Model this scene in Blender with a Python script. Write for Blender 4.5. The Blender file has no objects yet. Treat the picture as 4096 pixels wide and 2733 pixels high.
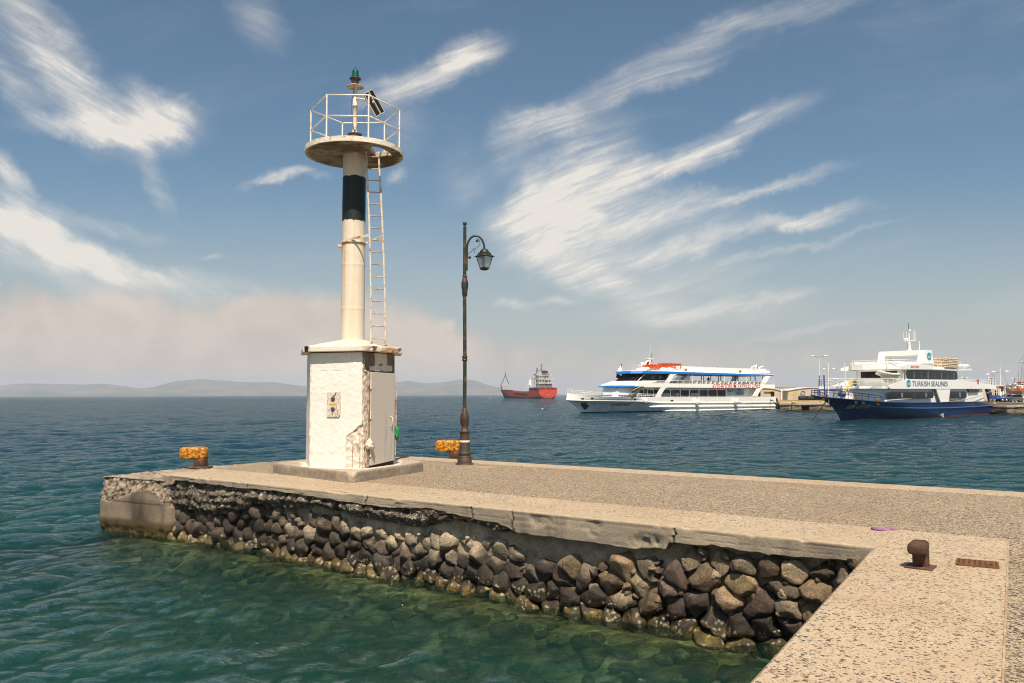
import bpy, bmesh, math, random
import numpy as np
from mathutils import Vector, Matrix
from mathutils.geometry import tessellate_polygon
random.seed(7)
SC = bpy.context.scene
COL = SC.collection
R = math.radians

# ---------------------------------------------------------------- camera geometry (photo measured at 4096 x 2733)
FPX = 28/36*4096; PITCH = math.atan(212/FPX); ROLL = 0.003; CH = 2.95
_f = Vector((0, math.cos(PITCH), math.sin(PITCH)))
_r0 = Vector((1, 0, 0)); _u0 = Vector((0, -math.sin(PITCH), math.cos(PITCH)))
_r = _r0*math.cos(ROLL) - _u0*math.sin(ROLL)
_u = _u0*math.cos(ROLL) + _r0*math.sin(ROLL)
def ray(px, py): return _f + _r*((px-2048)/FPX) + _u*((1366.5-py)/FPX)
def gp(px, py, z=1.3):                      # measured point on a level z
    d = ray(px, py); t = (z-CH)/d.z
    return Vector((d.x*t, d.y*t, z))
def vp(px, py, y):                          # measured point at depth y
    d = ray(px, py); t = y/d.y
    return Vector((d.x*t, y, CH+d.z*t))

# ---------------------------------------------------------------- noise in python
def _hash(ix, iy, iz, s):
    n = (ix*374761393 + iy*668265263 + iz*2147483647 + s*974634777) & 0xFFFFFFFF
    n = ((n ^ (n >> 13))*1274126177) & 0xFFFFFFFF
    n = ((n ^ (n >> 15))*2246822519) & 0xFFFFFFFF
    return ((n ^ (n >> 16)) & 0xFFFF)/65535.0
def vnoise(P, seed=0):
    P = np.asarray(P, float); i = np.floor(P).astype(np.int64); f = P-i; f = f*f*(3-2*f)
    out = 0
    for dx in (0, 1):
        wx = f[:, 0] if dx else 1-f[:, 0]
        for dy in (0, 1):
            wy = f[:, 1] if dy else 1-f[:, 1]
            for dz in (0, 1):
                wz = f[:, 2] if dz else 1-f[:, 2]
                out = out + wx*wy*wz*_hash(i[:, 0]+dx, i[:, 1]+dy, i[:, 2]+dz, seed)
    return out*2-1
def fbm(P, octv=4, seed=0):
    P = np.asarray(P, float); a = 1.0; t = 0; s = 0
    for k in range(octv):
        t = t + a*vnoise(P*(2.03**k)+k*17.3, seed+k); s += a; a *= .5
    return t/s

# ---------------------------------------------------------------- materials
MATS = {}
def nn(nt, typ, **kw):
    n = nt.nodes.new(typ)
    for k, v in kw.items():
        if k in n.inputs: n.inputs[k].default_value = v
        else: setattr(n, k, v)
    return n
def newmat(name):
    m = bpy.data.materials.new(name); m.use_nodes = True
    nt = m.node_tree; b = nt.nodes['Principled BSDF']
    return m, nt, b
def c4(c): return (c[0], c[1], c[2], 1)
def mat(name, col, rough=.6, metal=0, dirt=None, dirt_amt=.3, dscale=3, bump=0, bscale=30, coat=0, spec=.5, streak=0, fine=0):
    """painted or plain surface with noise wear of another colour and a bumped face"""
    if name in MATS: return MATS[name]
    m, nt, b = newmat(name)
    L = nt.links.new
    b.inputs['Roughness'].default_value = rough; b.inputs['Metallic'].default_value = metal
    b.inputs['Coat Weight'].default_value = coat; b.inputs['Specular IOR Level'].default_value = spec
    tc = nn(nt, 'ShaderNodeTexCoord')
    colout = None
    if dirt is not None:
        mp = nn(nt, 'ShaderNodeMapping'); L(tc.outputs['Object'], mp.inputs[0])
        if streak: mp.inputs['Scale'].default_value = (1, 1, streak)
        no = nn(nt, 'ShaderNodeTexNoise', Scale=dscale, Detail=8, Roughness=.65); L(mp.outputs[0], no.inputs['Vector'])
        rp = nn(nt, 'ShaderNodeMapRange'); L(no.outputs['Fac'], rp.inputs[0])
        rp.inputs[1].default_value = .62-dirt_amt*.4; rp.inputs[2].default_value = .72-dirt_amt*.2
        mx = nn(nt, 'ShaderNodeMix', data_type='RGBA'); L(rp.outputs[0], mx.inputs[0])
        mx.inputs[6].default_value = c4(col); mx.inputs[7].default_value = c4(dirt); colout = mx.outputs[2]
    else:
        mx = nn(nt, 'ShaderNodeMix', data_type='RGBA')
        no = nn(nt, 'ShaderNodeTexNoise', Scale=dscale, Detail=5); L(tc.outputs['Object'], no.inputs['Vector'])
        L(no.outputs['Fac'], mx.inputs[0])
        mx.inputs[6].default_value = c4([v*.86 for v in col]); mx.inputs[7].default_value = c4([min(1, v*1.12) for v in col]); colout = mx.outputs[2]
    if fine:
        n2 = nn(nt, 'ShaderNodeTexNoise', Scale=fine, Detail=3); L(tc.outputs['Object'], n2.inputs['Vector'])
        r2 = nn(nt, 'ShaderNodeMapRange'); L(n2.outputs['Fac'], r2.inputs[0])
        r2.inputs[1].default_value = .3; r2.inputs[2].default_value = .7; r2.inputs[3].default_value = .7; r2.inputs[4].default_value = 1.25
        mu = nn(nt, 'ShaderNodeMix', data_type='RGBA', blend_type='MULTIPLY'); mu.inputs[0].default_value = 1
        L(colout, mu.inputs[6]); L(r2.outputs[0], mu.inputs[7]); colout = mu.outputs[2]
    L(colout, b.inputs['Base Color'])
    if bump:
        nb = nn(nt, 'ShaderNodeTexNoise', Scale=bscale, Detail=6, Roughness=.65); L(tc.outputs['Object'], nb.inputs['Vector'])
        bp = nn(nt, 'ShaderNodeBump', Strength=bump, Distance=.02); L(nb.outputs['Fac'], bp.inputs['Height']); L(bp.outputs[0], b.inputs['Normal'])
    MATS[name] = m
    return m

def attrmat(name, rough=.85, bump=.5, bscale=25, vary=.35, fine=60, spec=.3, wet=True, pits=False):
    """colour from the mesh's own colour attribute, broken up with noise"""
    if name in MATS: return MATS[name]
    m, nt, b = newmat(name); L = nt.links.new
    at = nn(nt, 'ShaderNodeAttribute', attribute_name='Col'); tc = nn(nt, 'ShaderNodeTexCoord')
    n1 = nn(nt, 'ShaderNodeTexNoise', Scale=fine, Detail=6, Roughness=.7); L(tc.outputs['Object'], n1.inputs['Vector'])
    r1 = nn(nt, 'ShaderNodeMapRange'); L(n1.outputs['Fac'], r1.inputs[0])
    r1.inputs[1].default_value = .3; r1.inputs[2].default_value = .7; r1.inputs[3].default_value = 1-vary; r1.inputs[4].default_value = 1+vary
    mu = nn(nt, 'ShaderNodeMix', data_type='RGBA', blend_type='MULTIPLY'); mu.inputs[0].default_value = 1
    L(at.outputs['Color'], mu.inputs[6]); L(r1.outputs[0], mu.inputs[7])
    L(mu.outputs[2], b.inputs['Base Color'])
    if wet:
        w = nn(nt, 'ShaderNodeAttribute', attribute_name='wet')
        r2 = nn(nt, 'ShaderNodeMapRange'); L(w.outputs['Fac'], r2.inputs[0]); r2.inputs[3].default_value = rough; r2.inputs[4].default_value = .35
        L(r2.outputs[0], b.inputs['Roughness'])
    else: b.inputs['Roughness'].default_value = rough
    b.inputs['Specular IOR Level'].default_value = spec
    nb = nn(nt, 'ShaderNodeTexNoise', Scale=bscale, Detail=8, Roughness=.7); L(tc.outputs['Object'], nb.inputs['Vector'])
    h = nb.outputs['Fac']
    if pits:
        vo = nn(nt, 'ShaderNodeTexVoronoi', Scale=45); L(tc.outputs['Object'], vo.inputs['Vector'])
        ad = nn(nt, 'ShaderNodeMath', operation='ADD'); L(h, ad.inputs[0]); L(vo.outputs['Distance'], ad.inputs[1]); h = ad.outputs[0]
    bp = nn(nt, 'ShaderNodeBump', Strength=bump, Distance=.02); L(h, bp.inputs['Height']); L(bp.outputs[0], b.inputs['Normal'])
    MATS[name] = m
    return m

def aggregate(name, cement, scale=32, thr=.36, tones=None, dens=.55, stain=(.3, .22, .15), stain_amt=.25, cemvar=.12, rsize=.5, stain_z=0):
    """exposed pebbles set in cement"""
    m, nt, b = newmat(name); L = nt.links.new
    tc = nn(nt, 'ShaderNodeTexCoord')
    big = nn(nt, 'ShaderNodeTexNoise', Scale=.8, Detail=7, Roughness=.6); L(tc.outputs['Object'], big.inputs['Vector'])
    fin = nn(nt, 'ShaderNodeTexNoise', Scale=90, Detail=4, Roughness=.7); L(tc.outputs['Object'], fin.inputs['Vector'])
    wob = nn(nt, 'ShaderNodeTexNoise', Scale=scale*1.3, Detail=2); L(tc.outputs['Object'], wob.inputs['Vector'])
    sc_ = nn(nt, 'ShaderNodeVectorMath', operation='SCALE'); L(wob.outputs['Color'], sc_.inputs[0]); sc_.inputs['Scale'].default_value = .9/scale
    adv = nn(nt, 'ShaderNodeVectorMath', operation='ADD'); L(tc.outputs['Object'], adv.inputs[0]); L(sc_.outputs[0], adv.inputs[1])
    cem = nn(nt, 'ShaderNodeMix', data_type='RGBA'); L(fin.outputs['Fac'], cem.inputs[0])
    cem.inputs[6].default_value = c4([v*(1-cemvar*2) for v in cement]); cem.inputs[7].default_value = c4([v*(1+cemvar*2) for v in cement])
    col = cem.outputs[2]; hgt = None
    for k, (sc, th) in enumerate(((scale, thr), (scale*1.9, thr*.85))):
        vo = nn(nt, 'ShaderNodeTexVoronoi', Scale=sc, Randomness=1); L(adv.outputs[0], vo.inputs['Vector'])
        sp = nn(nt, 'ShaderNodeSeparateColor'); L(vo.outputs['Color'], sp.inputs[0])
        # radius of this pebble, many cells empty; denser where the big noise is high
        dn = nn(nt, 'ShaderNodeMath', operation='MULTIPLY_ADD'); L(big.outputs['Fac'], dn.inputs[0]); dn.inputs[1].default_value = 1.4; dn.inputs[2].default_value = dens-.7
        gt = nn(nt, 'ShaderNodeMath', operation='LESS_THAN'); L(sp.outputs[0], gt.inputs[0]); L(dn.outputs[0], gt.inputs[1])
        rr = nn(nt, 'ShaderNodeMapRange'); L(sp.outputs[1], rr.inputs[0]); rr.inputs[3].default_value = th*rsize; rr.inputs[4].default_value = th*1.25
        df = nn(nt, 'ShaderNodeMath', operation='SUBTRACT'); L(rr.outputs[0], df.inputs[0]); L(vo.outputs['Distance'], df.inputs[1])
        ms = nn(nt, 'ShaderNodeMapRange'); L(df.outputs[0], ms.inputs[0]); ms.inputs[1].default_value = 0; ms.inputs[2].default_value = .06
        mk = nn(nt, 'ShaderNodeMath', operation='MULTIPLY'); L(ms.outputs[0], mk.inputs[0]); L(gt.outputs[0], mk.inputs[1])
        rp = nn(nt, 'ShaderNodeValToRGB'); L(sp.outputs[2], rp.inputs[0]); rp.color_ramp.interpolation = 'CONSTANT'
        tn = tones or [(.035, .03, .025), (.09, .075, .06), (.2, .15, .1), (.07, .05, .04), (.42, .33, .23), (.05, .045, .045), (.3, .2, .13), (.13, .105, .08)]
        el = rp.color_ramp.elements
        while len(el) < len(tn): el.new(.5)
        for i, t in enumerate(tn): el[i].position = i/len(tn); el[i].color = c4(t)
        mx = nn(nt, 'ShaderNodeMix', data_type='RGBA'); L(mk.outputs[0], mx.inputs[0]); L(col, mx.inputs[6]); L(rp.outputs[0], mx.inputs[7]); col = mx.outputs[2]
        if hgt is None: hgt = mk.outputs[0]
    st = nn(nt, 'ShaderNodeTexNoise', Scale=.45, Detail=9, Roughness=.62, Distortion=.6); L(tc.outputs['Object'], st.inputs['Vector'])
    sr = nn(nt, 'ShaderNodeMapRange'); L(st.outputs['Fac'], sr.inputs[0]); sr.inputs[1].default_value = .5; sr.inputs[2].default_value = .75; sr.inputs[4].default_value = stain_amt
    mx = nn(nt, 'ShaderNodeMix', data_type='RGBA'); L(sr.outputs[0], mx.inputs[0]); L(col, mx.inputs[6]); mx.inputs[7].default_value = c4(stain)
    L(mx.outputs[2], b.inputs['Base Color'])
    b.inputs['Roughness'].default_value = .9; b.inputs['Specular IOR Level'].default_value = .25
    hh = nn(nt, 'ShaderNodeMath', operation='MULTIPLY_ADD'); L(fin.outputs['Fac'], hh.inputs[0]); hh.inputs[1].default_value = .6; L(hgt, hh.inputs[2])
    bp = nn(nt, 'ShaderNodeBump', Strength=.35, Distance=.006); L(hh.outputs[0], bp.inputs['Height']); L(bp.outputs[0], b.inputs['Normal'])
    MATS[name] = m
    return m

# ---------------------------------------------------------------- objects
def tag(o, label=None, cat=None, group=None, kind=None):
    if label: o['label'] = label
    if cat: o['category'] = cat
    if group: o['group'] = group
    if kind: o['kind'] = kind
    return o
def empty(name, loc=(0, 0, 0), rz=0, label=None, cat=None, group=None):
    o = bpy.data.objects.new(name, None); COL.objects.link(o)
    o.location = loc; o.rotation_euler = (0, 0, rz); o.empty_display_size = .2
    return tag(o, label, cat, group)
def meshobj(name, me, m, parent=None):
    o = bpy.data.objects.new(name, me); COL.objects.link(o)
    if m is not None:
        for q in (m if isinstance(m, (list, tuple)) else [m]): me.materials.append(q)
    if parent is not None: o.parent = parent
    return o
def npmesh(name, V, F, m, parent=None, smooth=True, attrs=None):
    V = np.asarray(V, np.float32); F = np.asarray(F, np.int32); k = F.shape[1]
    me = bpy.data.meshes.new(name)
    me.vertices.add(len(V)); me.vertices.foreach_set('co', V.ravel())
    me.loops.add(F.size); me.loops.foreach_set('vertex_index', F.ravel())
    me.polygons.add(len(F)); me.polygons.foreach_set('loop_start', np.arange(0, F.size, k, dtype=np.int32))
    me.polygons.foreach_set('use_smooth', np.full(len(F), smooth))
    me.update(calc_edges=True); me.validate()
    for nm, a in (attrs or {}).items():
        a = np.asarray(a, np.float32)
        if a.ndim == 2:
            if a.shape[1] == 3: a = np.concatenate([a, np.ones((len(a), 1), np.float32)], 1)
            at = me.attributes.new(nm, 'FLOAT_COLOR', 'POINT'); at.data.foreach_set('color', a.ravel())
        else:
            at = me.attributes.new(nm, 'FLOAT', 'POINT'); at.data.foreach_set('value', a)
    return meshobj(name, me, m, parent)
def gridfaces(nr, nc, closed=False):
    a = np.arange(nr*nc).reshape(nr, nc)
    if closed: a = np.concatenate([a, a[:, :1]], 1)
    return np.stack([a[:-1, :-1], a[:-1, 1:], a[1:, 1:], a[1:, :-1]], -1).reshape(-1, 4)

class MB:
    def __init__(s): s.v = []; s.f = []; s.sm = []
    def add(s, vs, fs, smooth=False):
        o = len(s.v); s.v += [tuple(v) for v in vs]; s.f += [tuple(i+o for i in f) for f in fs]; s.sm += [smooth]*len(fs); return s
    def hexa(s, p):
        return s.add(p, [(0, 3, 2, 1), (4, 5, 6, 7), (0, 1, 5, 4), (1, 2, 6, 5), (2, 3, 7, 6), (3, 0, 4, 7)])
    def box(s, x0, x1, y0, y1, z0, z1):
        return s.hexa([(x0, y0, z0), (x1, y0, z0), (x1, y1, z0), (x0, y1, z0), (x0, y0, z1), (x1, y0, z1), (x1, y1, z1), (x0, y1, z1)])
    def obox(s, c, ax, ay, az, hx, hy, hz):
        c, ax, ay, az = map(Vector, (c, ax, ay, az)); p = []
        for z in (-1, 1):
            for x, y in ((-1, -1), (1, -1), (1, 1), (-1, 1)): p.append(c+ax*x*hx+ay*y*hy+az*z*hz)
        return s.hexa(p)
    def prism(s, loops, fn, d0, d1):
        """loops: outline (+holes) of 2D points; fn(u,v,d)->3D"""
        if not isinstance(loops[0][0], (list, tuple, Vector)): loops = [loops]
        flat = [p for l in loops for p in l]; n = len(flat)
        tris = tessellate_polygon([[Vector((p[0], p[1], 0)) for p in l] for l in loops])
        v = [fn(p[0], p[1], d0) for p in flat]+[fn(p[0], p[1], d1) for p in flat]
        f = [tuple(t) for t in tris]+[tuple(i+n for i in reversed(t)) for t in tris]
        o = 0
        for l in loops:
            k = len(l)
            for i in range(k): a, b = o+i, o+(i+1) % k; f.append((a, b, b+n, a+n))
            o += k
        return s.add(v, f)
    def tube(s, pts, r, n=8, closed=False, caps=True):
        pts = [Vector(p) for p in pts]; k = len(pts)
        rr = r if isinstance(r, (list, tuple)) else [r]*k
        up = None; vs = []
        for i, p in enumerate(pts):
            if closed: t = pts[(i+1) % k]-pts[i-1]
            else: t = pts[min(i+1, k-1)]-pts[max(i-1, 0)]
            t.normalize()
            if up is None:
                up = t.orthogonal().normalized()
            else:
                up = (up-t*up.dot(t)); up = up.normalized() if up.length > 1e-6 else t.orthogonal().normalized()
            w = t.cross(up)
            for j in range(n):
                a = 2*math.pi*j/n; vs.append(p+(up*math.cos(a)+w*math.sin(a))*rr[i])
        fs = []
        for i in range(k if closed else k-1):
            for j in range(n):
                a = i*n+j; b = i*n+(j+1) % n; c = ((i+1) % k)*n+(j+1) % n; d = ((i+1) % k)*n+j; fs.append((a, b, c, d))
        s.add(vs, fs, n > 4)
        if caps and not closed: s.add(vs[:n][::-1], [tuple(range(n))]); s.add(vs[-n:], [tuple(range(n))])
        return s
    def lathe(s, prof, c=(0, 0, 0), n=24, rot=0, ax=None, smooth=True, caps=True, sy=1):
        c = Vector(c); vs = []
        M = Vector((0, 0, 1)).rotation_difference(Vector(ax)).to_matrix() if ax is not None else Matrix.Identity(3)
        for r, z in prof:
            for j in range(n):
                a = rot+2*math.pi*j/n; vs.append(c+M @ Vector((r*math.cos(a), r*math.sin(a)*sy, z)))
        fs = []
        for i in range(len(prof)-1):
            for j in range(n): fs.append((i*n+j, i*n+(j+1) % n, (i+1)*n+(j+1) % n, (i+1)*n+j))
        s.add(vs, fs, smooth and n > 6)
        if caps: s.add(vs[:n][::-1], [tuple(range(n))]); s.add(vs[-n:], [tuple(range(n))])
        return s
    def ball(s, c, r, n=12, sc=(1, 1, 1)):
        pr = [(math.sin(math.pi*i/n), -math.cos(math.pi*i/n)) for i in range(1, n)]
        o = len(s.v); s.lathe(pr, (0, 0, 0), n*2)
        for i in range(o, len(s.v)):
            x, y, z = s.v[i]; s.v[i] = (c[0]+x*r*sc[0], c[1]+y*r*sc[1], c[2]+z*r*sc[2])
        return s
    def build(s, name, m, parent=None, bevel=0):
        me = bpy.data.meshes.new(name); me.from_pydata([tuple(v) for v in s.v], [], s.f)
        me.polygons.foreach_set('use_smooth', s.sm); me.update()
        o = meshobj(name, me, m, parent)
        bm = bmesh.new(); bm.from_mesh(me); bmesh.ops.recalc_face_normals(bm, faces=bm.faces); bm.to_mesh(me); bm.free()
        if bevel:
            md = o.modifiers.new('bevel', 'BEVEL'); md.width = bevel; md.segments = 2; md.limit_method = 'ANGLE'; md.angle_limit = R(40)
        return o
def copy_tree(o, parent=None):
    c = o.copy(); COL.objects.link(c); c.parent = parent
    for ch in list(o.children): copy_tree(ch, c)
    return c
def roundrect(x0, x1, y0, y1, r, n=5):
    pts = []
    for cx, cy, a0 in ((x1-r, y1-r, 0), (x0+r, y1-r, 90), (x0+r, y0+r, 180), (x1-r, y0+r, 270)):
        for i in range(n+1):
            a = R(a0+90*i/n); pts.append((cx+r*math.cos(a), cy+r*math.sin(a)))
    return pts
def textmesh(body, size=1, shear=0, bold=0, extrude=0, width=None):
    """letters as 2D mesh in XY; returns verts, faces (x to the right, y up)"""
    cu = bpy.data.curves.new('letters', 'FONT'); cu.body = body; cu.size = size; cu.shear = shear; cu.offset = bold; cu.resolution_u = 3
    cu.fill_mode = 'FRONT' if hasattr(cu, 'fill_mode') else cu.fill_mode
    ob = bpy.data.objects.new('letters', cu); COL.objects.link(ob)
    dg = bpy.context.evaluated_depsgraph_get(); ev = ob.evaluated_get(dg); me = ev.to_mesh()
    V = [tuple(v.co) for v in me.vertices]; F = [tuple(p.vertices) for p in me.polygons]
    ev.to_mesh_clear(); bpy.data.objects.remove(ob); bpy.data.curves.remove(cu)
    xs = [v[0] for v in V]; ys = [v[1] for v in V]; x0 = min(xs); y0 = min(ys); w = max(xs)-x0; h = max(ys)-y0
    V = [((v[0]-x0)/w, (v[1]-y0)/h) for v in V]
    return V, F

# ---------------------------------------------------------------- camera, sun
cam = bpy.data.cameras.new('camera'); co = bpy.data.objects.new('camera', cam); COL.objects.link(co)
cam.lens = 28; cam.sensor_width = 36; cam.clip_end = 60000; cam.clip_start = .05
M3 = Matrix((_r, _u, -_f)).transposed(); co.matrix_world = Matrix.Translation((0, 0, CH)) @ M3.to_4x4()
SC.camera = co
SUN_AZ, SUN_EL = R(-85), R(57)
sd = Vector((math.cos(SUN_AZ)*math.cos(SUN_EL), math.sin(SUN_AZ)*math.cos(SUN_EL), math.sin(SUN_EL)))
sl = bpy.data.lights.new('sun', 'SUN'); sl.energy = 4.9; sl.angle = R(.5); sl.color = (1, .885, .73)
so = bpy.data.objects.new('sun', sl); COL.objects.link(so); so.rotation_euler = sd.to_track_quat('Z', 'Y').to_euler()
SC.view_settings.view_transform = 'Standard'; SC.view_settings.look = 'None'
SC.view_settings.exposure = .42; SC.view_settings.gamma = 1
SC.cycles.max_bounces = 6; SC.cycles.transparent_max_bounces = 12; SC.cycles.volume_bounces = 0
SC.cycles.use_denoising = True; SC.cycles.denoising_prefilter = 'ACCURATE'; SC.cycles.filter_width = 1.05; SC.cycles.sample_clamp_indirect = 4
SC.cycles.caustics_reflective = False; SC.cycles.caustics_refractive = False
# ---------------------------------------------------------------- sky: Nishita with cirrus and a low bank of cloud
W = bpy.data.worlds.new('World'); SC.world = W; W.use_nodes = True
nt = W.node_tree; nt.nodes.clear(); L = nt.links.new
wo = nn(nt, 'ShaderNodeOutputWorld'); bg = nn(nt, 'ShaderNodeBackground'); L(bg.outputs[0], wo.inputs[0])
bg.inputs['Strength'].default_value = .1
sky = nn(nt, 'ShaderNodeTexSky'); sky.sky_type = 'NISHITA'; sky.sun_disc = False
sky.sun_elevation = SUN_EL; sky.sun_rotation = math.pi/2-SUN_AZ; sky.air_density = 1.0; sky.dust_density = 1.6; sky.ozone_density = 1.6
hs = nn(nt, 'ShaderNodeMix', data_type='RGBA', blend_type='MULTIPLY'); hs.inputs[0].default_value = 1
L(sky.outputs[0], hs.inputs[6]); hs.inputs[7].default_value = (.535, .68, .69, 1)
tc = nn(nt, 'ShaderNodeTexCoord'); sx = nn(nt, 'ShaderNodeSeparateXYZ'); L(tc.outputs['Generated'], sx.inputs[0])
def mth(op, a, b=None, c=None):
    n = nn(nt, 'ShaderNodeMath', operation=op)
    for i, q in enumerate((a, b, c)):
        if q is None: continue
        if isinstance(q, (int, float)): n.inputs[i].default_value = q
        else: L(q, n.inputs[i])
    return n.outputs[0]
yy = mth('MAXIMUM', mth('ABSOLUTE', sx.outputs[1]), .03)
X = mth('DIVIDE', sx.outputs[0], yy); Z = mth('DIVIDE', sx.outputs[2], yy)
cb = nn(nt, 'ShaderNodeCombineXYZ'); L(X, cb.inputs[0]); L(Z, cb.inputs[1])
# gentle warp so that no cloud keeps a clean outline
def noise(vec, scale, detail=6, rough=.6, dist=0):
    n = nn(nt, 'ShaderNodeTexNoise', Scale=scale, Detail=detail, Roughness=rough, Distortion=dist); L(vec, n.inputs['Vector']); return n
def vsc(v, k):
    n = nn(nt, 'ShaderNodeVectorMath', operation='SCALE'); L(v, n.inputs[0]); n.inputs['Scale'].default_value = k; return n.outputs[0]
def vadd(a, b):
    n = nn(nt, 'ShaderNodeVectorMath', operation='ADD'); L(a, n.inputs[0])
    if isinstance(b, tuple): n.inputs[1].default_value = b
    else: L(b, n.inputs[1])
    return n.outputs[0]
w1 = noise(cb.outputs[0], 3.2, 3, .5)
P = vadd(vadd(cb.outputs[0], vsc(w1.outputs['Color'], .06)), (-.03, -.03, -.03))
w2 = noise(P, 11, 8, .68)
Pw = vadd(vadd(P, vsc(w2.outputs['Color'], .06)), (-.03, -.03, -.03))
def mrange(v, a, b, c=0, d=1, smooth=True):
    n = nn(nt, 'ShaderNodeMapRange', interpolation_type='SMOOTHSTEP' if smooth else 'LINEAR'); L(v, n.inputs[0])
    for i, q in enumerate((a, b, c, d)): n.inputs[i+1].default_value = q
    return n.outputs[0]
KX = 1/1828
def sk(x, y):
    d = ray(x*4096/2350, y*4096/2350); return d.x/d.y, d.z/d.y
def stroke(cx, cy, a, b, ang, dens):
    x, z = sk(cx, cy)
    m = nn(nt, 'ShaderNodeMapping', vector_type='TEXTURE'); L(Pw, m.inputs[0])
    m.inputs['Location'].default_value = (x, z, 0); m.inputs['Rotation'].default_value = (0, 0, R(ang)); m.inputs['Scale'].default_value = (a*1.25*KX, b*1.5*KX, 1)
    # flatten z of the warp
    s = nn(nt, 'ShaderNodeVectorMath', operation='MULTIPLY'); L(m.outputs[0], s.inputs[0]); s.inputs[1].default_value = (1, 1, 0)
    l = nn(nt, 'ShaderNodeVectorMath', operation='LENGTH'); L(s.outputs[0], l.inputs[0])
    return mrange(l.outputs['Value'], 1.0, .0, 0, dens)
def fibre(ang, sx_, sy_, lo, hi, base):
    m = nn(nt, 'ShaderNodeMapping'); L(P, m.inputs[0]); m.inputs['Rotation'].default_value = (0, 0, R(-ang)); 
    s = nn(nt, 'ShaderNodeVectorMath', operation='MULTIPLY'); L(m.outputs[0], s.inputs[0]); s.inputs[1].default_value = (sx_, sy_, 1)
    n = noise(s.outputs[0], 1, 10, .68, .35)
    s3 = nn(nt, 'ShaderNodeVectorMath', operation='MULTIPLY'); L(m.outputs[0], s3.inputs[0]); s3.inputs[1].default_value = (sx_*2.2, sy_*3.4, 1)
    n3 = noise(s3.outputs[0], 1, 8, .7, .3)
    return mth('MULTIPLY', mrange(n.outputs['Fac'], lo, hi, base, 1.3), mrange(n3.outputs['Fac'], .32, .68, .72, 1.15))
def total(strokes, fib, knee=1.0):
    t = None
    for q in strokes:
        o = stroke(*q); t = o if t is None else mth('ADD', t, o)
    return mth('MULTIPLY', t, fib)
G1 = [(1380, 330, 120, 60, 30, .35), (1500, 520, 260, 60, 12, .45), (1440, 590, 240, 60, 0, .5), (1350, 470, 230, 80, 20, .45), (1600, 690, 260, 60, 0, .35), (1180, 330, 90, 60, 60, .35), (985, 172, 190, 42, 20, .85), (1090, 125, 110, 45, 22, .6), (1400, 215, 290, 40, 25, .42), (1560, 160, 200, 24, 22, .25), (1750, 45, 290, 34, 15, .5),
      (1275, 292, 105, 42, 22, .9), (1640, 335, 245, 36, 24, 1.05), (1480, 395, 200, 30, 18, .5), (1330, 405, 170, 60, 22, .95), (1200, 470, 140, 60, 40, .45), (1260, 520, 170, 75, 10, 1.0),
      (1400, 500, 180, 40, 15, .55), (1290, 600, 170, 55, -25, .85), (1430, 660, 180, 50, -22, .6), (1760, 440, 240, 15, 16, .55), (1560, 470, 190, 24, 14, .35), (1850, 505, 160, 17, 10, .85), (1600, 555, 230, 22, 14, .5),
      (1890, 548, 190, 8, 14, .35), (1620, 640, 220, 22, 14, .35), (1740, 690, 180, 14, 12, .35), (1700, 590, 150, 12, 14, .3), (1850, 760, 220, 10, 10, .3), (1530, 720, 220, 30, 5, .35), (1170, 696, 55, 16, 0, .6), (1275, 692, 60, 12, 0, .5),
      (1560, 105, 240, 40, 28, .22), (660, 423, 105, 14, 9, .85), (910, 408, 34, 16, 35, .45), (1060, 410, 80, 60, 30, .2), (490, 578, 30, 8, 10, .4)]
G2 = [(330, 300, 170, 60, 5, .4), (70, 560, 200, 70, -15, .45), (220, 640, 280, 60, -10, .3), (110, 120, 240, 66, -50, .85), (200, 230, 200, 40, -42, .6), (20, 190, 190, 40, -40, .45), (250, 292, 210, 34, -3, 1.0), (370, 262, 100, 44, -15, 1.0), (300, 240, 70, 50, -60, .4), (345, 375, 130, 26, -62, .45),
      (40, 500, 160, 50, -12, .95), (30, 440, 90, 40, -50, .5), (120, 570, 230, 42, -16, .85), (330, 620, 260, 36, -18, .5), (270, 520, 130, 20, -8, .35), (575, 50, 120, 60, -62, .3), (0, 380, 110, 26, -36, .55), (520, 650, 260, 30, -8, .3), (930, 280, 60, 120, 0, .16)]
cl = mth('ADD', total(G1, fibre(20, 4.0, 30, .33, .68, .38)), total(G2, fibre(-28, 5, 24, .33, .68, .40)))
thin = fibre(12, 2.2, 9, .5, .8, 0.0)
cl = mth('ADD', cl, mth('MULTIPLY', thin, .10))
# low bank of warm cloud
e0x, e0z = sk(300, 690)
edge = noise(P, 7, 7, .6)
slope = mrange(X, sk(650, 700)[0], sk(1350, 700)[0], e0z+.012, e0z-.06)
hgt = mth('ADD', mth('SUBTRACT', slope, Z), mth('MULTIPLY', mth('SUBTRACT', edge.outputs['Fac'], .5), .14))
hgt = mth('ADD', hgt, mth('MULTIPLY', stroke(620, 700, 110, 38, 0, 1), .05))
bank = mrange(hgt, -.012, .03, 0, .82)
side = mrange(X, sk(1450, 700)[0], sk(2150, 700)[0], 1, .35)
bank = mth('MULTIPLY', bank, side)
haze_f = mrange(Z, .30, -.01, 0, .62)
tex = noise(Pw, 9, 8, .6)
bt = mrange(tex.outputs['Fac'], .35, .65, .88, 1.1)
def mixc(f, a, colr):
    n = nn(nt, 'ShaderNodeMix', data_type='RGBA')
    L(f, n.inputs[0]); L(a, n.inputs[6])
    if isinstance(colr, tuple): n.inputs[7].default_value = (*colr, 1)
    else: L(colr, n.inputs[7])
    return n.outputs[2]
c = mixc(haze_f, hs.outputs[2], (4.75, 4.3, 3.65))
bkc = nn(nt, 'ShaderNodeVectorMath', operation='SCALE'); bkc.inputs[0].default_value = (5.6, 4.55, 3.8); L(bt, bkc.inputs['Scale'])
c = mixc(bank, c, bkc.outputs[0])
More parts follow.
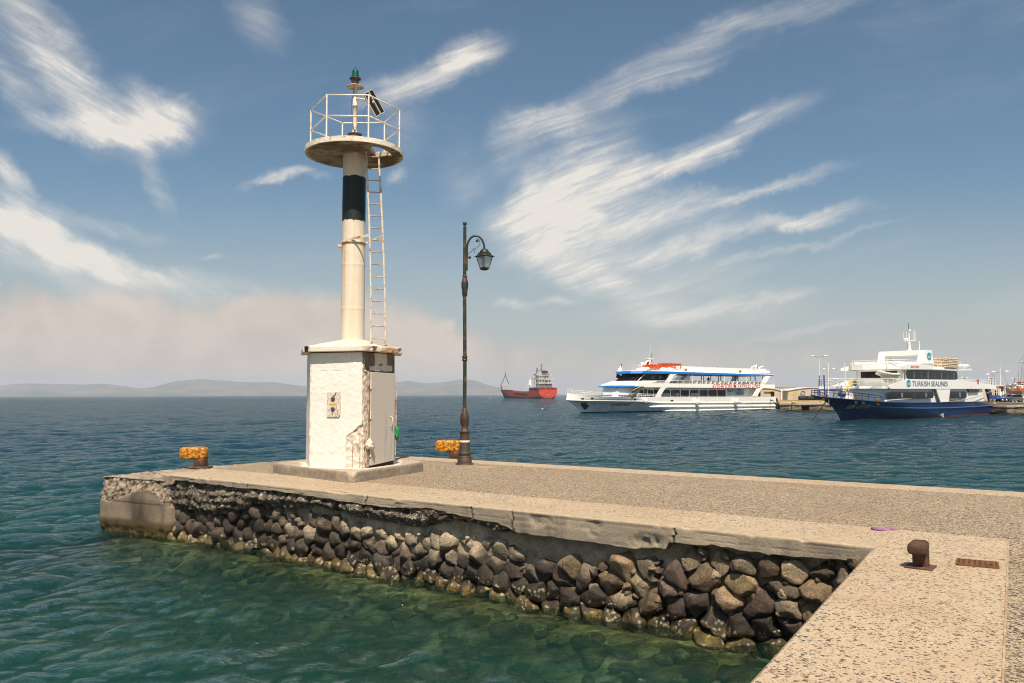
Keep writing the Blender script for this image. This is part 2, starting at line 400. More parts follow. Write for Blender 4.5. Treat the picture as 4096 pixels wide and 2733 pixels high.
c = mixc(mth('MINIMUM', mth('MULTIPLY', cl, .84), .88), c, (7.0, 6.5, 5.8))
# cumulus puffs in the bank
pf = None
for q in ((620, 705, 95, 34, 5, .5), (735, 780, 60, 22, 20, .5), (1022, 750, 22, 14, 0, .8), (1060, 795, 45, 20, -20, .45), (5, 672, 20, 14, 0, .7), (930, 790, 80, 18, 0, .25), (1180, 805, 40, 16, 0, .35)):
    o = stroke(*q); pf = o if pf is None else mth('ADD', pf, o)
c = mixc(mth('MULTIPLY', pf, mrange(edge.outputs['Fac'], .38, .55, .3, 1)), c, (6.3, 5.1, 4.25))
L(c, bg.inputs[0])
W.cycles.sampling_method = 'MANUAL'; W.cycles.sample_map_resolution = 512

# ---------------------------------------------------------------- pier geometry shared by wall, water and bed
P0 = Vector((-7.36, 16.94)); P1 = Vector((3.91, 8.72)); PD = (P1-P0).normalized(); PN = Vector((PD.y, -PD.x))  # PN points out over the water
PLEN = (P1-P0).length
A1 = Vector((1.36, 4.67)); AD = (A1-P1).normalized(); AN = Vector((AD.y, -AD.x))     # near arm runs from the inner corner towards the camera
if AN.x > 0: AN = -AN
def walldist(x, y):
    """distance out from the quay faces on the harbour side (positive = water)"""
    dn = (x-P0.x)*PN.x+(y-P0.y)*PN.y
    da = (x-P1.x)*AN.x+(y-P1.y)*AN.y
    u = (x-P0.x)*PD.x+(y-P0.y)*PD.y
    d = np.minimum(dn, da)
    left = -2.0-u          # beyond the end block
    d2 = np.where(u < -2.0, np.sqrt(np.maximum(left, 0)**2+np.minimum(dn, 0)**2*(dn < 0)+np.where(dn > 0, dn, 0)**2), d)
    return np.where((dn < -.45) & (u > -2.0), -1.0, d2+np.clip(-.9-u, 0, 2.5)*3.2)
def beddepth(x, y):
    d = walldist(x, y); n = fbm(np.stack([x*.9, y*.9, x*0], 1), 4, 5); n2 = fbm(np.stack([x*3, y*3, x*0], 1), 3, 9)
    dd = np.maximum(d+n*.25, 0)
    z = -.10-.34*np.clip(dd-.30, 0, .5)-.5*np.clip(dd-.65, 0, 2)*.75-.17*np.clip(dd-2.6, 0, 6)-.12*np.clip(dd-8, 0, 12)+n*.22*np.clip(dd, 0, 1.5)+n2*.05
    return np.where(d < -.9, -1.5, z)

# ---------------------------------------------------------------- water
def water_mesh():
    rings = [1.0]
    while rings[-1] < 7: rings.append(rings[-1]+.35)
    while rings[-1] < 95: rings.append(rings[-1]*1.0034)
    while rings[-1] < 500: rings.append(rings[-1]*1.01)
    while rings[-1] < 14000: rings.append(rings[-1]*1.04)
    rings = np.array(rings)
    ang = np.concatenate([np.linspace(-80, -37, 44)[:-1], np.linspace(-37, 37, 410), np.linspace(37, 80, 44)[1:]])*math.pi/180
    rr, aa = np.meshgrid(rings, ang, indexing='ij')
    x = (rr*np.sin(aa)).ravel(); y = (rr*np.cos(aa)).ravel(); r = rr.ravel()
    rng = np.random.RandomState(3)
    dx = np.zeros_like(x); dy = np.zeros_like(x); z = np.zeros_like(x)
    spacing = r*.0036
    near = np.clip(np.abs(walldist(x, y))/2.0, .7, 1)
    patch = .8+.45*fbm(np.stack([x*.05, y*.08, x*0], 1), 3, 2)
    N = 96
    for i in range(N):
        lam = .13*(7.0/.13)**((i+rng.rand())/N)
        th = R(-62)+rng.randn()*R(34)         # travel direction: in towards the quay from the open sea
        k = 2*math.pi/lam; kx, ky = math.cos(th)*k, math.sin(th)*k
        st = .068*(1.0 if lam < 1.4 else (1.4/lam)**1.0)*(1.0 if lam > .3 else .8)  # steepness of this component
        A = st/k; ph = rng.rand()*6.283
        fade = np.clip((lam/spacing-3)/4, 0, 1)*near*patch
        a = kx*x+ky*y+ph; sn = np.sin(a); cs = np.cos(a)
        z += A*sn*fade; dx += -math.cos(th)*A*cs*fade*1.1; dy += -math.sin(th)*A*cs*fade*1.1
    V = np.stack([x+dx, y+dy, z], 1)
    dep = -beddepth(x, y); d = walldist(x, y)
    op = 1-np.exp(-np.maximum(dep, 0)*.98); op = np.where((d > 9) | (r > 26) | (d < -.95), 1.0, op); op = np.where((d < 0) & (d > -.95), .25, op); op = np.clip(op+np.clip((d-5)/4, 0, 1), 0, 1)
    far = np.clip((r-9)/45, 0, 1)
    return npmesh('water', V, gridfaces(len(rings), len(ang)), None, attrs={'murk': op, 'far': far})
wat = water_mesh(); tag(wat, kind='structure')
def water_mat():
    m = bpy.data.materials.new('sea_water'); m.use_nodes = True; nt = m.node_tree; nt.nodes.clear(); L = nt.links.new
    out = nn(nt, 'ShaderNodeOutputMaterial'); tc = nn(nt, 'ShaderNodeTexCoord')
    mk = nn(nt, 'ShaderNodeAttribute', attribute_name='murk'); fr = nn(nt, 'ShaderNodeAttribute', attribute_name='far')
    big = nn(nt, 'ShaderNodeTexNoise', Scale=.35, Detail=4); L(tc.outputs['Object'], big.inputs['Vector'])
    cm = nn(nt, 'ShaderNodeMix', data_type='RGBA'); L(fr.outputs['Fac'], cm.inputs[0])
    cn = nn(nt, 'ShaderNodeMix', data_type='RGBA'); L(big.outputs['Fac'], cn.inputs[0]); cn.inputs[6].default_value = (.004, .032, .023, 1); cn.inputs[7].default_value = (.007, .048, .034, 1)
    L(cn.outputs[2], cm.inputs[6]); cm.inputs[7].default_value = (.003, .028, .043, 1)
    mp = nn(nt, 'ShaderNodeMapping'); L(tc.outputs['Object'], mp.inputs[0]); mp.inputs['Rotation'].default_value = (0, 0, R(-15)); mp.inputs['Scale'].default_value = (.55, 1, 1)
    n1 = nn(nt, 'ShaderNodeTexNoise', Scale=3.4, Detail=9, Roughness=.62, Distortion=.4); L(mp.outputs[0], n1.inputs['Vector'])
    n2 = nn(nt, 'ShaderNodeTexNoise', Scale=.45, Detail=6, Roughness=.55, Distortion=.2); L(mp.outputs[0], n2.inputs['Vector'])
    b1 = nn(nt, 'ShaderNodeBump', Distance=.20); L(n1.outputs['Fac'], b1.inputs['Height'])
    s1 = nn(nt, 'ShaderNodeMapRange'); L(fr.outputs['Fac'], s1.inputs[0]); s1.inputs[3].default_value = .95; s1.inputs[4].default_value = 1.0; L(s1.outputs[0], b1.inputs['Strength'])
    b2 = nn(nt, 'ShaderNodeBump', Distance=1.3); L(n2.outputs['Fac'], b2.inputs['Height']); L(b1.outputs[0], b2.inputs['Normal'])
    s2 = nn(nt, 'ShaderNodeMapRange'); L(fr.outputs['Fac'], s2.inputs[0]); s2.inputs[1].default_value = .3; s2.inputs[3].default_value = 0; s2.inputs[4].default_value = .8; L(s2.outputs[0], b2.inputs['Strength'])
    gl = nn(nt, 'ShaderNodeBsdfGlossy', Roughness=.05); gl.inputs['Color'].default_value = (.88, .93, .96, 1); L(b2.outputs[0], gl.inputs['Normal'])
    df = nn(nt, 'ShaderNodeBsdfDiffuse'); L(cm.outputs[2], df.inputs['Color'])
    tr = nn(nt, 'ShaderNodeBsdfTransparent'); tr.inputs['Color'].default_value = (.64, .80, .68, 1)
    mb = nn(nt, 'ShaderNodeMixShader'); L(mk.outputs['Fac'], mb.inputs[0]); L(tr.outputs[0], mb.inputs[1]); L(df.outputs[0], mb.inputs[2])
    fz = nn(nt, 'ShaderNodeFresnel', IOR=1.333); L(b2.outputs[0], fz.inputs['Normal'])
    ms = nn(nt, 'ShaderNodeMixShader'); L(fz.outputs[0], ms.inputs[0]); L(mb.outputs[0], ms.inputs[1]); L(gl.outputs[0], ms.inputs[2])
    L(ms.outputs[0], out.inputs[0])
    return m
wat.data.materials.append(water_mat())

# seabed near the quay
gx, gy = np.meshgrid(np.concatenate([-20-np.geomspace(.3, 160, 24)[::-1], np.arange(-20, 9, .11)]), np.concatenate([np.arange(1, 28, .11), 28+np.geomspace(.3, 200, 24)]), indexing='xy')
bx, by = gx.ravel(), gy.ravel(); bz = beddepth(bx, by)
n1 = fbm(np.stack([bx*1.1, by*1.1, bx*0], 1), 4, 21); n2 = fbm(np.stack([bx*4, by*4, bx*0], 1), 3, 33); dW = walldist(bx, by)
dark = np.array([.018, .022, .008]); ochre = np.array([.28, .215, .10]); pale = np.array([.30, .31, .20])
t = np.clip(n1*3.4+.15+n2*1.9, 0, 1)[:, None]; cc = dark*(1-t)+pale*t
edge_ = np.exp(-(np.clip(dW, 0, 9)/.75)**2)[:, None]*np.clip(.55+n2[:, None]*1.6, 0, 1); cc = cc*(1-edge_)+ochre*edge_
bed = npmesh('seabed', np.stack([bx, by, bz], 1), gridfaces(gx.shape[0], gx.shape[1]), attrmat('bed_mud', .9, .6, 12, .8, 5, wet=False), attrs={'Col': cc}); tag(bed, kind='structure')

# ---------------------------------------------------------------- hills across the strait
def hills(name, prof, dist, depth, col, seed):
    xs = [p[0] for p in prof]; hs_ = [p[1] for p in prof]
    n = 260; px = np.linspace(xs[0], xs[-1], n); h = np.interp(px, xs, hs_)
    h = h+np.interp(px, xs, [min(1, q/14) for q in hs_])*1.6*fbm(np.stack([px*.02, px*0, px*0+seed], 1), 4, seed)
    H_ = np.maximum(h, -2)/FPX*dist
    rows = []; 
    for j, w in enumerate(np.linspace(-1, 1, 15)):
        X_ = (px-2048)/FPX*dist; prof_ = (1-abs(w)**1.5)
        rid = fbm(np.stack([X_*.004, X_*0+w*3, X_*0], 1), 4, seed+3)
        rows.append(np.stack([X_*(1+w*depth/dist), X_*0+dist+w*depth, H_*prof_*(1+.25*rid*(1-prof_)) - (3 if abs(w) == 1 else 0)], 1))
    V = np.concatenate(rows)
    return tag(npmesh(name, V, gridfaces(15, n), mat(name+'_scrub', col, .95, dirt=(.16, .13, .09), dirt_amt=.5, dscale=.004), smooth=True), kind='structure')
FARP = [(-1300, 20), (-700, 45), (-300, 35), (0, 42), (60, 50), (230, 50), (330, 45), (420, 50), (560, 30), (620, 36), (700, 58), (760, 64), (820, 66), (900, 60), (980, 54), (1110, 52), (1200, 38), (1290, 32), (1420, 36), (1560, 50), (1640, 57), (1712, 46), (1788, 54), (1843, 61), (1877, 60), (1912, 54), (1941, 43), (1990, 30), (2080, 14), (2200, 5), (2320, -4)]
hills('hills', FARP, 9000, 1100, (.055, .06, .035), 4)
hills('hills', [(-900, -4), (-300, 14), (0, 12), (80, 19), (150, 24), (210, 18), (262, 8), (325, 12), (380, 5), (430, 12), (560, 22), (660, 17), (760, 8), (860, -4)], 7000, 500, (.05, .055, .03), 8)

hz = MB().box(-14900, 14900, -400, 14900, -16, 260).build('haze', None)
tag(hz, kind='stuff')
hm = bpy.data.materials.new('sea_air'); hm.use_nodes = True; n_ = hm.node_tree; n_.nodes.clear()
vo_ = nn(n_, 'ShaderNodeVolumePrincipled'); vo_.inputs['Color'].default_value = (.80, .87, 1.0, 1); vo_.inputs['Density'].default_value = 1.2e-4; vo_.inputs['Anisotropy'].default_value = 0
ou_ = nn(n_, 'ShaderNodeOutputMaterial'); n_.links.new(vo_.outputs[0], ou_.inputs['Volume']); hz.data.materials.append(hm)
# ================================================================ quay surfaces
TOP = 1.30
def v2(p): return (p[0], p[1])
M_strip = aggregate('strip_concrete', (.45, .345, .235), scale=36, thr=.50, dens=.70, rsize=.35, tones=[(.065, .052, .04), (.15, .11, .08), (.28, .195, .12), (.10, .075, .055), (.52, .42, .30), (.075, .065, .058), (.37, .26, .165), (.21, .155, .11)], stain=(.34, .22, .12), stain_amt=.5)
M_dark = aggregate('pebble_concrete', (.43, .33, .22), scale=36, thr=.55, dens=1.0, rsize=.7, stain=(.24, .165, .095), stain_amt=.45)
inner = 1.32                                             # width of the pale border strip
Pl = P0                                                  # front edge of the slab
Q0 = P0-PN*inner; Q1 = P1-PN*inner                       # inner line of the strip along the harbour side
BK0 = Vector((-4.35, 22.7)); BK1 = Vector((8.52, 13.4)); BD = (BK1-BK0).normalized()
END_D = (Vector((-5.96, 19.6))-P0).normalized()          # slab end
arm_in = P1-AN*1.21                                      # inner line of the strip along the near arm
# where both inner lines meet
def lineint(a, d, b, e):
    t = ((b.x-a.x)*e.y-(b.y-a.y)*e.x)/(d.x*e.y-d.y*e.x); return a+d*t
QC = lineint(Q0, PD, arm_in, AD)
Q0e = lineint(Q0, PD, P0, END_D)
ARM = 16.0
farR = BK1+BD*22
def slab(name, pts, m, z0=TOP-.07, z1=TOP, kind='structure'):
    o = MB().prism([v2(p) for p in pts], lambda u, v, d: (u, v, d), z0, z1).build(name, m); tag(o, kind=kind); return o
e = .05
slab('pavement_border', [P0-PN*e+END_D*0, P1-PN*e-PD*0+AD*0, P1+AD*0-PN*e, QC, Q0e], M_strip)
slab('pavement_border', [P1-PN*.05, P1+AD*ARM, arm_in+AD*ARM, QC], M_strip, z1=TOP-.001)
slab('pavement', [Q0e+PN*-.012, QC-PN*.012-AN*.012, arm_in+AD*ARM-AN*.012, arm_in+AD*ARM+Vector((30, 8)), farR+Vector((0, -30)), farR, BK0], M_dark, z1=TOP-.004)
bw_ = .75
slab('pavement_border', [BK0+BD*.0-Vector((BD.y, -BD.x))*-.0, farR, farR+Vector((BD.y, -BD.x))*bw_, BK0+Vector((BD.y, -BD.x))*bw_], M_strip, z0=TOP-.03, z1=TOP+.001)
# groove and body under the slabs
slab('quay', [P0-PN*.5+PD*.3, P1-PN*.5+AN*-.2, P1-AN*.3+AD*ARM, arm_in+AD*ARM+Vector((30, 8)), farR+Vector((0, -30)), farR-Vector((.1, .1)), BK0+Vector((.1, -.2))],
     mat('old_concrete', (.30, .25, .19), .9, dirt=(.12, .10, .08), dirt_amt=.6, dscale=1.5, bump=.5, bscale=12), z0=-3, z1=TOP-.04)
# smooth rounded lip of the near arm over the water
lip = MB()
nn_ = 60
for k in range(nn_):
    a = P1+AD*(ARM*k/nn_); b = P1+AD*(ARM*(k+1)/nn_)
    for (o1, zz1), (o2, zz2) in (((-.0, TOP-.0015), (.015, TOP-.012)), ((.015, TOP-.012), (.02, TOP-.05)), ((.02, TOP-.05), (.02, TOP-.4))):
        lip.add([(a.x+AN.x*o1, a.y+AN.y*o1, zz1), (b.x+AN.x*o1, b.y+AN.y*o1, zz1), (b.x+AN.x*o2, b.y+AN.y*o2, zz2), (a.x+AN.x*o2, a.y+AN.y*o2, zz2)], [(0, 1, 2, 3)])
tag(lip.build('pavement_edge', M_strip), kind='structure')
# thin rusty steel joint strip beside the border of the near arm
js = MB()
for k in range(40):
    a = QC+AD*(ARM*k/40); b = QC+AD*(ARM*(k+1)/40); w = -AN*.014
    js.add([(a.x, a.y, TOP+.004), (b.x, b.y, TOP+.004), (b.x+w.x, b.y+w.y, TOP+.004), (a.x+w.x, a.y+w.y, TOP+.004), (a.x, a.y, TOP-.03), (b.x, b.y, TOP-.03), (b.x+w.x, b.y+w.y, TOP-.03), (a.x+w.x, a.y+w.y, TOP-.03)],
           [(0, 1, 2, 3), (0, 4, 5, 1), (3, 2, 6, 7)])
tag(js.build('joint_strip', mat('rusty_pale', (.34, .20, .13), .8, dirt=(.45, .35, .25), dirt_amt=.5, dscale=5)), 'thin rusty joint strip let into the pavement along the pale border', 'joint strip')

# ================================================================ sea wall (front face of the pier)
WZ = lambda px, py, off=0: None
def wall_uv(px, py, off=0.0):
    """measured point on the wall face -> distance along it and height"""
    d = ray(px, py); n = Vector((PN.x, PN.y, 0)); p0 = Vector((P0.x, P0.y, 0))+n*off
    t = (p0-Vector((0, 0, CH))).dot(n)/d.dot(n); p = Vector((0, 0, CH))+d*t
    return ((p.x-P0.x)*PD.x+(p.y-P0.y)*PD.y, p.z)
def W3(u, o, z):      # arrays or floats: along, outwards, up
    return np.stack([P0.x+PD.x*u+PN.x*o, P0.y+PD.y*u+PN.y*o, z+0*u], -1)
slab_bot = [wall_uv(*p) for p in [(650, 1945), (690, 1940), (702, 1920), (767, 1930), (856, 1939), (946, 1952), (1080, 1962), (1255, 1988), (1374, 2006), (1553, 2033), (1708, 2033), (1791, 2053), (1880, 2074), (1993, 2095), (2068, 2134), (2240, 2156), (2485, 2192), (2540, 2199), (2560, 2192), (2640, 2196), (2660, 2200), (2672, 2172), (2853, 2184), (3057, 2218), (3261, 2238), (3440, 2246)]]
cong_bot = [wall_uv(*p) for p in [(655, 1990), (665, 2026), (719, 2044), (838, 2068), (921, 2056), (1017, 2021), (1136, 2033), (1255, 2033), (1374, 2062), (1523, 2092), (1660, 2119), (1731, 2104), (1791, 2086), (1880, 2098), (2000, 2134), (2100, 2140), (2200, 2150)]]
rock_top = [wall_uv(*p) for p in [(655, 2010), (760, 2062), (1000, 2035), (1560, 2105), (1700, 2125), (1850, 2118), (2020, 2175), (2170, 2245), (2335, 2265), (2560, 2250), (2640, 2240), (2690, 2190), (2900, 2195), (3200, 2235), (3460, 2240)]]
def interp(pts, u): return np.interp(u, [p[0] for p in pts], [p[1] for p in pts])
sea_wall = empty('sea_wall', (0, 0, 0), label='crumbling harbour wall of dark rough stones under a cracked concrete edge', cat='wall')
# coping: goes round from the top, down the face and back under
nu = 900; us = np.linspace(-.0, PLEN+.02, nu)
bot = interp(slab_bot, us)+.018*fbm(np.stack([us*9, us*0, us*0], 1), 4, 3)
prof = [(-.30, 0, 0), (-.08, 0, 0), (-.03, 0, -.001), (-.012, 0, -.004), (-.003, 0, -.012), (0, 0, -.03)]
rows = []
for o, f_, dz in prof: rows.append((np.full(nu, o), np.full(nu, TOP+dz)))
for k in range(1, 15): rows.append((np.full(nu, 0.0), TOP-.03+(bot-(TOP-.03))*k/14))
for o in (-.03, -.08, -.22, -.4): rows.append((np.full(nu, o), bot+abs(o)*.05+.01))
U = np.concatenate([us]*len(rows)); O = np.concatenate([r[0] for r in rows]); Zc = np.concatenate([r[1] for r in rows])
Pn = np.stack([U, O, Zc], 1)
uN, zN = wall_uv(2600, 2172)
disp = .010*fbm(Pn*np.array([3, 3, 9]), 5, 7)
lines = ((Zc-TOP+.31) % .085)
board = np.where(lines < .008, -.006, 0)*(Zc < TOP-.05)
chip = (np.clip(fbm(Pn*np.array([2.2, 2, 3.5]), 4, 13)-.40, 0, 1)*-.12-np.clip(1.15-np.hypot((U-uN)/.30, (Zc-zN)/.11), 0, 1)*.045*(1+fbm(Pn*14, 3, 88)))*(Zc < TOP-.05)
crack = np.zeros_like(U)
for cu_ in (2.85, 6.1, 8.35, 9.1, 11.6):
    w = np.abs(U-cu_-.05*fbm(np.stack([Zc*20, U*0, U*0], 1), 3, int(cu_*10))); crack -= np.exp(-(w/.013)**2)*.035
edge_chip = np.exp(-((Zc-TOP)/.03)**2)*(O > -.06)*np.clip(fbm(np.stack([U*5, U*0, U*0], 1), 4, 23)-.25, 0, 1)*-.06
O2 = O+np.where(O >= -.035, disp+board+chip+crack+edge_chip, 0); Z2 = Zc+np.where(O > -.05, edge_chip*.6, 0)+np.where(O < -.02, 0.001, 0)
base = np.array([.27, .22, .165]); pal = np.array([.36, .29, .21]); drk = np.array([.13, .105, .08])
t = np.clip(.5+fbm(Pn*np.array([1.2, 1, 5]), 5, 31)*1.3, 0, 1)[:, None]; cc = base*(1-t)+pal*t
st = np.clip(fbm(Pn*np.array([4, 1, .8]), 4, 41)*2.2-.3, 0, 1)[:, None]*.55; cc = cc*(1-st)+drk*st
cr = np.clip(-(crack+chip*.12+board*1.5)*30, 0, 1)[:, None]; cc = cc*(1-cr)+np.array([.07, .055, .04])*cr
topm = (O < -.0029)[:, None] & (Zc > TOP-.02)[:, None]; cc = np.where(topm, np.array([.40, .31, .21])*(1+.25*fbm(Pn*40, 3, 2)[:, None]), cc)
npmesh('coping', W3(U, O2, Z2), gridfaces(len(rows), nu)[:, ::-1], attrmat('coping_concrete', .9, .5, 40, .3, 70, wet=False), sea_wall, attrs={'Col': cc})

# rough conglomerate hanging under the left half
u1 = wall_uv(2200, 2150)[0]; nu, nv = 620, 60; us = np.linspace(-.02, u1, nu)
top_ = interp(slab_bot, us)+.05; bt_ = interp(cong_bot, us)+.03*fbm(np.stack([us*5, us*0, us*0], 1), 4, 8)
tt = np.linspace(0, 1, nv)[:, None]; Zg = top_*(1-tt)+bt_*tt; Ug = np.broadcast_to(us, (nv, nu)); Pg = np.stack([Ug.ravel(), Zg.ravel(), Zg.ravel()*0], 1)
lay = .03*np.sin(Zg.ravel()*38+fbm(Pg*np.array([1, 1, 1])*1.3, 3, 5)*5)
env = np.sin(np.clip(tt, 0, 1)*math.pi)[:, 0][:, None]*np.ones((1, nu)); taper = np.clip((u1-us)/1.5, 0, 1)
Og = (-.12+.10*env*taper+(.085*fbm(Pg*2.4, 5, 11)+.05*fbm(Pg*11, 4, 12)).reshape(nv, nu)+lay.reshape(nv, nu)*.5)
Og[-1] -= .35; Og[-2] -= .15
h = fbm(Pg*11, 4, 12); pb = vnoise(Pg*46, 77)
cc = np.array([.105, .085, .065])*(1+.9*h[:, None]); up = np.clip(1-tt*2.3, 0, 1)*np.ones((1, nu)); up = (up.ravel()*np.clip(.6+fbm(Pg*1.5, 3, 9)*1.5, 0, 1))[:, None]
cc = cc*(1-up)+np.array([.17, .135, .10])*up
pbm = ((pb > .42) & (h > -.15))[:, None]; cc = np.where(pbm, np.array([.42, .35, .26])*(.6+.8*(h[:, None]+.3)), cc); cc = np.clip(cc, .012, .6)
deep = np.clip(-(h+.25)*3, 0, 1)[:, None]; cc = cc*(1-deep*.7)
npmesh('conglomerate', W3(Pg[:, 0], Og.ravel()+np.clip(pb-.3, 0, 1)*.02, Pg[:, 1]), gridfaces(nv, nu)[:, ::-1], attrmat('conglomerate_rock', .95, .9, 38, .5, 45, wet=False, pits=True), sea_wall, attrs={'Col': cc})

# mortar and rubble core behind the stones
nu, nv = 520, 90; us = np.linspace(-.3, PLEN+.3, nu); zs = np.linspace(1.18, -.9, nv)
Ug, Zg = np.meshgrid(us, zs); Pg = np.stack([Ug.ravel(), Zg.ravel(), Ug.ravel()*0], 1)
n5 = fbm(Pg*3, 5, 51); n6 = fbm(Pg*9, 4, 52)
midm = np.exp(-((Pg[:, 0]-7.6)/3.6)**2)*np.clip((Pg[:, 1]-.35)/.4, 0, 1)
rgt = np.clip((Pg[:, 0]-9.5)/.3, 0, 1)*np.clip((Pg[:, 1]-.2)/.3, 0, 1)
Og = -.265+.07*n5+.035*n6+.08*midm+.03*rgt+np.clip(.3-Pg[:, 1], 0, 1)*.06
cc = np.array([.12, .095, .07])*(1+.5*n6[:, None]); mm = np.clip(midm*1.2+n5*.8+.75*rgt, 0, 1)[:, None]; cc = cc*(1-mm)+np.array([.40, .31, .22])*(1+.35*n6[:, None])*mm
lo = np.clip((.35-Pg[:, 1])/.3, 0, 1)[:, None]; cc = cc*(1-lo)+np.array([.05, .04, .02])*lo
npmesh('mortar', W3(Pg[:, 0], Og, Pg[:, 1]), gridfaces(nv, nu)[:, ::-1], attrmat('lime_mortar', .95, .8, 22, .35, 30), sea_wall, attrs={'Col': cc, 'wet': lo[:, 0]})

# stones, packed like the cells of a foam and rounded off
rng = np.random.RandomState(12)
cells = []
z = -.62; row = 0
while z < 1.12:
    u = -2.0+rng.rand()*.2; hrow = .215+.03*rng.rand()
    while u < PLEN+.1:
        w = (.19+.20*rng.rand()) if u < 9.8 else (.22+.28*rng.rand())
        cells.append([u+w/2+rng.randn()*.045, z+hrow/2+rng.randn()*.06]); u += w
    z += hrow; row += 1
cells = np.array(cells)
for it in range(2):                                        # relax a little
    s = np.stack([rng.uniform(-2, PLEN+.4, 16000), rng.uniform(-.62, 1.15, 16000)], 1)
    d = ((s[:, None, :]-cells[None])**2).sum(-1); k = d.argmin(1)
    for i in range(len(cells)):
        q = s[k == i]
        if len(q): cells[i] = cells[i]*.55+q.mean(0)*.45
bm = bmesh.new(); bmesh.ops.create_icosphere(bm, subdivisions=4, radius=1); S4 = np.array([v.co[:] for v in bm.verts]); F4 = np.array([[v.index for v in f.verts] for f in bm.faces]); bm.free()
bm = bmesh.new(); bmesh.ops.create_icosphere(bm, subdivisions=3, radius=1); S3 = np.array([v.co[:] for v in bm.verts]); F3 = np.array([[v.index for v in f.verts] for f in bm.faces]); bm.free()
VV, FF, CC, WW = [], [], [], []; off = 0
NB = len(cells)
small = np.stack([rng.uniform(.2, PLEN, 190), rng.uniform(.05, 1.1, 190)], 1); small = np.concatenate([small, np.stack([rng.uniform(9.6, PLEN, 60), rng.uniform(.3, 1.15, 60)], 1)])
greys = [(.085, .066, .050), (.11, .085, .064), (.060, .048, .038), (.14, .108, .078), (.085, .060, .046), (.10, .083, .062)]
tans = [(.29, .205, .11), (.20, .14, .08), (.12, .085, .055), (.15, .105, .08), (.33, .25, .16), (.10, .07, .055), (.19, .15, .10), (.26, .18, .11)]
for i, (cu_, cz) in enumerate(np.concatenate([cells, small])):
    lim = interp(rock_top, cu_)
    if cz > lim-.02 and cu_ > -.1: continue
    if cu_ < -.15 and cz > -.02+.06*math.sin(cu_*9): continue
    if cz < -.45: continue
    if rng.rand() < .04 and cz > .2 and cu_ < 9.5: continue
    dv = cells-np.array([cu_, cz]); dist = np.sqrt((dv**2).sum(1)); nb = np.argsort(dist)[1:9]
    big = cu_ > 5.5
    S_, F_ = (S4, F4) if big else (S3, F3)
    th = np.arctan2(S_[:, 2], S_[:, 0]); planar = np.sqrt(S_[:, 0]**2+S_[:, 2]**2)
    acc = np.zeros(len(S_))
    for j in nb:
        a = math.atan2(dv[j, 1], dv[j, 0]); acc += np.maximum(np.cos(th-a)/(dist[j]*.5), 0)**7
    rad = (acc+1e-9)**(-1/7)*(1.2 if cu_ < 9.8 else 1.14)*rng.uniform(.92, 1.06)
    rad = np.minimum(rad, .33)
    if i >= NB: rad = np.full(len(S_), rng.uniform(.04, .085))
    m_ = rad.mean(); depth = m_*rng.uniform(.75, 1.05)+(.05 if i >= NB else 0)
    n = S_*2.1+i*7.7; rough_ = 1+.20*fbm(S_*1.3+i*3.1, 2, 61)+.10*fbm(S_*3.3+i*3.1, 3, 62)+.045*fbm(S_*8+i*3.1, 4, 63)
    # flatten a few random facets so that it looks broken rather than turned
    P_ = S_*rough_[:, None]
    for _ in range(7):
        nv_ = rng.randn(3); nv_ /= np.linalg.norm(nv_); h_ = rng.uniform(.52, .86); q = P_@nv_; P_ -= np.outer(np.clip(q-h_, 0, 1)*.8, nv_)
    lean = rng.randn()*.08
    uu = cu_+P_[:, 0]*rad; zz = cz+P_[:, 2]*rad+lean*P_[:, 0]*rad
    oo = -.26+P_[:, 1]*depth*-1+rng.uniform(-.03, .05)+np.clip(.35-cz, 0, .6)*.14+(.09 if cu_ > 9.8 else 0)
    if cz < -.1: oo += .10
    zz = np.minimum(zz, interp(slab_bot, uu)+.03)
    pt = W3(uu, oo, zz)
    right = cu_ > 9.6 and cz > .25
    c0 = np.array((tans if right else greys)[rng.randint(8 if right else 6)])*rng.uniform(.55, 1.0)
    if not right and rng.rand() < .16 and cz > .45: c0 = np.array([.25, .2, .15])*rng.uniform(.8, 1.2)
    nz = fbm(pt*16, 4, 5); c = c0*(1+.45*nz[:, None])
    # mortar smears on the upper stones in the middle
    sm = np.clip(np.exp(-((uu-7.3)/2.8)**2)*np.clip((zz-.35)/.3, 0, 1)*1.3+fbm(pt*5, 3, 6)*.9-.35, 0, 1)[:, None]; c = c*(1-sm)+np.array([.38, .30, .21])*sm
    wl = np.clip((.42+.10*fbm(pt*2, 2, 8)-zz)/.22, 0, 1)[:, None]; c = c*(1-wl*.55)
    al = (np.clip((.17+.08*fbm(pt*3, 2, 9)-zz)/.14, 0, 1)*np.clip(.55+fbm(pt*9, 3, 10)*1.4, 0, 1))[:, None]; c = c*(1-al)+np.array([.15, .105, .03])*al
    bar = ((fbm(pt*38, 2, 15) > .36) & (zz < .22))[:, None]; c = np.where(bar, np.array([.36, .30, .20]), c)
    VV.append(pt); FF.append(F_+off); off += len(pt); CC.append(np.clip(c, .008, .7)); WW.append(wl[:, 0])
npmesh('stonework', np.concatenate(VV), np.concatenate(FF), attrmat('wall_stone', .9, 1.3, 22, .6, 42), sea_wall, attrs={'Col': np.concatenate(CC), 'wet': np.concatenate(WW)})
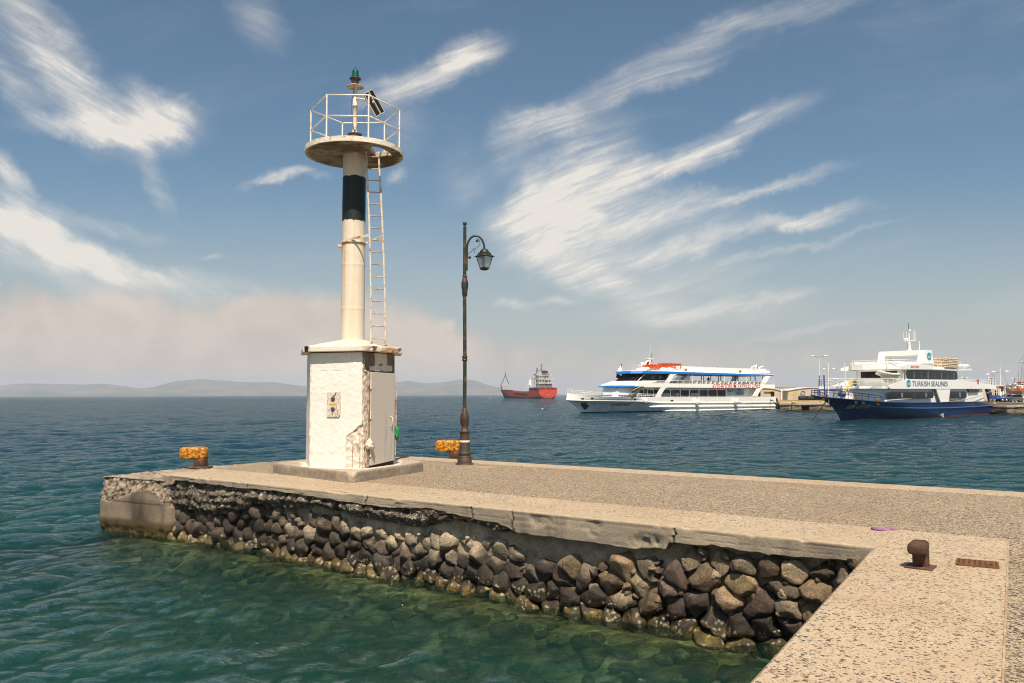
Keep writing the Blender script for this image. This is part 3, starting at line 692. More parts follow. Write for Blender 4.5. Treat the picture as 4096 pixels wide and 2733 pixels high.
# boulders lying on the bed at the foot of the wall
VV, FF, CC = [], [], []; off = 0
for k in range(620):
    u_, d_ = rng.uniform(-2.2, PLEN-.2), .2+2.6*rng.rand()**1.3
    x, y = P0.x+PD.x*u_+PN.x*d_, P0.y+PD.y*u_+PN.y*d_
    if (x-P1.x)*AN.x+(y-P1.y)*AN.y < .2: continue
    zb = float(beddepth(np.array([x]), np.array([y]))[0]); r_ = rng.uniform(.05, .19)
    P_ = S3*(1+.28*fbm(S3*1.5+k*3.3, 3, 64))[:, None]
    for _ in range(6):
        nv_ = rng.randn(3); nv_ /= np.linalg.norm(nv_); q = P_@nv_; P_ -= np.outer(np.clip(q-rng.uniform(.5, .85), 0, 1)*.8, nv_)
    ca, sa = math.cos(k*2.4), math.sin(k*2.4); P_ = P_*r_*np.array([1.35, .85, .6]); P_[:, :2] = P_[:, :2]@np.array([[ca, sa], [-sa, ca]]); top_ = zb+r_*.25; top_ = min(top_, -.07-r_*.6)
    pt = P_+np.array([x, y, top_]); c0 = np.array([(.06, .058, .03), (.11, .095, .045), (.22, .19, .11), (.28, .26, .17), (.08, .075, .035), (.17, .145, .075)][rng.randint(6)])
    VV.append(pt); FF.append(F3+off); off += len(pt); CC.append(np.clip(c0*(1+.6*fbm(pt*14, 3, 5)[:, None]), .008, .6))
tag(npmesh('seabed_rocks', np.concatenate(VV), np.concatenate(FF), attrmat('wall_stone', .85), attrs={'Col': np.concatenate(CC), 'wet': np.zeros(off)}), kind='stuff')
# broken clay tile showing under the coping
tb = MB()
for u0, u2, zt in ((7.1, 7.5, 0), (7.55, 7.9, 0), (8.0, 8.4, .01), (8.9, 9.0, 0)):
    zb = float(interp(slab_bot, (u0+u2)/2)); a = W3(np.array([u0, u2]), np.array([-.06, -.06]), np.array([zb, zb]))
    c_ = (a[0]+a[1])/2; tb.obox(c_+np.array([0, 0, -.01]), (PD.x, PD.y, 0), (PN.x, PN.y, 0), (0, 0, 1), (u2-u0)/2, .04, .028)
tb.build('clay_tile', mat('clay', (.28, .10, .05), .9, dirt=(.1, .05, .03), dirt_amt=.6, dscale=12, bump=.6), sea_wall)

# ================================================================ end block (older, rough, lower)
BT = 1.15
poly = [Vector((-9.2, 17.98)), Vector((-7.2, 16.83)), Vector((-6.6, 17.2)), Vector((-4.2, 22.8)), Vector((-5.0, 23.6)), Vector((-7.75, 20.35))]
def blockmesh():
    # walk the outline with fine steps, build top cap as radial grid
    per = []
    for i in range(len(poly)):
        a, b = poly[i], poly[(i+1) % len(poly)]; n = max(2, int((b-a).length/.035))
        for k in range(n): per.append(a+(b-a)*k/n)
    per = np.array([[p.x, p.y] for p in per]); c = per.mean(0)
    # round the corners
    for _ in range(5): per = (np.roll(per, 1, 0)+per*2+np.roll(per, -1, 0))/4
    nrm = np.roll(per, -1, 0)-np.roll(per, 1, 0); nrm = np.stack([nrm[:, 1], -nrm[:, 0]], 1); nrm /= np.linalg.norm(nrm, axis=1)[:, None]
    n = len(per); rows = []
    for t in np.linspace(.02, 1, 60): rows.append((c+(per-c)*t, np.full(n, BT), t))
    for k, (o, dz) in enumerate(((.0, -.004), (.02, -.02), (.035, -.05))): rows.append((per+nrm*o, np.full(n, BT+dz), 2))
    for z_ in np.linspace(BT-.08, -1.0, 66): rows.append((per+nrm*.04, np.full(n, z_), 3))
    V = np.concatenate([np.concatenate([r[0], r[1][:, None]], 1) for r in rows]); kk = np.concatenate([np.full(n, r[2]) for r in rows])
    NR = np.concatenate([nrm]*len(rows))
    f1 = fbm(V*2.2, 4, 71); f2 = fbm(V*13, 4, 72); f3 = vnoise(V*40, 73)
    smooth_low = np.clip((.80+.14*np.sin(V[:, 0]*3.1+1)+.1*f1-V[:, 2])/.05, 0, 1)*(kk == 3)         # board marked lower face
    amp = (1-smooth_low)
    side = (kk >= 2)
    bulge = np.clip((V[:, 2]-.75)/.3, 0, 1)*-.06
    d_ = (.05*f1+.055*f2+.03*f3)*amp+.012*f1*smooth_low+bulge*side
    under = np.clip((.18-V[:, 2])/.2, 0, 1)*(.08*f2-.05)
    V[:, :2] += NR*((d_+under)*side)[:, None]; V[:, 2] += np.where(side, 0, (.016*f2+.008*f3+.02*f1))
    cc = np.array([.27, .205, .145])*(1+.9*f2[:, None]); peb = ((f3 > .25) & (f2 > -.1))[:, None]; cc = np.where(peb & (amp > .5)[:, None], np.array([.42, .36, .28]), cc)
    dk = ((f3 < -.3))[:, None]*amp[:, None]; cc = cc*(1-.75*dk)
    sm = np.array([.22, .17, .12])*(1+.4*fbm(V*np.array([6, 6, 1.2]), 4, 74)[:, None]); seam = (((V[:, 2]+.03) % .17) < .01)[:, None]; sm = np.where(seam, sm*.4, sm)
    dkst = np.clip(np.exp(-((V[:, 0]+8.0)/.42)**2)*1.1+fbm(V*np.array([3, 3, 1]), 3, 75)*.8-.2, 0, 1)[:, None]; sm = sm*(1-dkst*.72)
    s_ = smooth_low[:, None]; cc = cc*(1-s_)+sm*s_
    wl = np.clip((.34+.05*f1-V[:, 2])/.10, 0, 1)[:, None]; cc = cc*(1-wl)+np.array([.085, .06, .025])*(1+.6*f2[:, None])*wl
    cc = np.clip(cc, .01, .7)
    me = npmesh('concrete_block', V, gridfaces(len(rows), n, True)[:, ::-1], attrmat('block_concrete', .92, .7, 30, .35, 55), attrs={'Col': cc, 'wet': wl[:, 0]})
    return me
blk = blockmesh(); tag(blk, 'rough pebbly concrete block at the tip of the pier with a stained lower face', 'concrete block')

# ================================================================ light beacon
HW = [Vector((-4.45, 17.3)), Vector((-4.10, 16.18)), Vector((-2.95, 15.84)), Vector((-2.48, 16.78)), Vector((-2.62, 17.75)), Vector((-3.75, 18.15))]
HC = sum(HW, Vector((0, 0)))/6
PZ = 1.50; WT = 3.80
# the plinth is a separate cast slab
PLQ = [Vector((-5.12, 17.2)), Vector((-4.75, 16.75)), Vector((-3.08, 15.13)), Vector((-2.98, 15.15)), Vector((-1.93, 17.35)), Vector((-2.0, 17.7)), Vector((-3.6, 19.2)), Vector((-4.2, 19.1))]
def plinth():
    per = []
    for i in range(len(PLQ)):
        a, b = PLQ[i], PLQ[(i+1) % len(PLQ)]; n = max(2, int((b-a).length/.03))
        for k in range(n): per.append(a+(b-a)*k/n)
    per = np.array([[p.x, p.y] for p in per]); c = per.mean(0); n = len(per)
    nrm = np.roll(per, -1, 0)-np.roll(per, 1, 0); nrm = np.stack([nrm[:, 1], -nrm[:, 0]], 1); nrm /= np.linalg.norm(nrm, axis=1)[:, None]
    rows = [(c+(per-c)*t, np.full(n, PZ), 0) for t in np.linspace(.05, .97, 24)]
    rows += [(per-nrm*.02, np.full(n, PZ-.004), 1), (per-nrm*.004, np.full(n, PZ-.018), 1)]+[(per+nrm*.01*k/8, np.full(n, PZ-.02-.21*k/8), 1) for k in range(1, 9)]
    V = np.concatenate([np.concatenate([r[0], r[1][:, None]], 1) for r in rows]); kk = np.concatenate([np.full(n, r[2]) for r in rows]); NR = np.concatenate([nrm]*len(rows))
    f1 = fbm(V*3, 4, 81); f2 = fbm(V*14, 4, 82)
    V[:, :2] += NR*((.012*f1+.010*f2)*(kk == 1))[:, None]; V[:, 2] += .006*f2*(kk == 0)
    # the front corner is knocked off
    q = np.hypot(V[:, 0]+3.03, V[:, 1]-15.13); V[:, 2] -= np.clip(.14-q, 0, 1)*.9*np.clip((V[:, 2]-1.32)/.15, 0, 1)
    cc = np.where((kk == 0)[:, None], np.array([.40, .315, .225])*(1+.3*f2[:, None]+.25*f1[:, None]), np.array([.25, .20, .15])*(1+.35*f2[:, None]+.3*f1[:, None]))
    dh = np.min([np.linalg.norm(V[:, :2]-np.array([(a+(b-a)*t).x, (a+(b-a)*t).y]), axis=1) for a, b in zip(HW, HW[1:]+HW[:1]) for t in np.linspace(0, 1, 12)], axis=0)
    wsp = (np.clip((.16+.08*f1-dh)/.05, 0, 1)*(kk == 0))[:, None]; cc = cc*(1-wsp)+np.array([.66, .57, .46])*wsp
    return npmesh('plinth', V, gridfaces(len(rows), n, True)[:, ::-1], attrmat('plinth_concrete', .92, .5, 45, .3, 60, wet=False), bea, attrs={'Col': cc})
bea = empty('light_beacon', (0, 0, 0), label='white harbour light tower with a black band, round balcony and side ladder', cat='beacon')
plinth()
hut_root = bea
def wallface(i, name, cfun):
    a, b = HW[i], HW[(i+1) % 6]; d = (b-a); ln = d.length; d = d/ln; nr = Vector((d.y, -d.x))
    nu, nv = int(ln/.011), int((WT-PZ)/.011); u = np.linspace(0, ln, nu); z = np.linspace(PZ-.02, WT, nv); U_, Z_ = np.meshgrid(u, z)
    P_ = np.stack([U_.ravel()+i*9, Z_.ravel(), U_.ravel()*0], 1)
    o, cc = cfun(U_.ravel(), Z_.ravel(), P_, ln)
    V = np.stack([a.x+d.x*U_.ravel()+nr.x*o, a.y+d.y*U_.ravel()+nr.y*o, Z_.ravel()], 1)
    return npmesh(name, V, gridfaces(nv, nu), attrmat('plaster', .85, .22, 30, .06, 25, wet=False), bea, attrs={'Col': cc})
WH = np.array([.78, .74, .67]); GR = np.array([.30, .25, .20])
def plain(u, z, P, ln):
    f1 = fbm(P*2.5, 5, 91); f2 = fbm(P*16, 4, 92)
    o = .006*f1+.004*f2; pit = vnoise(P*22, 93) > .93; o = o-pit*.004
    cc = WH*(1+.07*f1[:, None]+.05*f2[:, None]); ed = np.minimum(u, ln-u); w = (np.clip(.05-ed+.03*f1, 0, 1)*12*(f2 > .05))[:, None]; w = np.clip(w, 0, .7); cc = cc*(1-w)+GR*w
    cc = np.where(pit[:, None], cc*.55, cc)
    ds = (np.clip((z-3.45)/.3, 0, 1)*np.clip(fbm(P*np.array([7, 1.2, 1]), 4, 94)*2-.1, 0, 1)*.35)[:, None]; cc = cc*(1-ds)+np.array([.34, .30, .24])*ds
    lo_ = (np.clip((1.85-z)/.35, 0, 1)*np.clip(f2*2+.1, 0, 1)*.35)[:, None]; cc = cc*(1-lo_)+np.array([.48, .38, .26])*lo_
    return o, cc
def front(u, z, P, ln):
    o, cc = plain(u, z, P, ln); f1 = fbm(P*3.2, 4, 95); f2 = fbm(P*12, 5, 96)
    # the plaster has fallen off in the lower right and along the right corner
    uu = u/ln
    m1 = np.clip((uu-(.66+.10*f1)-np.clip(z-2.12, 0, 1)*1.1-np.clip(z-1.5, 0, .2)*.0)/.02, 0, 1)*np.clip((2.28+.1*f1+np.clip(uu-.8, 0, 1)*.5-z)/.02, 0, 1)
    m2 = np.clip((uu-.965+.02*f1)/.01, 0, 1)
    m = np.clip(m1+m2, 0, 1)
    rough_ = -.03+.030*f2+.02*f1
    o = o*(1-m)+rough_*m
    brk = np.array([.70, .615, .51])*(1+.22*f2[:, None]); hol = np.clip(-(f2+.25)*4, 0, 1)[:, None]; brk = brk*(1-hol*.4)
    cc = cc*(1-m[:, None])+brk*m[:, None]
    edge = (np.exp(-((m-.5)/.3)**2)*.45)[:, None]; cc = cc*(1-edge)+GR*.7*edge
    low = (np.clip((1.95+.1*f1-z)/.2, 0, 1)*(1-m)); o = o+low*.010*f2
    # scratches and a scar near the top
    sc_ = (np.exp(-((z-3.43-.01*f2)/.012)**2)*((uu > .18) & (uu < .62))*(f2 > -.05)).astype(float); o = o-sc_*.005; cc = cc*(1-.12*sc_[:, None])
    return o, cc
def doorface(u, z, P, ln):
    o, cc = plain(u, z, P, ln); f1 = fbm(P*4, 4, 97); f2 = fbm(P*14, 4, 98); uu = u/ln
    top = np.clip((z-3.42-.05*f1)/.02, 0, 1)
    arch = np.clip((z-3.50-.10*np.cos((uu-.58)*7)*-1)/.02, 0, 1)
    cc = np.where((top > .5)[:, None], np.array([.17, .13, .10])*(1+.5*f2[:, None]), cc)
    patch = ((np.abs(uu-.55) < .20+.05*f1) & (z > 3.60-.10*np.abs(uu-.55)/.2)) | ((z > 3.44) & (z < 3.55+.05*f1) & (uu > .2) & (uu < .93))
    cc = np.where(patch[:, None], np.array([.62, .54, .44])*(1+.15*f2[:, None]), cc)
    o = o+np.where(patch, .014, 0)-top*.012
    jam = ((uu < .20+.03*f1) | (uu > .95))
    o = np.where(jam & (z < 3.42), o-.012+.022*f2, o)
    jc = np.array([.58, .50, .40])*(1+.35*f2[:, None]); dkh = np.clip(-(f2+.25)*4, 0, 1)[:, None]; jc = jc*(1-.7*dkh)
    cc = np.where((jam & (z < 3.42))[:, None], jc, cc)
    return o, cc
for i, (nm, fn) in enumerate((('wall', plain), ('wall', front), ('wall', doorface), ('wall', plain), ('wall', plain), ('wall', plain))):
    wallface(i, nm, fn)
# door
a, b = HW[2], HW[3]; dd = (b-a).normalized(); dn_ = Vector((dd.y, -dd.x)); ln = (b-a).length
def D3(u, o, z): p = a+dd*u+dn_*o; return (p.x, p.y, z)
d0, d1 = ln*.17, ln*.945
dm = mat('door_paint', (.52, .465, .40), .55, dirt=(.33, .31, .30), dirt_amt=.15, dscale=3, streak=.15, bump=.1, bscale=40)
dr = MB().prism([(d0, 1.545), (d1, 1.59), (d1+.005, 3.395), (d0, 3.41)], lambda u, v, d: D3(u, d, v), .02, .055).build('door', dm, bea, bevel=.006)
MB().tube([D3(d1-.15, .056, 2.50), D3(d1-.15, .10, 2.49), D3(d1-.15, .10, 2.32), D3(d1-.15, .056, 2.31)], .009, 6).build('handle', mat('white_metal', (.68, .62, .53), .5, bump=.1), dr)
for z_ in (1.80, 2.55, 3.15):
    MB().lathe([(.016, -.08), (.016, .08)], D3(d0-.012, .055, z_), 8).build('hinge', mat('white_metal', (0, 0, 0)), dr)
fr = MB()
fr.prism([(d0-.05, 1.52), (d0-.02, 1.52), (d0-.02, 3.42), (d0-.05, 3.42)], lambda u, v, d: D3(u, d, v), -.03, .03)
fr.prism([(d1+.02, 1.52), (d1+.045, 1.52), (d1+.045, 3.40), (d1+.02, 3.40)], lambda u, v, d: D3(u, d, v), -.03, .03)
fr.build('door_frame', mat('frame_paint', (.52, .44, .35), .7, dirt=(.22, .12, .06), dirt_amt=.6, dscale=9, bump=.3), bea)
MB().prism([(d0-.02, 1.5), (d1+.02, 1.5), (d1+.02, 3.43), (d0-.02, 3.43)], lambda u, v, d: D3(u, d, v), .012, .018).build('door_gap_shade', mat('gap_shade_dark', (.02, .017, .015), .9), bea)  # flat dark sheet, paints the shaded gap round the door
# bare reinforcing rods at the broken corner and beside the door
class Rods:
    def tube(s, pts, r, n): MB().tube(pts, r, n).build('reinforcing_rod', mat('painted_rod', (.62, .53, .42), .7, dirt=(.3, .13, .05), dirt_amt=.5, dscale=10), bea)
rb_ = Rods()
for u_, o_, z0, z1 in ((d0-.085, .02, 1.55, 2.9), (d0-.12, .01, 1.6, 2.3)): rb_.tube([D3(u_, o_, z0), D3(u_+.01, o_+.012, (z0+z1)/2), D3(u_-.006, o_, z1)], .008, 6)
for u_, o_, z0, z1 in ((d1+.075, .02, 1.6, 3.35), (d1+.05, .05, 1.7, 3.0)): rb_.tube([D3(u_, o_, z0), D3(u_-.01, o_+.02, (z0+z1)/2), D3(u_+.01, o_, z1)], .008, 6)
for z_ in (1.9, 2.35, 2.62, 2.85): rb_.tube([D3(d1+.03, .035, z_), D3(d1+.10, .035, z_)], .007, 6)
a1, b1 = HW[1], HW[2]; fd = (b1-a1).normalized(); fn_ = Vector((fd.y, -fd.x)); fl = (b1-a1).length
def F3D(u, o, z): p = a1+fd*u+fn_*o; return (p.x, p.y, z)
for u_, z0, z1 in ((fl*.80, 1.52, 2.05), (fl*.93, 1.52, 2.2)): rb_.tube([F3D(u_, -.012, z0), F3D(u_+.01, -.004, (z0+z1)/2), F3D(u_, -.02, z1)], .009, 6)
# mosaic plaque
pu, pz, pw, ph = .40, 2.76, .148, .245
plaq = MB().prism([(pu, pz-ph), (pu+2*pw-.03, pz-ph), (pu+2*pw, pz-ph+.04), (pu+2*pw, pz+ph), (pu, pz+ph)], lambda u, v, d: F3D(u, d, v), 0, .022)
def mosaic():
    m, nt, b_ = newmat('mosaic'); L = nt.links.new; tc = nn(nt, 'ShaderNodeTexCoord'); vo = nn(nt, 'ShaderNodeTexVoronoi', feature='DISTANCE_TO_EDGE', Scale=11); L(tc.outputs['Object'], vo.inputs['Vector'])
    v2_ = nn(nt, 'ShaderNodeTexVoronoi', Scale=11); L(tc.outputs['Object'], v2_.inputs['Vector'])
    lt = nn(nt, 'ShaderNodeMath', operation='LESS_THAN'); L(vo.outputs['Distance'], lt.inputs[0]); lt.inputs[1].default_value = .022
    hv = nn(nt, 'ShaderNodeSeparateColor'); L(v2_.outputs['Color'], hv.inputs[0])
    c1 = nn(nt, 'ShaderNodeMix', data_type='RGBA'); L(hv.outputs[0], c1.inputs[0]); c1.inputs[6].default_value = (.60, .53, .44, 1); c1.inputs[7].default_value = (.70, .62, .52, 1)
    mx = nn(nt, 'ShaderNodeMix', data_type='RGBA'); L(lt.outputs[0], mx.inputs[0]); L(c1.outputs[2], mx.inputs[6]); mx.inputs[7].default_value = (.10, .07, .05, 1); L(mx.outputs[2], b_.inputs[0]); b_.inputs['Roughness'].default_value = .35
    return m
pq = plaq.build('plaque', mosaic(), bea)
DSM = mat('dark_stone', (.07, .055, .045), .3, bump=.1)
for z_, la, lb in ((pz+.108, (.137, .15), (.205, .222)), (pz-.092, (.137, -.135), (.137, -.205))):
    ds_ = MB().lathe([(.043, 0), (.043, .012), (.035, .018)], F3D(pu+.137, .022, z_), 20, ax=(fn_.x, fn_.y, 0)); ds_.tube([F3D(pu+la[0], .026, pz+la[1]), F3D(pu+lb[0], .026, pz+lb[1])], .006, 5); ds_.build('ornament', DSM, pq)
MB().prism([(pu+.055, pz-.002), (pu+.225, pz-.002), (pu+.225, pz+.034), (pu+.055, pz+.034)], lambda u, v, d: F3D(u, d, v), .02, .027).build('ornament_bar', mat('mustard_tile', (.75, .42, .06), .4), pq)
# roof slab: overhanging hexagon with chipped edge, low pyramid on top
def roof():
    per = []; ov = .17
    hex_ = [HC+(p-HC)*(1+ov/(p-HC).length) for p in HW]
    for i in range(6):
        p, q = hex_[i], hex_[(i+1) % 6]; n = int((q-p).length/.02)
        for k in range(n): per.append(p+(q-p)*k/n)
    per = np.array([[p.x, p.y] for p in per]); c = np.array([-3.40, 16.95]); n = len(per)
    nrm = np.roll(per, -1, 0)-np.roll(per, 1, 0); nrm = np.stack([nrm[:, 1], -nrm[:, 0]], 1); nrm /= np.linalg.norm(nrm, axis=1)[:, None]
    rows = [(c+(per-c)*t, np.full(n, WT+.02), 0) for t in (.3, .7, .86, .99)]
    rows += [(per-nrm*.004, np.full(n, WT+.022), 1)]+[(per, np.full(n, WT+.025+.095*k/7), 1) for k in range(8)]
    rows += [(c+(per-c)*t, np.full(n, WT+.125+.195*(1-t)/.8), 2) for t in np.linspace(.985, .12, 34)]
    V = np.concatenate([np.concatenate([r[0], r[1][:, None]], 1) for r in rows]); kk = np.concatenate([np.full(n, r[2]) for r in rows]); NR = np.concatenate([nrm]*len(rows))
    f1 = fbm(V*4, 4, 101); f2 = fbm(V*15, 4, 102)
    rightside = np.clip((V[:, 0]+3.05)/.15, 0, 1)
    ch = np.clip(f1-.12, 0, 1)*(.05+.14*rightside)+.015*f2*rightside
    corner = np.clip(.16-np.hypot(V[:, 0]-hex_[1].x, V[:, 1]-hex_[1].y), 0, 1)*.5
    V[:, :2] -= NR*((ch+corner)*(kk == 1))[:, None]; V[:, 2] += .007*f2*(kk == 2)-.0*f1
    cc = np.array([.72, .64, .53])*(1+.12*f2[:, None]); gr = (np.clip(f1*2+.4, 0, 1)*(kk == 2)*(1-rightside))[:, None]; cc = cc*(1-gr*.75)+np.array([.42, .47, .31])*gr*.75
    ru = (np.clip(.55+fbm(V*3.1, 3, 103)*1.6, 0, 1)*rightside*np.clip((1.1-np.hypot(V[:, 0]+2.6, (V[:, 1]-16.3)*1.0))/.7, 0, 1))[:, None]*(kk >= 1)[:, None]; cc = cc*(1-ru*.8)+np.array([.42, .20, .07])*ru*.8
    bare = ((ch > .03) | (corner > .03))[:, None] & (kk == 1)[:, None]; cc = np.where(bare, np.array([.36, .28, .20])*(1+.5*f2[:, None]), cc); cc = np.where((corner > .035)[:, None], np.array([.06, .05, .04]), cc)
    return npmesh('roof', V, gridfaces(len(rows), n, True), attrmat('plaster', .85), bea, attrs={'Col': cc})
roof()
TX, TY = -3.40, 16.95
def column():
    n = 96; zs_ = np.linspace(4.02, 8.125, 420); th = np.linspace(0, 2*math.pi, n, endpoint=False); T_, Z_ = np.meshgrid(th, zs_)
    x, y = np.cos(T_).ravel(), np.sin(T_).ravel(); z = Z_.ravel()
    P_ = np.stack([x*.8, y*.8, z], 1); f1 = fbm(P_*3, 4, 111); f2 = fbm(P_*14, 4, 112)
    r = .249-.006*(z-4)/4+.003*f1+.0016*f2+.004*np.exp(-((z-4.78)/.03)**2)+.0035*np.exp(-((z-5.72)/.03)**2)+.006*np.clip((4.08-z)/.05, 0, 1)
    band = np.clip((z-(6.665+.03*fbm(P_*np.array([6, 6, 3]), 3, 113)))/.006, 0, 1)*np.clip((7.635+.025*fbm(P_*np.array([5, 5, 3]), 3, 114)-z)/.006, 0, 1)
    r += band*(.002+.0015*f2)
    cc = np.array([.70, .60, .47])*(1+.05*f1[:, None]+.05*f2[:, None]); up = (np.clip((z-6.2)/.6, 0, 1)*.4)[:, None]; cc = cc*(1-up)+np.array([.56, .49, .39])*up
    drip = (np.clip((6.19-z)/.02, 0, 1)*np.exp(-np.clip(6.19-z, 0, 9)/1.1)*np.exp(-((((T_.ravel()-R(232)+.03*f1+math.pi) % (2*math.pi))-math.pi)/.13)**2)*np.clip(.7+f2, 0, 1))[:, None]
    cc = cc*(1-drip*.85)+np.array([.60, .26, .07])*drip*.85
    yl = (np.clip(fbm(P_*np.array([5, 5, .7]), 4, 115)*2-.1, 0, 1)*.35)[:, None]; cc = cc*(1-yl)+np.array([.58, .42, .24])*yl
    cc = cc*(1-band[:, None])+np.array([.006, .012, .010])*(1+.5*f2[:, None])*band[:, None]
    tp = (np.clip((z-7.9)/.2, 0, 1)*np.clip(f1*1.5+.4, 0, 1)*.5)[:, None]; cc = cc*(1-tp)+np.array([.30, .25, .19])*tp
    V = np.stack([TX+x*r, TY+y*r, z], 1)
    return npmesh('column', V, gridfaces(len(zs_), n, True), attrmat('column_paint', .55, .15, 22, .07, 20, wet=False, spec=.4), bea, attrs={'Col': cc})
column()
# clamp ring with arms out to the ladder
WMm = mat('chalky_white', (.66, .585, .48), .7, dirt=(.34, .18, .09), dirt_amt=.28, dscale=7, bump=.8, bscale=45)
cl_ = MB(); ring = [(TX+math.cos(t)*.262, TY+math.sin(t)*.262) for t in np.linspace(0, 2*math.pi, 49)[:-1]]
pts = []
cl_.lathe([(.250, -.022), (.266, -.022), (.266, .022), (.250, .022)], (TX, TY, 6.20), 40, caps=False)
cl_.obox((TX-.255, TY-.14, 6.12), (1, 0, 0), (0, 1, 0), (0, 0, 1), .045, .03, .035)
cl_.build('clamp', mat('rusty_clamp', (.60, .50, .38), .7, dirt=(.38, .17, .06), dirt_amt=.5, dscale=9, bump=.4), bea)
# disc
hole = [gp(1160+x/3.136, 230+y/3.136, 8.12) for x, y in ((1030, 1112), (1120, 1128), (1215, 1168), (1292, 1228), (1075, 1246), (1040, 1200), (985, 1150))]
DR = 1.045
outl = [(TX+math.cos(t)*DR, TY+math.sin(t)*DR) for t in np.linspace(0, 2*math.pi, 97)[:-1]]
hl = [(p.x, p.y) for p in hole]
def disc():
    b_ = MB(); b_.prism([outl, hl[::-1]], lambda u, v, d: (u, v, d), 8.12, 8.225)
    o = b_.build('balcony', None, bea)
    me = o.data; bm = bmesh.new(); bm.from_mesh(me)
    bmesh.ops.triangulate(bm, faces=bm.faces)
    for _ in range(4):
        es = [e for e in bm.edges if e.calc_length() > .045]
        if es: bmesh.ops.subdivide_edges(bm, edges=es, cuts=1); bmesh.ops.triangulate(bm, faces=bm.faces)
    V = np.array([v.co[:] for v in bm.verts]); f1 = fbm(V*3.5, 4, 121); f2 = fbm(V*16, 4, 122)
    rr = np.hypot(V[:, 0]-TX, V[:, 1]-TY); inn = rr < DR-.004
    bott = (V[:, 2] < 8.13)
    for i, v in enumerate(bm.verts):
        if bott[i] and inn[i]: v.co.z += .012*f1[i]+.012*f2[i]-.004
        elif not inn[i]:
            k = (.006*f1[i]+.006*f2[i])-max(f1[i]-.3, 0)*.07; v.co.x += (V[i, 0]-TX)/rr[i]*k; v.co.y += (V[i, 1]-TY)/rr[i]*k
    bm.to_mesh(me); bm.free()
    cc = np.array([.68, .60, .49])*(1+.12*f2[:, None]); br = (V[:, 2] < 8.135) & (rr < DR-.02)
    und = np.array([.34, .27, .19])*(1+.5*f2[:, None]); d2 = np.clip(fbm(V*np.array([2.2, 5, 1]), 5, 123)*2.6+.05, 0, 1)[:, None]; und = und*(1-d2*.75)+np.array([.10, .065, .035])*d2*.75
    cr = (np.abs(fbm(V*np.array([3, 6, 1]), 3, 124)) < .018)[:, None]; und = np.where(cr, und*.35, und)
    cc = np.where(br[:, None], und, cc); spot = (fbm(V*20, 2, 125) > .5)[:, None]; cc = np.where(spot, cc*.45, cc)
    inh = (rr < DR-.02) & (V[:, 2] > 8.14) & (V[:, 2] < 8.22); cc = np.where(inh[:, None], np.array([.45, .36, .26]), cc)
    at = me.attributes.new('Col', 'FLOAT_COLOR', 'POINT'); at.data.foreach_set('color', np.concatenate([np.clip(cc, .01, .8), np.ones((len(cc), 1))], 1).astype(np.float32).ravel())
    me.materials.append(attrmat('plaster', .85))
disc()
# rail: hexagon with two rings
rl = MB(); RR = .965; hexa = [R(a_) for a_ in (-115, -62, 2, 58, 118, 178)]
hp = [(TX+math.cos(t)*RR, TY+math.sin(t)*RR) for t in hexa]
for (x, y) in hp: rl.tube([(x, y, 8.21), (x, y, 9.14)], .018, 8)
for z_ in (9.14, 8.70): rl.tube([(x, y, z_) for x, y in hp], .016, 8, closed=True)
rl.build('railing', mat('rail_white', (.76, .68, .58), .45, dirt=(.35, .2, .12), dirt_amt=.12, dscale=12), bea)
# light: flange, pipe, plate, lantern
cen = (TX, TY)
ped = MB(); ped.lathe([(.05, 0), (.13, .0), (.10, .22), (.085, .34)], (TX, TY, 8.22), 24)
ped.build('pedestal', WMm, bea)
MB().lathe([(.15, 0), (.155, .01), (.155, .03), (.12, .045)], (TX, TY, 8.565), 24).build('flange', mat('dark_rust', (.045, .03, .022), .8, bump=.5), bea)
MB().lathe([(.07, 0), (.05, .08), (.045, .10), (.045, .60), (.055, .61), (.055, .65), (.045, .66), (.045, 1.05)], (TX, TY, 8.6), 20).build('pipe', mat('pipe_paint', (.66, .575, .46), .6, dirt=(.38, .2, .1), dirt_amt=.2, dscale=8, bump=.2), bea)
MB().lathe([(.0, 0), (.185, 0), (.187, .012), (.0, .014)], (TX, TY, 9.64), 32, caps=False).build('mounting_plate', mat('plate_paint', (.60, .52, .41), .6, dirt=(.2, .12, .07), dirt_amt=.4, dscale=16), bea)
lan = MB().lathe([(.082, 0), (.082, .13), (.09, .15), (.125, .165), (.125, .18), (.085, .19)], (TX, TY, 9.655), 24).build('lantern_housing', mat('lantern_black', (.03, .027, .022), .5, dirt=(.2, .12, .07), dirt_amt=.25, dscale=14), bea)
gm, gnt, gb = newmat('green_lens'); gb.inputs['Base Color'].default_value = (.0, .10, .075, 1); gb.inputs['Roughness'].default_value = .12; gb.inputs['Transmission Weight'].default_value = .35; gb.inputs['Coat Weight'].default_value = .6
MB().lathe([(.086, 0), (.084, .02), (.082, .045), (.080, .05), (.080, .075), (.078, .08), (.077, .105), (.075, .11), (.074, .135), (.070, .16), (.045, .195), (.015, .215), (.006, .235), (.004, .27)], (TX, TY, 9.845), 28).build('lantern_lens', gm, lan)
# solar panel on a bracket to the right, seen from its underside
sp = empty('solar_panel', (0, 0, 0)); sp.parent = bea
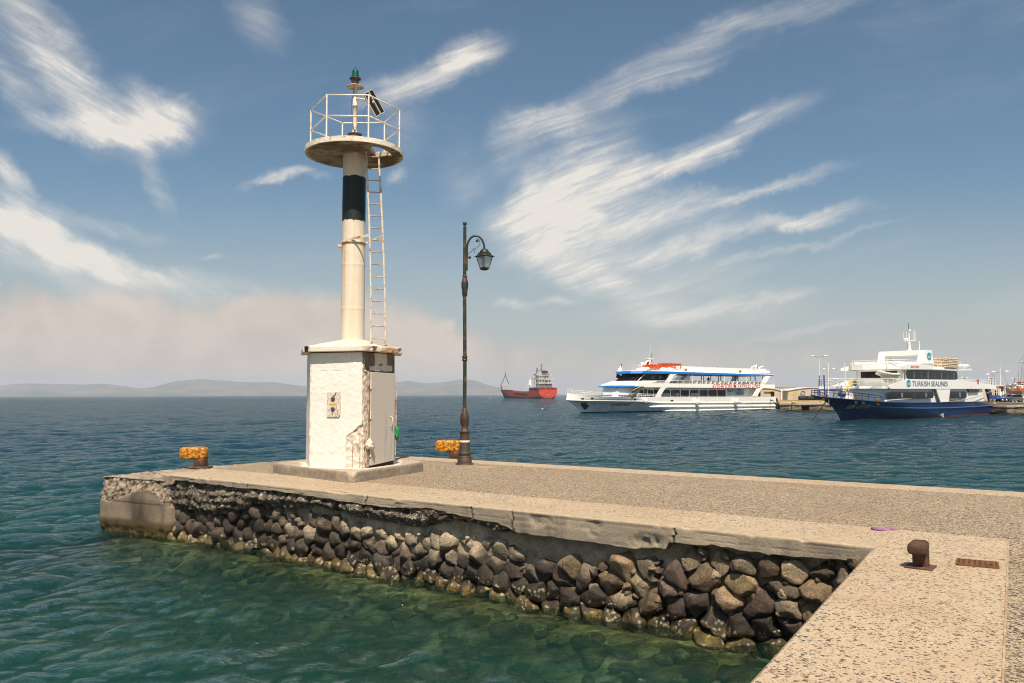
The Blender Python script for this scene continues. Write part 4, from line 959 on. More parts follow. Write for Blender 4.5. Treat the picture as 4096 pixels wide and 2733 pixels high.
# centre at right of pipe
cpt = vp(1160+1052/3.136, 230+575/3.136, TY)
lu = Vector((.24, .20, -.43)); lv = Vector((.14, .235, .19)); nrm_p = lu.cross(lv).normalized()
if nrm_p.y < 0: nrm_p = -nrm_p
uh_, vh_ = lu.normalized(), lv.normalized(); hu_, hv_ = lu.length/2, lv.length/2
bpy.data.objects.remove(sp)
sp = MB().obox(cpt, uh_, vh_, nrm_p, hu_, hv_, .006).build('solar_panel', mat('panel_back', (.010, .010, .010), .4, dscale=8), bea)
fr = MB()
for s_ in (-1, 1):
    fr.obox(cpt+lv*s_*.5, uh_, vh_, nrm_p, hu_+.008, .008, .018); fr.obox(cpt+lu*s_*.5, uh_, vh_, nrm_p, .008, hv_, .018)
fr.obox(cpt-nrm_p*.02, uh_, vh_, nrm_p, hu_, .014, .014)
fr.build('panel_frame', mat('panel_alu', (.50, .45, .37), .5), sp)
MB().tube([(TX+.03, TY-.03, 9.38), (TX+.20, TY-.06, 9.345), tuple(cpt-nrm_p*.03)], .022, 6).build('bracket', WMm, bea)
cb_ = MB(); cb_.tube([tuple(cpt-nrm_p*.04), (cpt.x-.16, cpt.y-.05, cpt.z-.10), (cpt.x-.22, cpt.y-.05, cpt.z-.28), (cpt.x-.19, cpt.y-.05, cpt.z-.45), (TX+.10, TY-.06, 8.82), (TX+.02, TY-.06, 8.66)], .006, 5)
cb_.tube([(TX-.01, TY-.06, 9.62), (TX-.03, TY-.055, 9.45), (TX-.075, TY-.05, 9.30), (TX-.05, TY-.06, 8.95), (TX-.02, TY-.07, 8.75), (TX+.03, TY-.09, 8.60)], .008, 5)
cb_.build('cable', mat('cable_grey', (.10, .09, .08), .6), bea)
# ladder
LB = [Vector((-2.90, 16.35, 4.02)), Vector((-2.63, 16.52, 4.02))]; LT = [Vector((-3.10, 16.66, 8.13)), Vector((-2.86, 16.80, 8.16))]
lad = MB()
rr_ = random.Random(4)
for B_, T_ in zip(LB, LT):
    pts = []; 
    for k in range(45):
        t = k/44; p = B_.lerp(T_, t); bow = math.sin(t*math.pi)*.03
        pts.append(p+Vector((bow+rr_.uniform(-.004, .004), rr_.uniform(-.004, .004), 0)))
    lad.tube(pts, [.024+rr_.uniform(-.003, .004) for _ in pts], 6)
ladder = lad.build('ladder', mat('ladder_paint', (.66, .59, .49), .8, dirt=(.36, .2, .11), dirt_amt=.25, dscale=9, bump=1.0, bscale=60), bea)
for k in range(16):
    t = (k+.35)/15.8; A_ = LB[0].lerp(LT[0], t); B_ = LB[1].lerp(LT[1], t); bow = Vector((math.sin(t*math.pi)*.03, 0, 0))
    MB().tube([A_+bow, B_+bow], .011, 6).build('rung', mat('rung_paint', (.52, .43, .33), .8, dirt=(.3, .15, .07), dirt_amt=.5, dscale=14), ladder)
br = MB(); t = (6.28-4.02)/4.12
for (B_, T_), tgt in zip(zip(LB, LT), (Vector((TX-.19, TY-.19, 6.21)), Vector((TX+.24, TY+.02, 6.19)))):
    br.obox((B_.lerp(T_, t)+tgt)/2+Vector((.01, 0, .02)), (B_.lerp(T_, t)-tgt).normalized(), Vector((0, 0, 1)), (B_.lerp(T_, t)-tgt).normalized().cross(Vector((0, 0, 1))), (B_.lerp(T_, t)-tgt).length/2, .024, .006)
br.build('ladder_bracket', WMm, bea)

# rags tied beside the door
def crumple(name, c, r, sc, m, label, cat, seed):
    V = S3*np.array(sc)*r; n = fbm(S3*2.6+seed, 4, seed)+.6*np.abs(fbm(S3*5+seed, 3, seed+4)); V = V*(1+1.1*n[:, None]); V[:, 2] -= .02
    o = npmesh(name, V+np.array(c), F3, m, smooth=True); return tag(o, label, cat)
rag = mat('green_cloth', (.01, .17, .05), .6, dirt=(.02, .30, .08), dirt_amt=.5, dscale=25)
crumple('plastic_bag', D3(d1+.06, .07, 2.17), .075, (.65, .65, 1.6), rag, 'crumpled green plastic bag tied to the rod beside the door of the hut', 'plastic bag', 3)
crumple('plastic_bag', D3(d0-.05, .06, 1.98), .07, (1, 1, 1.2), mat('white_bag', (.66, .56, .46), .5, dirt=(.2, .3, .2), dirt_amt=.3, dscale=20), 'crumpled white plastic bag stuck between the door hinges and the broken wall', 'plastic bag', 8)

# ================================================================ street lamp
LX, LY = -1.135, 19.08
lp = empty('street_lamp', (LX, LY, TOP), label='dark green iron street lamp with one curved arm standing on the pier edge', cat='street lamp')
GM = mat('lamp_iron', (.018, .026, .018), .45, dirt=(.16, .07, .03), dirt_amt=.30, dscale=6, bump=.25, bscale=35)
RM = mat('lamp_iron_rusty', (.028, .026, .018), .6, dirt=(.075, .036, .02), dirt_amt=.6, dscale=4, bump=.4, bscale=28)
MB().lathe([(.225, 0), (.215, .018), (.20, .03)], (0, 0, 0), 10).build('base_plate', RM, lp)
MB().lathe([(.172, .03), (.170, .135), (.165, .14), (.160, .195), (.13, .215), (.155, .24), (.158, .27), (.145, .285), (.137, .30), (.118, .54), (.106, .72), (.105, .74), (.124, .755), (.124, .785), (.10, .80), (.078, .84), (.072, .87), (.080, .93), (.096, 1.04), (.094, 1.12), (.076, 1.22), (.062, 1.25), (.058, 1.26), (.058, 1.325), (.048, 1.33)], (0, 0, 0), 24).build('base', RM, lp)
orn = MB()
for k in range(6):
    a_ = k*math.pi/3+.3
    orn.tube([(math.cos(a_)*.07, math.sin(a_)*.07, .90), (math.cos(a_-.3)*.1, math.sin(a_-.3)*.1, 1.0), (math.cos(a_)*.10, math.sin(a_)*.10, 1.12), (math.cos(a_)*.075, math.sin(a_)*.075, 1.22)], .012, 6)
    orn.tube([(math.cos(a_+.0)*.08, math.sin(a_)*.08, .94), (math.cos(a_+.3)*.102, math.sin(a_+.3)*.102, 1.0), (math.cos(a_)*.10, math.sin(a_)*.10, 1.1)], .010, 6)
orn.build('ornament', RM, lp); orn = MB()
for k in range(24):
    a_ = k*math.pi/12; orn.ball((math.cos(a_)*.160, math.sin(a_)*.160, .170), .014, 4)
orn.build('bead_ring', RM, lp)
MB().lathe([(.1235, .505), (.1255, .505), (.1205, .565), (.118, .565)], (0, 0, 0), 24, caps=False).build('white_band', mat('white_tape', (.62, .55, .46), .7, bump=.3), lp)
pole = MB().tube([(0, 0, 1.3), (.004, 0, 2.5), (-.004, 0, 4.1), (0, 0, 5.72)], [.045, .044, .043, .038], 16).build('pole', GM, lp)
MB().lathe([(.044, 0), (.066, .01), (.068, .03), (.055, .045), (.055, .08), (.068, .09), (.066, .115), (.044, .12)], (0, 0, 2.455), 20).build('collar', GM, pole)
MB().lathe([(.052, 0), (.062, .02), (.066, .12), (.080, .20), (.086, .24), (.078, .27), (.088, .30), (.078, .34), (.062, .41), (.050, .47), (.056, .475), (.056, .50), (.045, .51)], (0, 0, 4.02), 24).build('collar', GM, pole)
MB().ball((0, 0, 5.785), .05, 12).build('finial', GM, pole)
arm = [(.045, 0, 4.64), (.05, 0, 5.15)]+[(.262-.212*math.cos(t), 0, 5.16+.33*math.sin(t)) for t in np.linspace(0, math.pi, 18)]+[(.475, 0, 5.15)]
am = MB().tube(arm, .026, 10); am.build('arm', GM, lp)
sc_ = MB(); sc_.tube([(.10, 0, 4.93), (.065, 0, 4.97), (.075, 0, 5.03), (.12, 0, 5.08), (.24, 0, 5.16), (.34, 0, 5.24), (.37, 0, 5.30), (.35, 0, 5.38), (.30, 0, 5.42)], .007, 6)
sc_.tube([(.19, 0, 5.17), (.215, 0, 5.19), (.21, 0, 5.15), (.225, 0, 5.12), (.25, 0, 5.10), (.235, 0, 5.07)], .007, 6)
for cx, cz in ((.115, 4.96), (.30, 5.365)):
    for k in range(7):
        a_ = k*math.pi*2/7; sc_.ball((cx+math.cos(a_)*.026, 0, cz+math.sin(a_)*.026), .014, 5)
    sc_.ball((cx, 0, cz), .024, 6)
sc_.build('scrollwork', GM, lp)
lx = .475; hd = MB()
hd.lathe([(.02, .19), (.045, .185), (.095, .15), (.115, .11), (.118, .09)], (lx, 0, 4.985), 16, caps=True)
hd.lathe([(.155, .09), (.165, .05), (.20, .02), (.25, .0), (.25, -.008), (.20, -.008)], (lx, 0, 4.985), 4, smooth=False)
head = hd.build('lamp_head', GM, lp)
fr = MB()
for k in range(4):
    a_ = k*math.pi/2; fr.tube([(lx+math.cos(a_)*.196, math.sin(a_)*.196, 4.975), (lx+math.cos(a_)*.108, math.sin(a_)*.108, 4.70)], .009, 6)
fr.lathe([(.118, .03), (.118, .0), (.08, -.035), (.02, -.045)], (lx, 0, 4.685), 4, smooth=False)
fr.build('lamp_frame', GM, head)
gm2, g2, gb2 = newmat('frosted_glass'); gb2.inputs['Base Color'].default_value = (.62, .66, .66, 1); gb2.inputs['Roughness'].default_value = .35; gb2.inputs['Transmission Weight'].default_value = .75
for k in range(4):
    a_, b_ = k*math.pi/2, (k+1)*math.pi/2; q = .965
    MB().add([(lx+math.cos(a_)*.19*q, math.sin(a_)*.19*q, 4.97), (lx+math.cos(b_)*.19*q, math.sin(b_)*.19*q, 4.97), (lx+math.cos(b_)*.105*q, math.sin(b_)*.105*q, 4.71), (lx+math.cos(a_)*.105*q, math.sin(a_)*.105*q, 4.71)], [(0, 1, 2, 3)]).build('pane', gm2, head)

# ================================================================ mooring bollards
YM = mat('yellow_bollard_paint', (.80, .33, .008), .55, dirt=(.13, .045, .012), dirt_amt=.60, dscale=17, bump=.35, bscale=26, fine=25)
YR = mat('yellow_bollard_rusty', (.30, .12, .02), .7, dirt=(.05, .022, .012), dirt_amt=.8, dscale=7, bump=.5, bscale=22)
def superell(c, a, b, h, n=4, e1=.42, e2=.5, nu=40, nv=24):
    V = []; sp_ = lambda v, e: math.copysign(abs(v)**e, v)
    for i in range(nv+1):
        ph = -math.pi/2+math.pi*i/nv
        for j in range(nu):
            t = 2*math.pi*j/nu; V.append((c[0]+a*sp_(math.cos(ph), e1)*sp_(math.cos(t), e2), c[1]+b*sp_(math.cos(ph), e1)*sp_(math.sin(t), e2), c[2]+h*sp_(math.sin(ph), e1)))
    F = [(i*nu+j, i*nu+(j+1) % nu, (i+1)*nu+(j+1) % nu, (i+1)*nu+j) for i in range(nv) for j in range(nu)]
    return V, F
def bollard(loc, rz, label):
    t = empty('mooring_bollard', loc, rz, label, 'mooring bollard', 'yellow T headed bollards on the pier')
    V, F = superell((-.06, 0, .355), .335, .17, .155)
    V = [(x, y*(1-.12*abs(x/.34)), z+(.02*x if x > -.2 else -.0)+.02*(x > .1)*(x-.1)) for x, y, z in V]
    m = MB().add(V, F, True).build('head', YM, t)
    V, F = superell((.12, 0, .12), .145, .14, .18, e1=.18, e2=.6); MB().add(V, F, True).build('stem', YR, t)
    V, F = superell((.10, 0, .012), .30, .24, .022, e1=.3, e2=.8); MB().add(V, F, True).build('base_plate', YR, t)
    return t
b1 = gp(437*1.743, 1073*1.743, 1.17)
bollard((-7.86, 19.95, 1.165), R(2), 'yellow rusty bollard standing alone on the rough block at the tip of the pier')
bollard((-1.62, 21.0, TOP-.045), R(-3), 'yellow rusty bollard on the far edge of the pier behind the street lamp')
# rust on the paving by lamp foot comes from old fixings
rb = gp(2113*1.743, 1302*1.743)
tb_ = empty('rusty_bollard', (rb.x, rb.y, TOP), R(-128), 'small dark brown rusted hook bollard on the near quay corner', 'mooring bollard')
tb_.scale = (.92, .92, .86)
RB = mat('rusty_iron', (.045, .02, .012), .75, dirt=(.11, .045, .022), dirt_amt=.5, dscale=9, bump=.5, bscale=35)
V, F = superell((.04, 0, .215), .125, .082, .062, e1=.5, e2=.5); V = [(x, y*(1+.25*(x > .03)*(x-.03)/.1), z+.02-.20*max(x-.02, 0)) for x, y, z in V]; MB().add(V, F, True).build('head', RB, tb_)
V, F = superell((-.02, 0, .11), .068, .076, .135, e1=.12, e2=.55); MB().add(V, F, True).build('stem', RB, tb_)
MB().box(-.13, .13, -.13, .13, .001, .016).build('base_plate', mat('rusty_plate', (.15, .085, .05), .85, dirt=(.07, .035, .02), dirt_amt=.6, dscale=10, bump=.5), tb_, bevel=.003)
# iron grating
g = [gp(3400+x/2.296, 2050+y/2.296) for x, y in ((985, 428), (1372, 462), (1366, 528), (966, 492))]
gw = ((g[3]-g[0]).length+(g[2]-g[1]).length)/4*.8; gc = sum(g, Vector())/4; gu = ((g[1]-g[0])+(g[2]-g[3])).normalized(); gv = Vector((-gu.y, gu.x, 0)); gl_ = (g[1]-g[0]).length/2
gt = empty('drain_grating', (gc.x, gc.y, TOP), math.atan2(gu.y, gu.x), 'rusty orange iron grating let into the pale pavement beside the small bollard', 'grating')
fm = MB().prism([roundrect(-gl_, gl_, -gw, gw, .025), roundrect(-gl_+.02, gl_-.02, -gw+.02, gw-.02, .01)[::-1]], lambda u, v, d: (u, v, d), -.02, .016)
RG = mat('rust_orange', (.20, .075, .025), .8, dirt=(.08, .035, .018), dirt_amt=.5, dscale=14, bump=.5)
fm.build('frame', RG, gt)
br_ = MB()
for k in range(7): x = -gl_+.02+(2*gl_-.04)*(k+.5)/7; br_.box(x-.012, x+.012, -gw+.02, gw-.02, -.01, .013)
for k in range(44): x = -gl_+.024+(2*gl_-.048)*k/43; br_.box(x-.0022, x+.0022, -gw+.02, gw-.02, -.01, .010)
br_.build('bars', RG, gt); MB().box(-gl_+.02, gl_-.02, -gw+.02, gw-.02, -.008, .004).build('drain_shade_sheet', mat('drain_shade_dark', (.02, .012, .008), .9), gt)  # dark sheet between the bars paints the shaded hollow of the drain
# violet rag
cl0 = gp(2030*1.743, 1216*1.743)
n_u, n_v = 46, 22; u_, v_ = np.meshgrid(np.linspace(-.15, .15, n_u), np.linspace(-.06, .06, n_v)); P_ = np.stack([u_.ravel(), v_.ravel(), u_.ravel()*0], 1)
wd = np.interp(u_.ravel(), [-.15, -.09, -.02, .05, .13, .15], [.9, 1.6, 1.0, .6, .8, .3])
V = np.stack([u_.ravel()+.012*fbm(P_*30, 3, 1), v_.ravel()*wd+.012*fbm(P_*np.array([14, 5, 1]), 3, 2), .008+.016*(1+fbm(P_*np.array([28, 60, 1]), 3, 5))*np.clip(1.3-np.abs(v_.ravel())*22, .1, 1)], 1)
o = npmesh('cloth', V+np.array([cl0.x, cl0.y, TOP]), gridfaces(n_v, n_u), mat('violet_cloth', (.20, .06, .17), .85, dirt=(.34, .17, .30), dirt_amt=.4, dscale=14), smooth=True)
o.rotation_euler = (0, 0, 0); md = o.modifiers.new('thick', 'SOLIDIFY'); md.thickness = .004; tag(o, 'crumpled violet cloth lying on the pale paving strip of the pier', 'cloth')

p = gp(1945, 1869); o = MB().lathe([(0, 0), (.26, 0), (.25, .004), (0, .004)], (0, 0, 0), 28, caps=False, sy=.8).build('cover_plate', mat('orange_rust_plate', (.38, .17, .045), .9, dirt=(.42, .31, .2), dirt_amt=.7, dscale=9, bump=.4)); o.location = (p.x, p.y, TOP-.001); tag(o, 'flat orange rusted plate in the paving just right of the street lamp foot', 'cover plate')

jt = MB()
def joint(a, b, seed, w=.006):
    rj = random.Random(seed); n = 40; pts = [a+(b-a)*(k/n)+Vector((rj.uniform(-.008, .008), rj.uniform(-.008, .008))) for k in range(n+1)]
    for p, q in zip(pts[:-1], pts[1:]):
        d = (q-p).normalized(); m_ = Vector((d.y, -d.x))*w/2; jt.add([(p.x+m_.x, p.y+m_.y, TOP+.0045), (q.x+m_.x, q.y+m_.y, TOP+.0045), (q.x-m_.x, q.y-m_.y, TOP+.0045), (p.x-m_.x, p.y-m_.y, TOP+.0045)], [(0, 1, 2, 3)])
joint(P1-PN*.02, P1+PD*1.3, 3, .007)
for u_ in (3.05, 8.35): joint(P0+PD*u_-PN*.05, P0+PD*u_-PN*1.3, int(u_*10), .005)
joint(Vector((-1.93, 17.35)), Vector((-.2, 18.3)), 9, .008)
tag(jt.build('pavement_joint', mat('joint_dark', (.07, .05, .035), .95)), kind='structure')
# ================================================================ ships: real size, laid out from measured points on their own planes
def mirrorx(): pass
class Ship:
    """local frame: origin on the stem at the waterline, x aft, y away from the camera, z up"""
    def __init__(s, T, S, B):
        T = Vector((T[0], T[1])); S = Vector((S[0], S[1])); v = S-T
        phi = math.atan2(v.y, v.x); th = phi+math.asin(B/2/v.length)
        s.T = T; s.B = B; s.b = B/2; s.D = Vector((math.cos(th), math.sin(th))); s.A = Vector((-s.D.y, s.D.x)); s.L = v.dot(s.D); s.rz = th
    def loc(s, px, py, yl=None):
        """measured point -> (s, z) on the fore-and-aft plane at local y"""
        if yl is None: yl = -s.b
        d = ray(px, py); n = Vector((s.A.x, s.A.y, 0)); p0 = Vector((s.T.x, s.T.y, 0))+n*yl
        t = (p0-Vector((0, 0, CH))).dot(n)/d.dot(n); p = Vector((0, 0, CH))+d*t
        return ((Vector((p.x, p.y))-s.T).dot(s.D), p.z)
    def cross(s, px, py, sl):
        """measured point on the athwartships plane at local x -> (y, z)"""
        d = ray(px, py); n = Vector((s.D.x, s.D.y, 0)); p0 = Vector((s.T.x, s.T.y, 0))+n*sl
        t = (p0-Vector((0, 0, CH))).dot(n)/d.dot(n); p = Vector((0, 0, CH))+d*t
        return ((Vector((p.x, p.y))-s.T).dot(s.A), p.z)
class Hull:
    def __init__(h, L, b, stem, stern, deck, flare=.55, bow=.34, sternf=.88, power=2.0, z0=-1.0, wlb=.93, tuck=0):
        h.L, h.b, h.stem, h.stern, h.deck = L, b, stem, stern, deck
        h.flare, h.bow, h.sternf, h.power, h.z0, h.wlb, h.tuck = flare, bow, sternf, power, z0, wlb, tuck
    def dk(h, x): return float(np.interp(x, [p[0] for p in h.deck], [p[1] for p in h.deck]))
    def sx(h, z): return float(np.interp(z, [p[1] for p in h.stem], [p[0] for p in h.stem]))
    def ex(h, z): return float(np.interp(z, [p[1] for p in h.stern], [p[0] for p in h.stern]))
    def half(h, x, z):
        x0, x1 = h.sx(z), h.ex(z); t = min(max((x-x0)/(x1-x0), 0), 1)
        v = min(max((z-h.z0)/(h.dk(x)-h.z0), 0), 1.15)
        bowl = h.bow*(1.0+(1-min(v, 1))*h.flare)           # finer entry low down
        p = h.power*(.62+.38*min(v, 1))
        f = 1-(max(0, 1-t/bowl))**p
        a = 1-(1-h.sternf)*max(0, (t-.72)/.28)**2
        w = h.wlb+(1-h.wlb)*min(v, 1)
        low = min(1, (max(v, 0)/.25)**.5) if v < .25 else 1
        return max(h.b*f*a*w*(.55+.45*low), .02)
    def grid(h, zf0, zf1, nx=70, nz=14, off=0):
        """surface between two heights given as functions of x"""
        rows = []
        for j in range(nz+1):
            r = []
            for i in range(nx+1):
                t = (i/nx)**1.25
                x = 0
                for _ in range(4):
                    z = zf0(x)+(zf1(x)-zf0(x))*j/nz; x = h.sx(z)+(h.ex(z)-h.sx(z))*t
                r.append((x, h.half(x, z)+off if i else off*.5, z))
            rows.append(r)
        return rows
    def shell(h, zf0, zf1, mb, nx=70, nz=14, off=0, transom=True):
        g = h.grid(zf0, zf1, nx, nz, off)
        for sgn in (-1, 1):
            v = [(x, sgn*y, z) for r in g for x, y, z in r]; f = []
            for j in range(nz):
                for i in range(nx): a = j*(nx+1)+i; q = (a, a+1, a+nx+2, a+nx+1); f.append(q if sgn < 0 else q[::-1])
            mb.add(v, f, True)
        if transom:
            v = []
            for j in range(nz+1): x, y, z = g[j][-1]; v += [(x, -y, z), (x, y, z)]
            mb.add(v, [(2*j, 2*j+1, 2*j+3, 2*j+2) for j in range(nz)])
        return g
    def onhull(h, ship, px, py):
        yl = -h.b
        for _ in range(12): x, z = ship.loc(px, py, yl); yl = yl*.4-.6*h.half(x, z)
        x, z = ship.loc(px, py, yl); return x, yl, z
def hulltext(hull, ship, body, p0, p1, m, name, parent, off=.03, shear=0, bold=.0, flip=False):
    """lettering wrapped to the hull side between two measured corners (top left, bottom right)"""
    V, F = textmesh(body, 1, shear, bold); x0, _, z1 = hull.onhull(ship, *p0); x1, _, z0 = hull.onhull(ship, *p1)
    xl, _, zl = hull.onhull(ship, p0[0], p1[1]-(p1[1]-p0[1])*.0)
    vs = []
    for u, v in V:
        x = x0+(x1-x0)*u; z = z0+(z1-z0)*v; vs.append((x, -(hull.half(x, z)+off), z))
    return MB().add(vs, F).build(name, m, parent)
def sidetext(ship, body, p0, p1, yl, m, name, parent, shear=0, bold=0, skew=0):
    V, F = textmesh(body, 1, shear, bold); a = ship.loc(*p0, yl); b = ship.loc(p1[0], p1[1], yl); c = ship.loc(p0[0], p1[1]-skew, yl)
    vs = [(a[0]+(b[0]-a[0])*u, yl, (c[1]+(b[1]-c[1])*u)+(a[1]-c[1])*v) for u, v in V]
    return MB().add(vs, F).build(name, m, parent)
def plan(mb, bot, z0, top, z1, smooth=False):
    """loft between two plan outlines; each is a list of (x,y) with matching counts; z may be a function"""
    zf = lambda z, p: z(p) if callable(z) else z
    n = len(bot); v = [(p[0], p[1], zf(z0, p)) for p in bot]+[(p[0], p[1], zf(z1, p)) for p in top]
    f = [(i, (i+1) % n, (i+1) % n+n, i+n) for i in range(n)]; mb.add(v, f, smooth); mb.add(v, [tuple(range(n))[::-1], tuple(range(n, 2*n))]); return mb
def bowplan(xf, xs, xb, wf, ws, wb=None, arc=0):
    """front width wf at xf, shoulders ws at xs, back at xb"""
    wb = ws if wb is None else wb
    return [(xf, -wf), (xs, -ws), (xb, -wb), (xb, wb), (xs, ws), (xf, wf)] if not arc else [(xf+arc, -wf), (xs, -ws), (xb, -wb), (xb, wb), (xs, ws), (xf+arc, wf), (xf, wf*.45), (xf, -wf*.45)]
def rail(mb, top, bot, n, r=.025, mids=(.5,), nt=5):
    """top, bot: 3D polylines (same param) ; n posts"""
    def at(pl, t):
        L_ = [0]
        for a, b in zip(pl[:-1], pl[1:]): L_.append(L_[-1]+(Vector(b)-Vector(a)).length)
        d = t*L_[-1]; k = 0
        while k < len(pl)-2 and L_[k+1] < d: k += 1
        q = (d-L_[k])/max(L_[k+1]-L_[k], 1e-6); return Vector(pl[k]).lerp(Vector(pl[k+1]), q)
    mb.tube(top, r*1.2, nt)
    m = 24
    for f in mids: mb.tube([at(top, t/m).lerp(at(bot, t/m), f) for t in range(m+1)], r*.8, nt)
    for i in range(n): t = i/(n-1); mb.tube([at(top, t), at(bot, t)], r, nt)
    return mb
def both(fn):
    for sg in (1, -1): fn(sg)
WHT = mat('ship_white', (.88, .855, .80), .35, dirt=(.74, .68, .60), dirt_amt=.10, dscale=.8, coat=.2)
WHS = mat('ship_white_hull', (.76, .76, .73), .28, dirt=(.60, .60, .56), dirt_amt=.3, dscale=.5, coat=.35)
GLS = mat('ship_glass', (.006, .006, .008), .08, dscale=1, spec=.22)
GL2 = mat('ship_glass_pale', (.04, .045, .055), .08, dscale=1, spec=.4)
BLU = mat('ferry_blue', (.01, .16, .50), .35, dscale=2)
BLK = mat('ship_black', (.012, .012, .012), .5, dscale=3)
DKG = mat('ship_dark_grey', (.10, .095, .09), .7, dscale=3)
RLW = mat('ship_rail', (.78, .74, .68), .45)
ORG = mat('orange_vest', (.72, .10, .015), .7, dirt=(.35, .03, .01), dirt_amt=.5, dscale=2.5, bump=.6, bscale=6)
YEL = mat('ship_yellow', (.80, .46, .01), .5, dscale=4)
ROPE = mat('rope', (.34, .30, .20), .9, dscale=10)
GROPE = mat('green_rope', (.10, .20, .13), .9, dscale=10)

# ---------------------------------------------------------------- white ferry
f6 = lambda X, Y: (2240+X/2.611, 1360+Y/2.611)
f4 = lambda X, Y: (2240+X/4.7, 1370+Y/4.7)
f5 = lambda X, Y: (2700+X/5.109, 1420+Y/5.109)
FS = Ship(gp(2326, 1653, 0), gp(3101, 1638.5, 0), 7.4)
fer = empty('ferry', (FS.T.x, FS.T.y, 0), FS.rz, 'white passenger ferry with blue roof line and red lettering moored beside the stone quay', 'ferry')
fb = FS.b
A = lambda X, Y, yl=None: FS.loc(*f6(X, Y), yl)
xb, zb = A(76, 558, 0); xsb, zsb = A(66, 627, 0)
deckF = [(xb, zb), A(400, 590, -2.5), A(700, 595, -3.5), A(1100, 597), A(1700, 597), A(2256, 598)]
strk = [(xsb, zsb), A(300, 633, -2.6), A(830, 640), A(1010, 655), A(1700, 655), A(2256, 651)]
HF = Hull(FS.L, fb, [(A(225, 765, 0)[0]+.9, -1), (0, 0), (A(150, 690, 0)[0], A(150, 690, 0)[1]), (xsb, zsb), (xb, zb)], [(A(2250, 725)[0], -1), (A(2250, 725)[0], 0), (A(2257, 598)[0], 3)], deckF, flare=.8, bow=.26, power=1.9, sternf=1)
zi = lambda pts: (lambda x: float(np.interp(x, [p[0] for p in pts], [p[1] for p in pts])))
zd, zs = zi(deckF), zi(strk)
mb = MB(); HF.shell(lambda x: -1.0, lambda x: zs(x), mb, 90, 16); mb.build('hull', WHS, fer)
mb = MB(); HF.shell(lambda x: zs(x)+.02, zd, mb, 90, 6, .06); HF.shell(lambda x: zs(x)+.02, zd, mb, 90, 6, -.06); mb.build('bulwark', WHT, fer)
mb = MB(); HF.shell(lambda x: -.02, lambda x: .20, mb, 90, 2, .015, False); mb.build('boot_stripe', mat('boot_blue', (.012, .03, .14), .4), fer)
mb = MB(); HF.shell(lambda x: -.4, lambda x: .03, mb, 90, 2, .02, False); mb.build('antifouling', mat('boot_red', (.14, .02, .015), .6), fer)
def strake(hull, pts, r, name, m, par, sc=.6):
    for sg in (-1, 1):
        MB().tube([(x, sg*(hull.half(x, z)+r*.2), z) for x, z in pts], [r*(.3 if i in (0,) else 1) for i in range(len(pts))], 8).build(name, m, par)
def dense(pts, n=50):
    xs = np.linspace(pts[0][0], pts[-1][0], n); return [(float(x), float(np.interp(x, [p[0] for p in pts], [p[1] for p in pts]))) for x in xs]
strake(HF, dense([(x+.05, z) for x, z in strk]), .13, 'rub_rail', WHT, fer)
strake(HF, dense([A(945, 699), A(1300, 697), A(2252, 690)]), .20, 'rub_rail', WHT, fer)
strake(HF, dense([A(1090, 742), A(1500, 736), A(2250, 716)]), .16, 'rub_rail', WHT, fer)
for X in ():   # fender guides across the hull
    x, y, z = HF.onhull(FS, *f6(X, 690)); MB().box(x-.45, x+.45, -HF.b-.10, -HF.b+.1, .1, 1.4).build('fender_guide', WHS, fer)
def hullpatch(hull, ship, pts, m, name, par, off=.03):
    P_ = [hull.onhull(ship, *p) for p in pts]; c = sum((Vector(p) for p in P_), Vector())/len(P_)
    vs = [c]+[Vector(p) for p in P_]; vs = [(v.x, -(hull.half(v.x, v.z)+off), v.z) for v in vs]; n = len(P_)
    return MB().add(vs, [(0, i+1, (i+1) % n+1) for i in range(n)]).build(name, m, par)
hullpatch(HF, FS, [f6(*p) for p in ((210, 668), (222, 660), (258, 655), (268, 658), (300, 688), (298, 696), (268, 730), (258, 730), (240, 718), (212, 674))], BLK, 'anchor_pocket', fer, .05)
for X, Y in ((232, 614), (333, 609), (780, 619), (1166, 634), (2210, 632)):
    hullpatch(HF, FS, [f6(X-14, Y-6), f6(X+14, Y-6), f6(X+14, Y+7), f6(X-14, Y+7)], BLK, 'mooring_port', fer, .09)
hulltext(HF, FS, 'B.HIZIR REİS', f6(537, 661), f6(727, 685), BLK, 'lettering', fer, .05, .35, .02)
MB().prism([f for f in [(A(330, 0, -3)[0], 0)]], lambda u, v, d: (u, v, d), 0, 1) if False else None
# main deck plate
xs_ = np.linspace(xb+1.2, FS.L, 30); dk_ = [(float(x), -max(HF.half(float(x), zd(float(x))-.9)-.1, .05)) for x in xs_]
pl = dk_+[(x, -y) for x, y in dk_[::-1]]; zdk = zd(20)-.95
MB().prism(pl, lambda u, v, d: (u, v, d+max(0, (zd(u)-zd(20))*.7)), zdk-.08, zdk).build('main_deck', mat('deck_grey', (.30, .30, .28), .8), fer)
# lower house
z_roof0, z_roof1 = A(560, 489, -3)[1], A(560, 474, -3)[1]
xk0 = A(595, 585, -2.0)[0]; xf0 = xk0-1.2; xf1 = xf0+1.9; xk1 = A(640, 490, -2.1)[0]; xr = A(738, 560, -3.2)[0]
lo = MB(); plan(lo, bowplan(xf0, xk0, xr-.6, 1.1, 2.0, 2.8), zdk, bowplan(xf1, xk1, xr+3.0, 1.1, 2.1, 2.8), z_roof0-.0); lo.build('lower_house', WHT, fer)
st = MB(); zb0 = A(560, 587, -2.4)[1]; tt = lambda z: (z-zdk)/(z_roof0-zdk)
def lerp_plan(p, q, t): return [(a[0]+(b[0]-a[0])*t, a[1]+(b[1]-a[1])*t) for a, b in zip(p, q)]
pB, pT = bowplan(xf0, xk0, xr-.6, 1.1, 2.0, 2.8), bowplan(xf1, xk1, xr+3.0, 1.1, 2.1, 2.8)
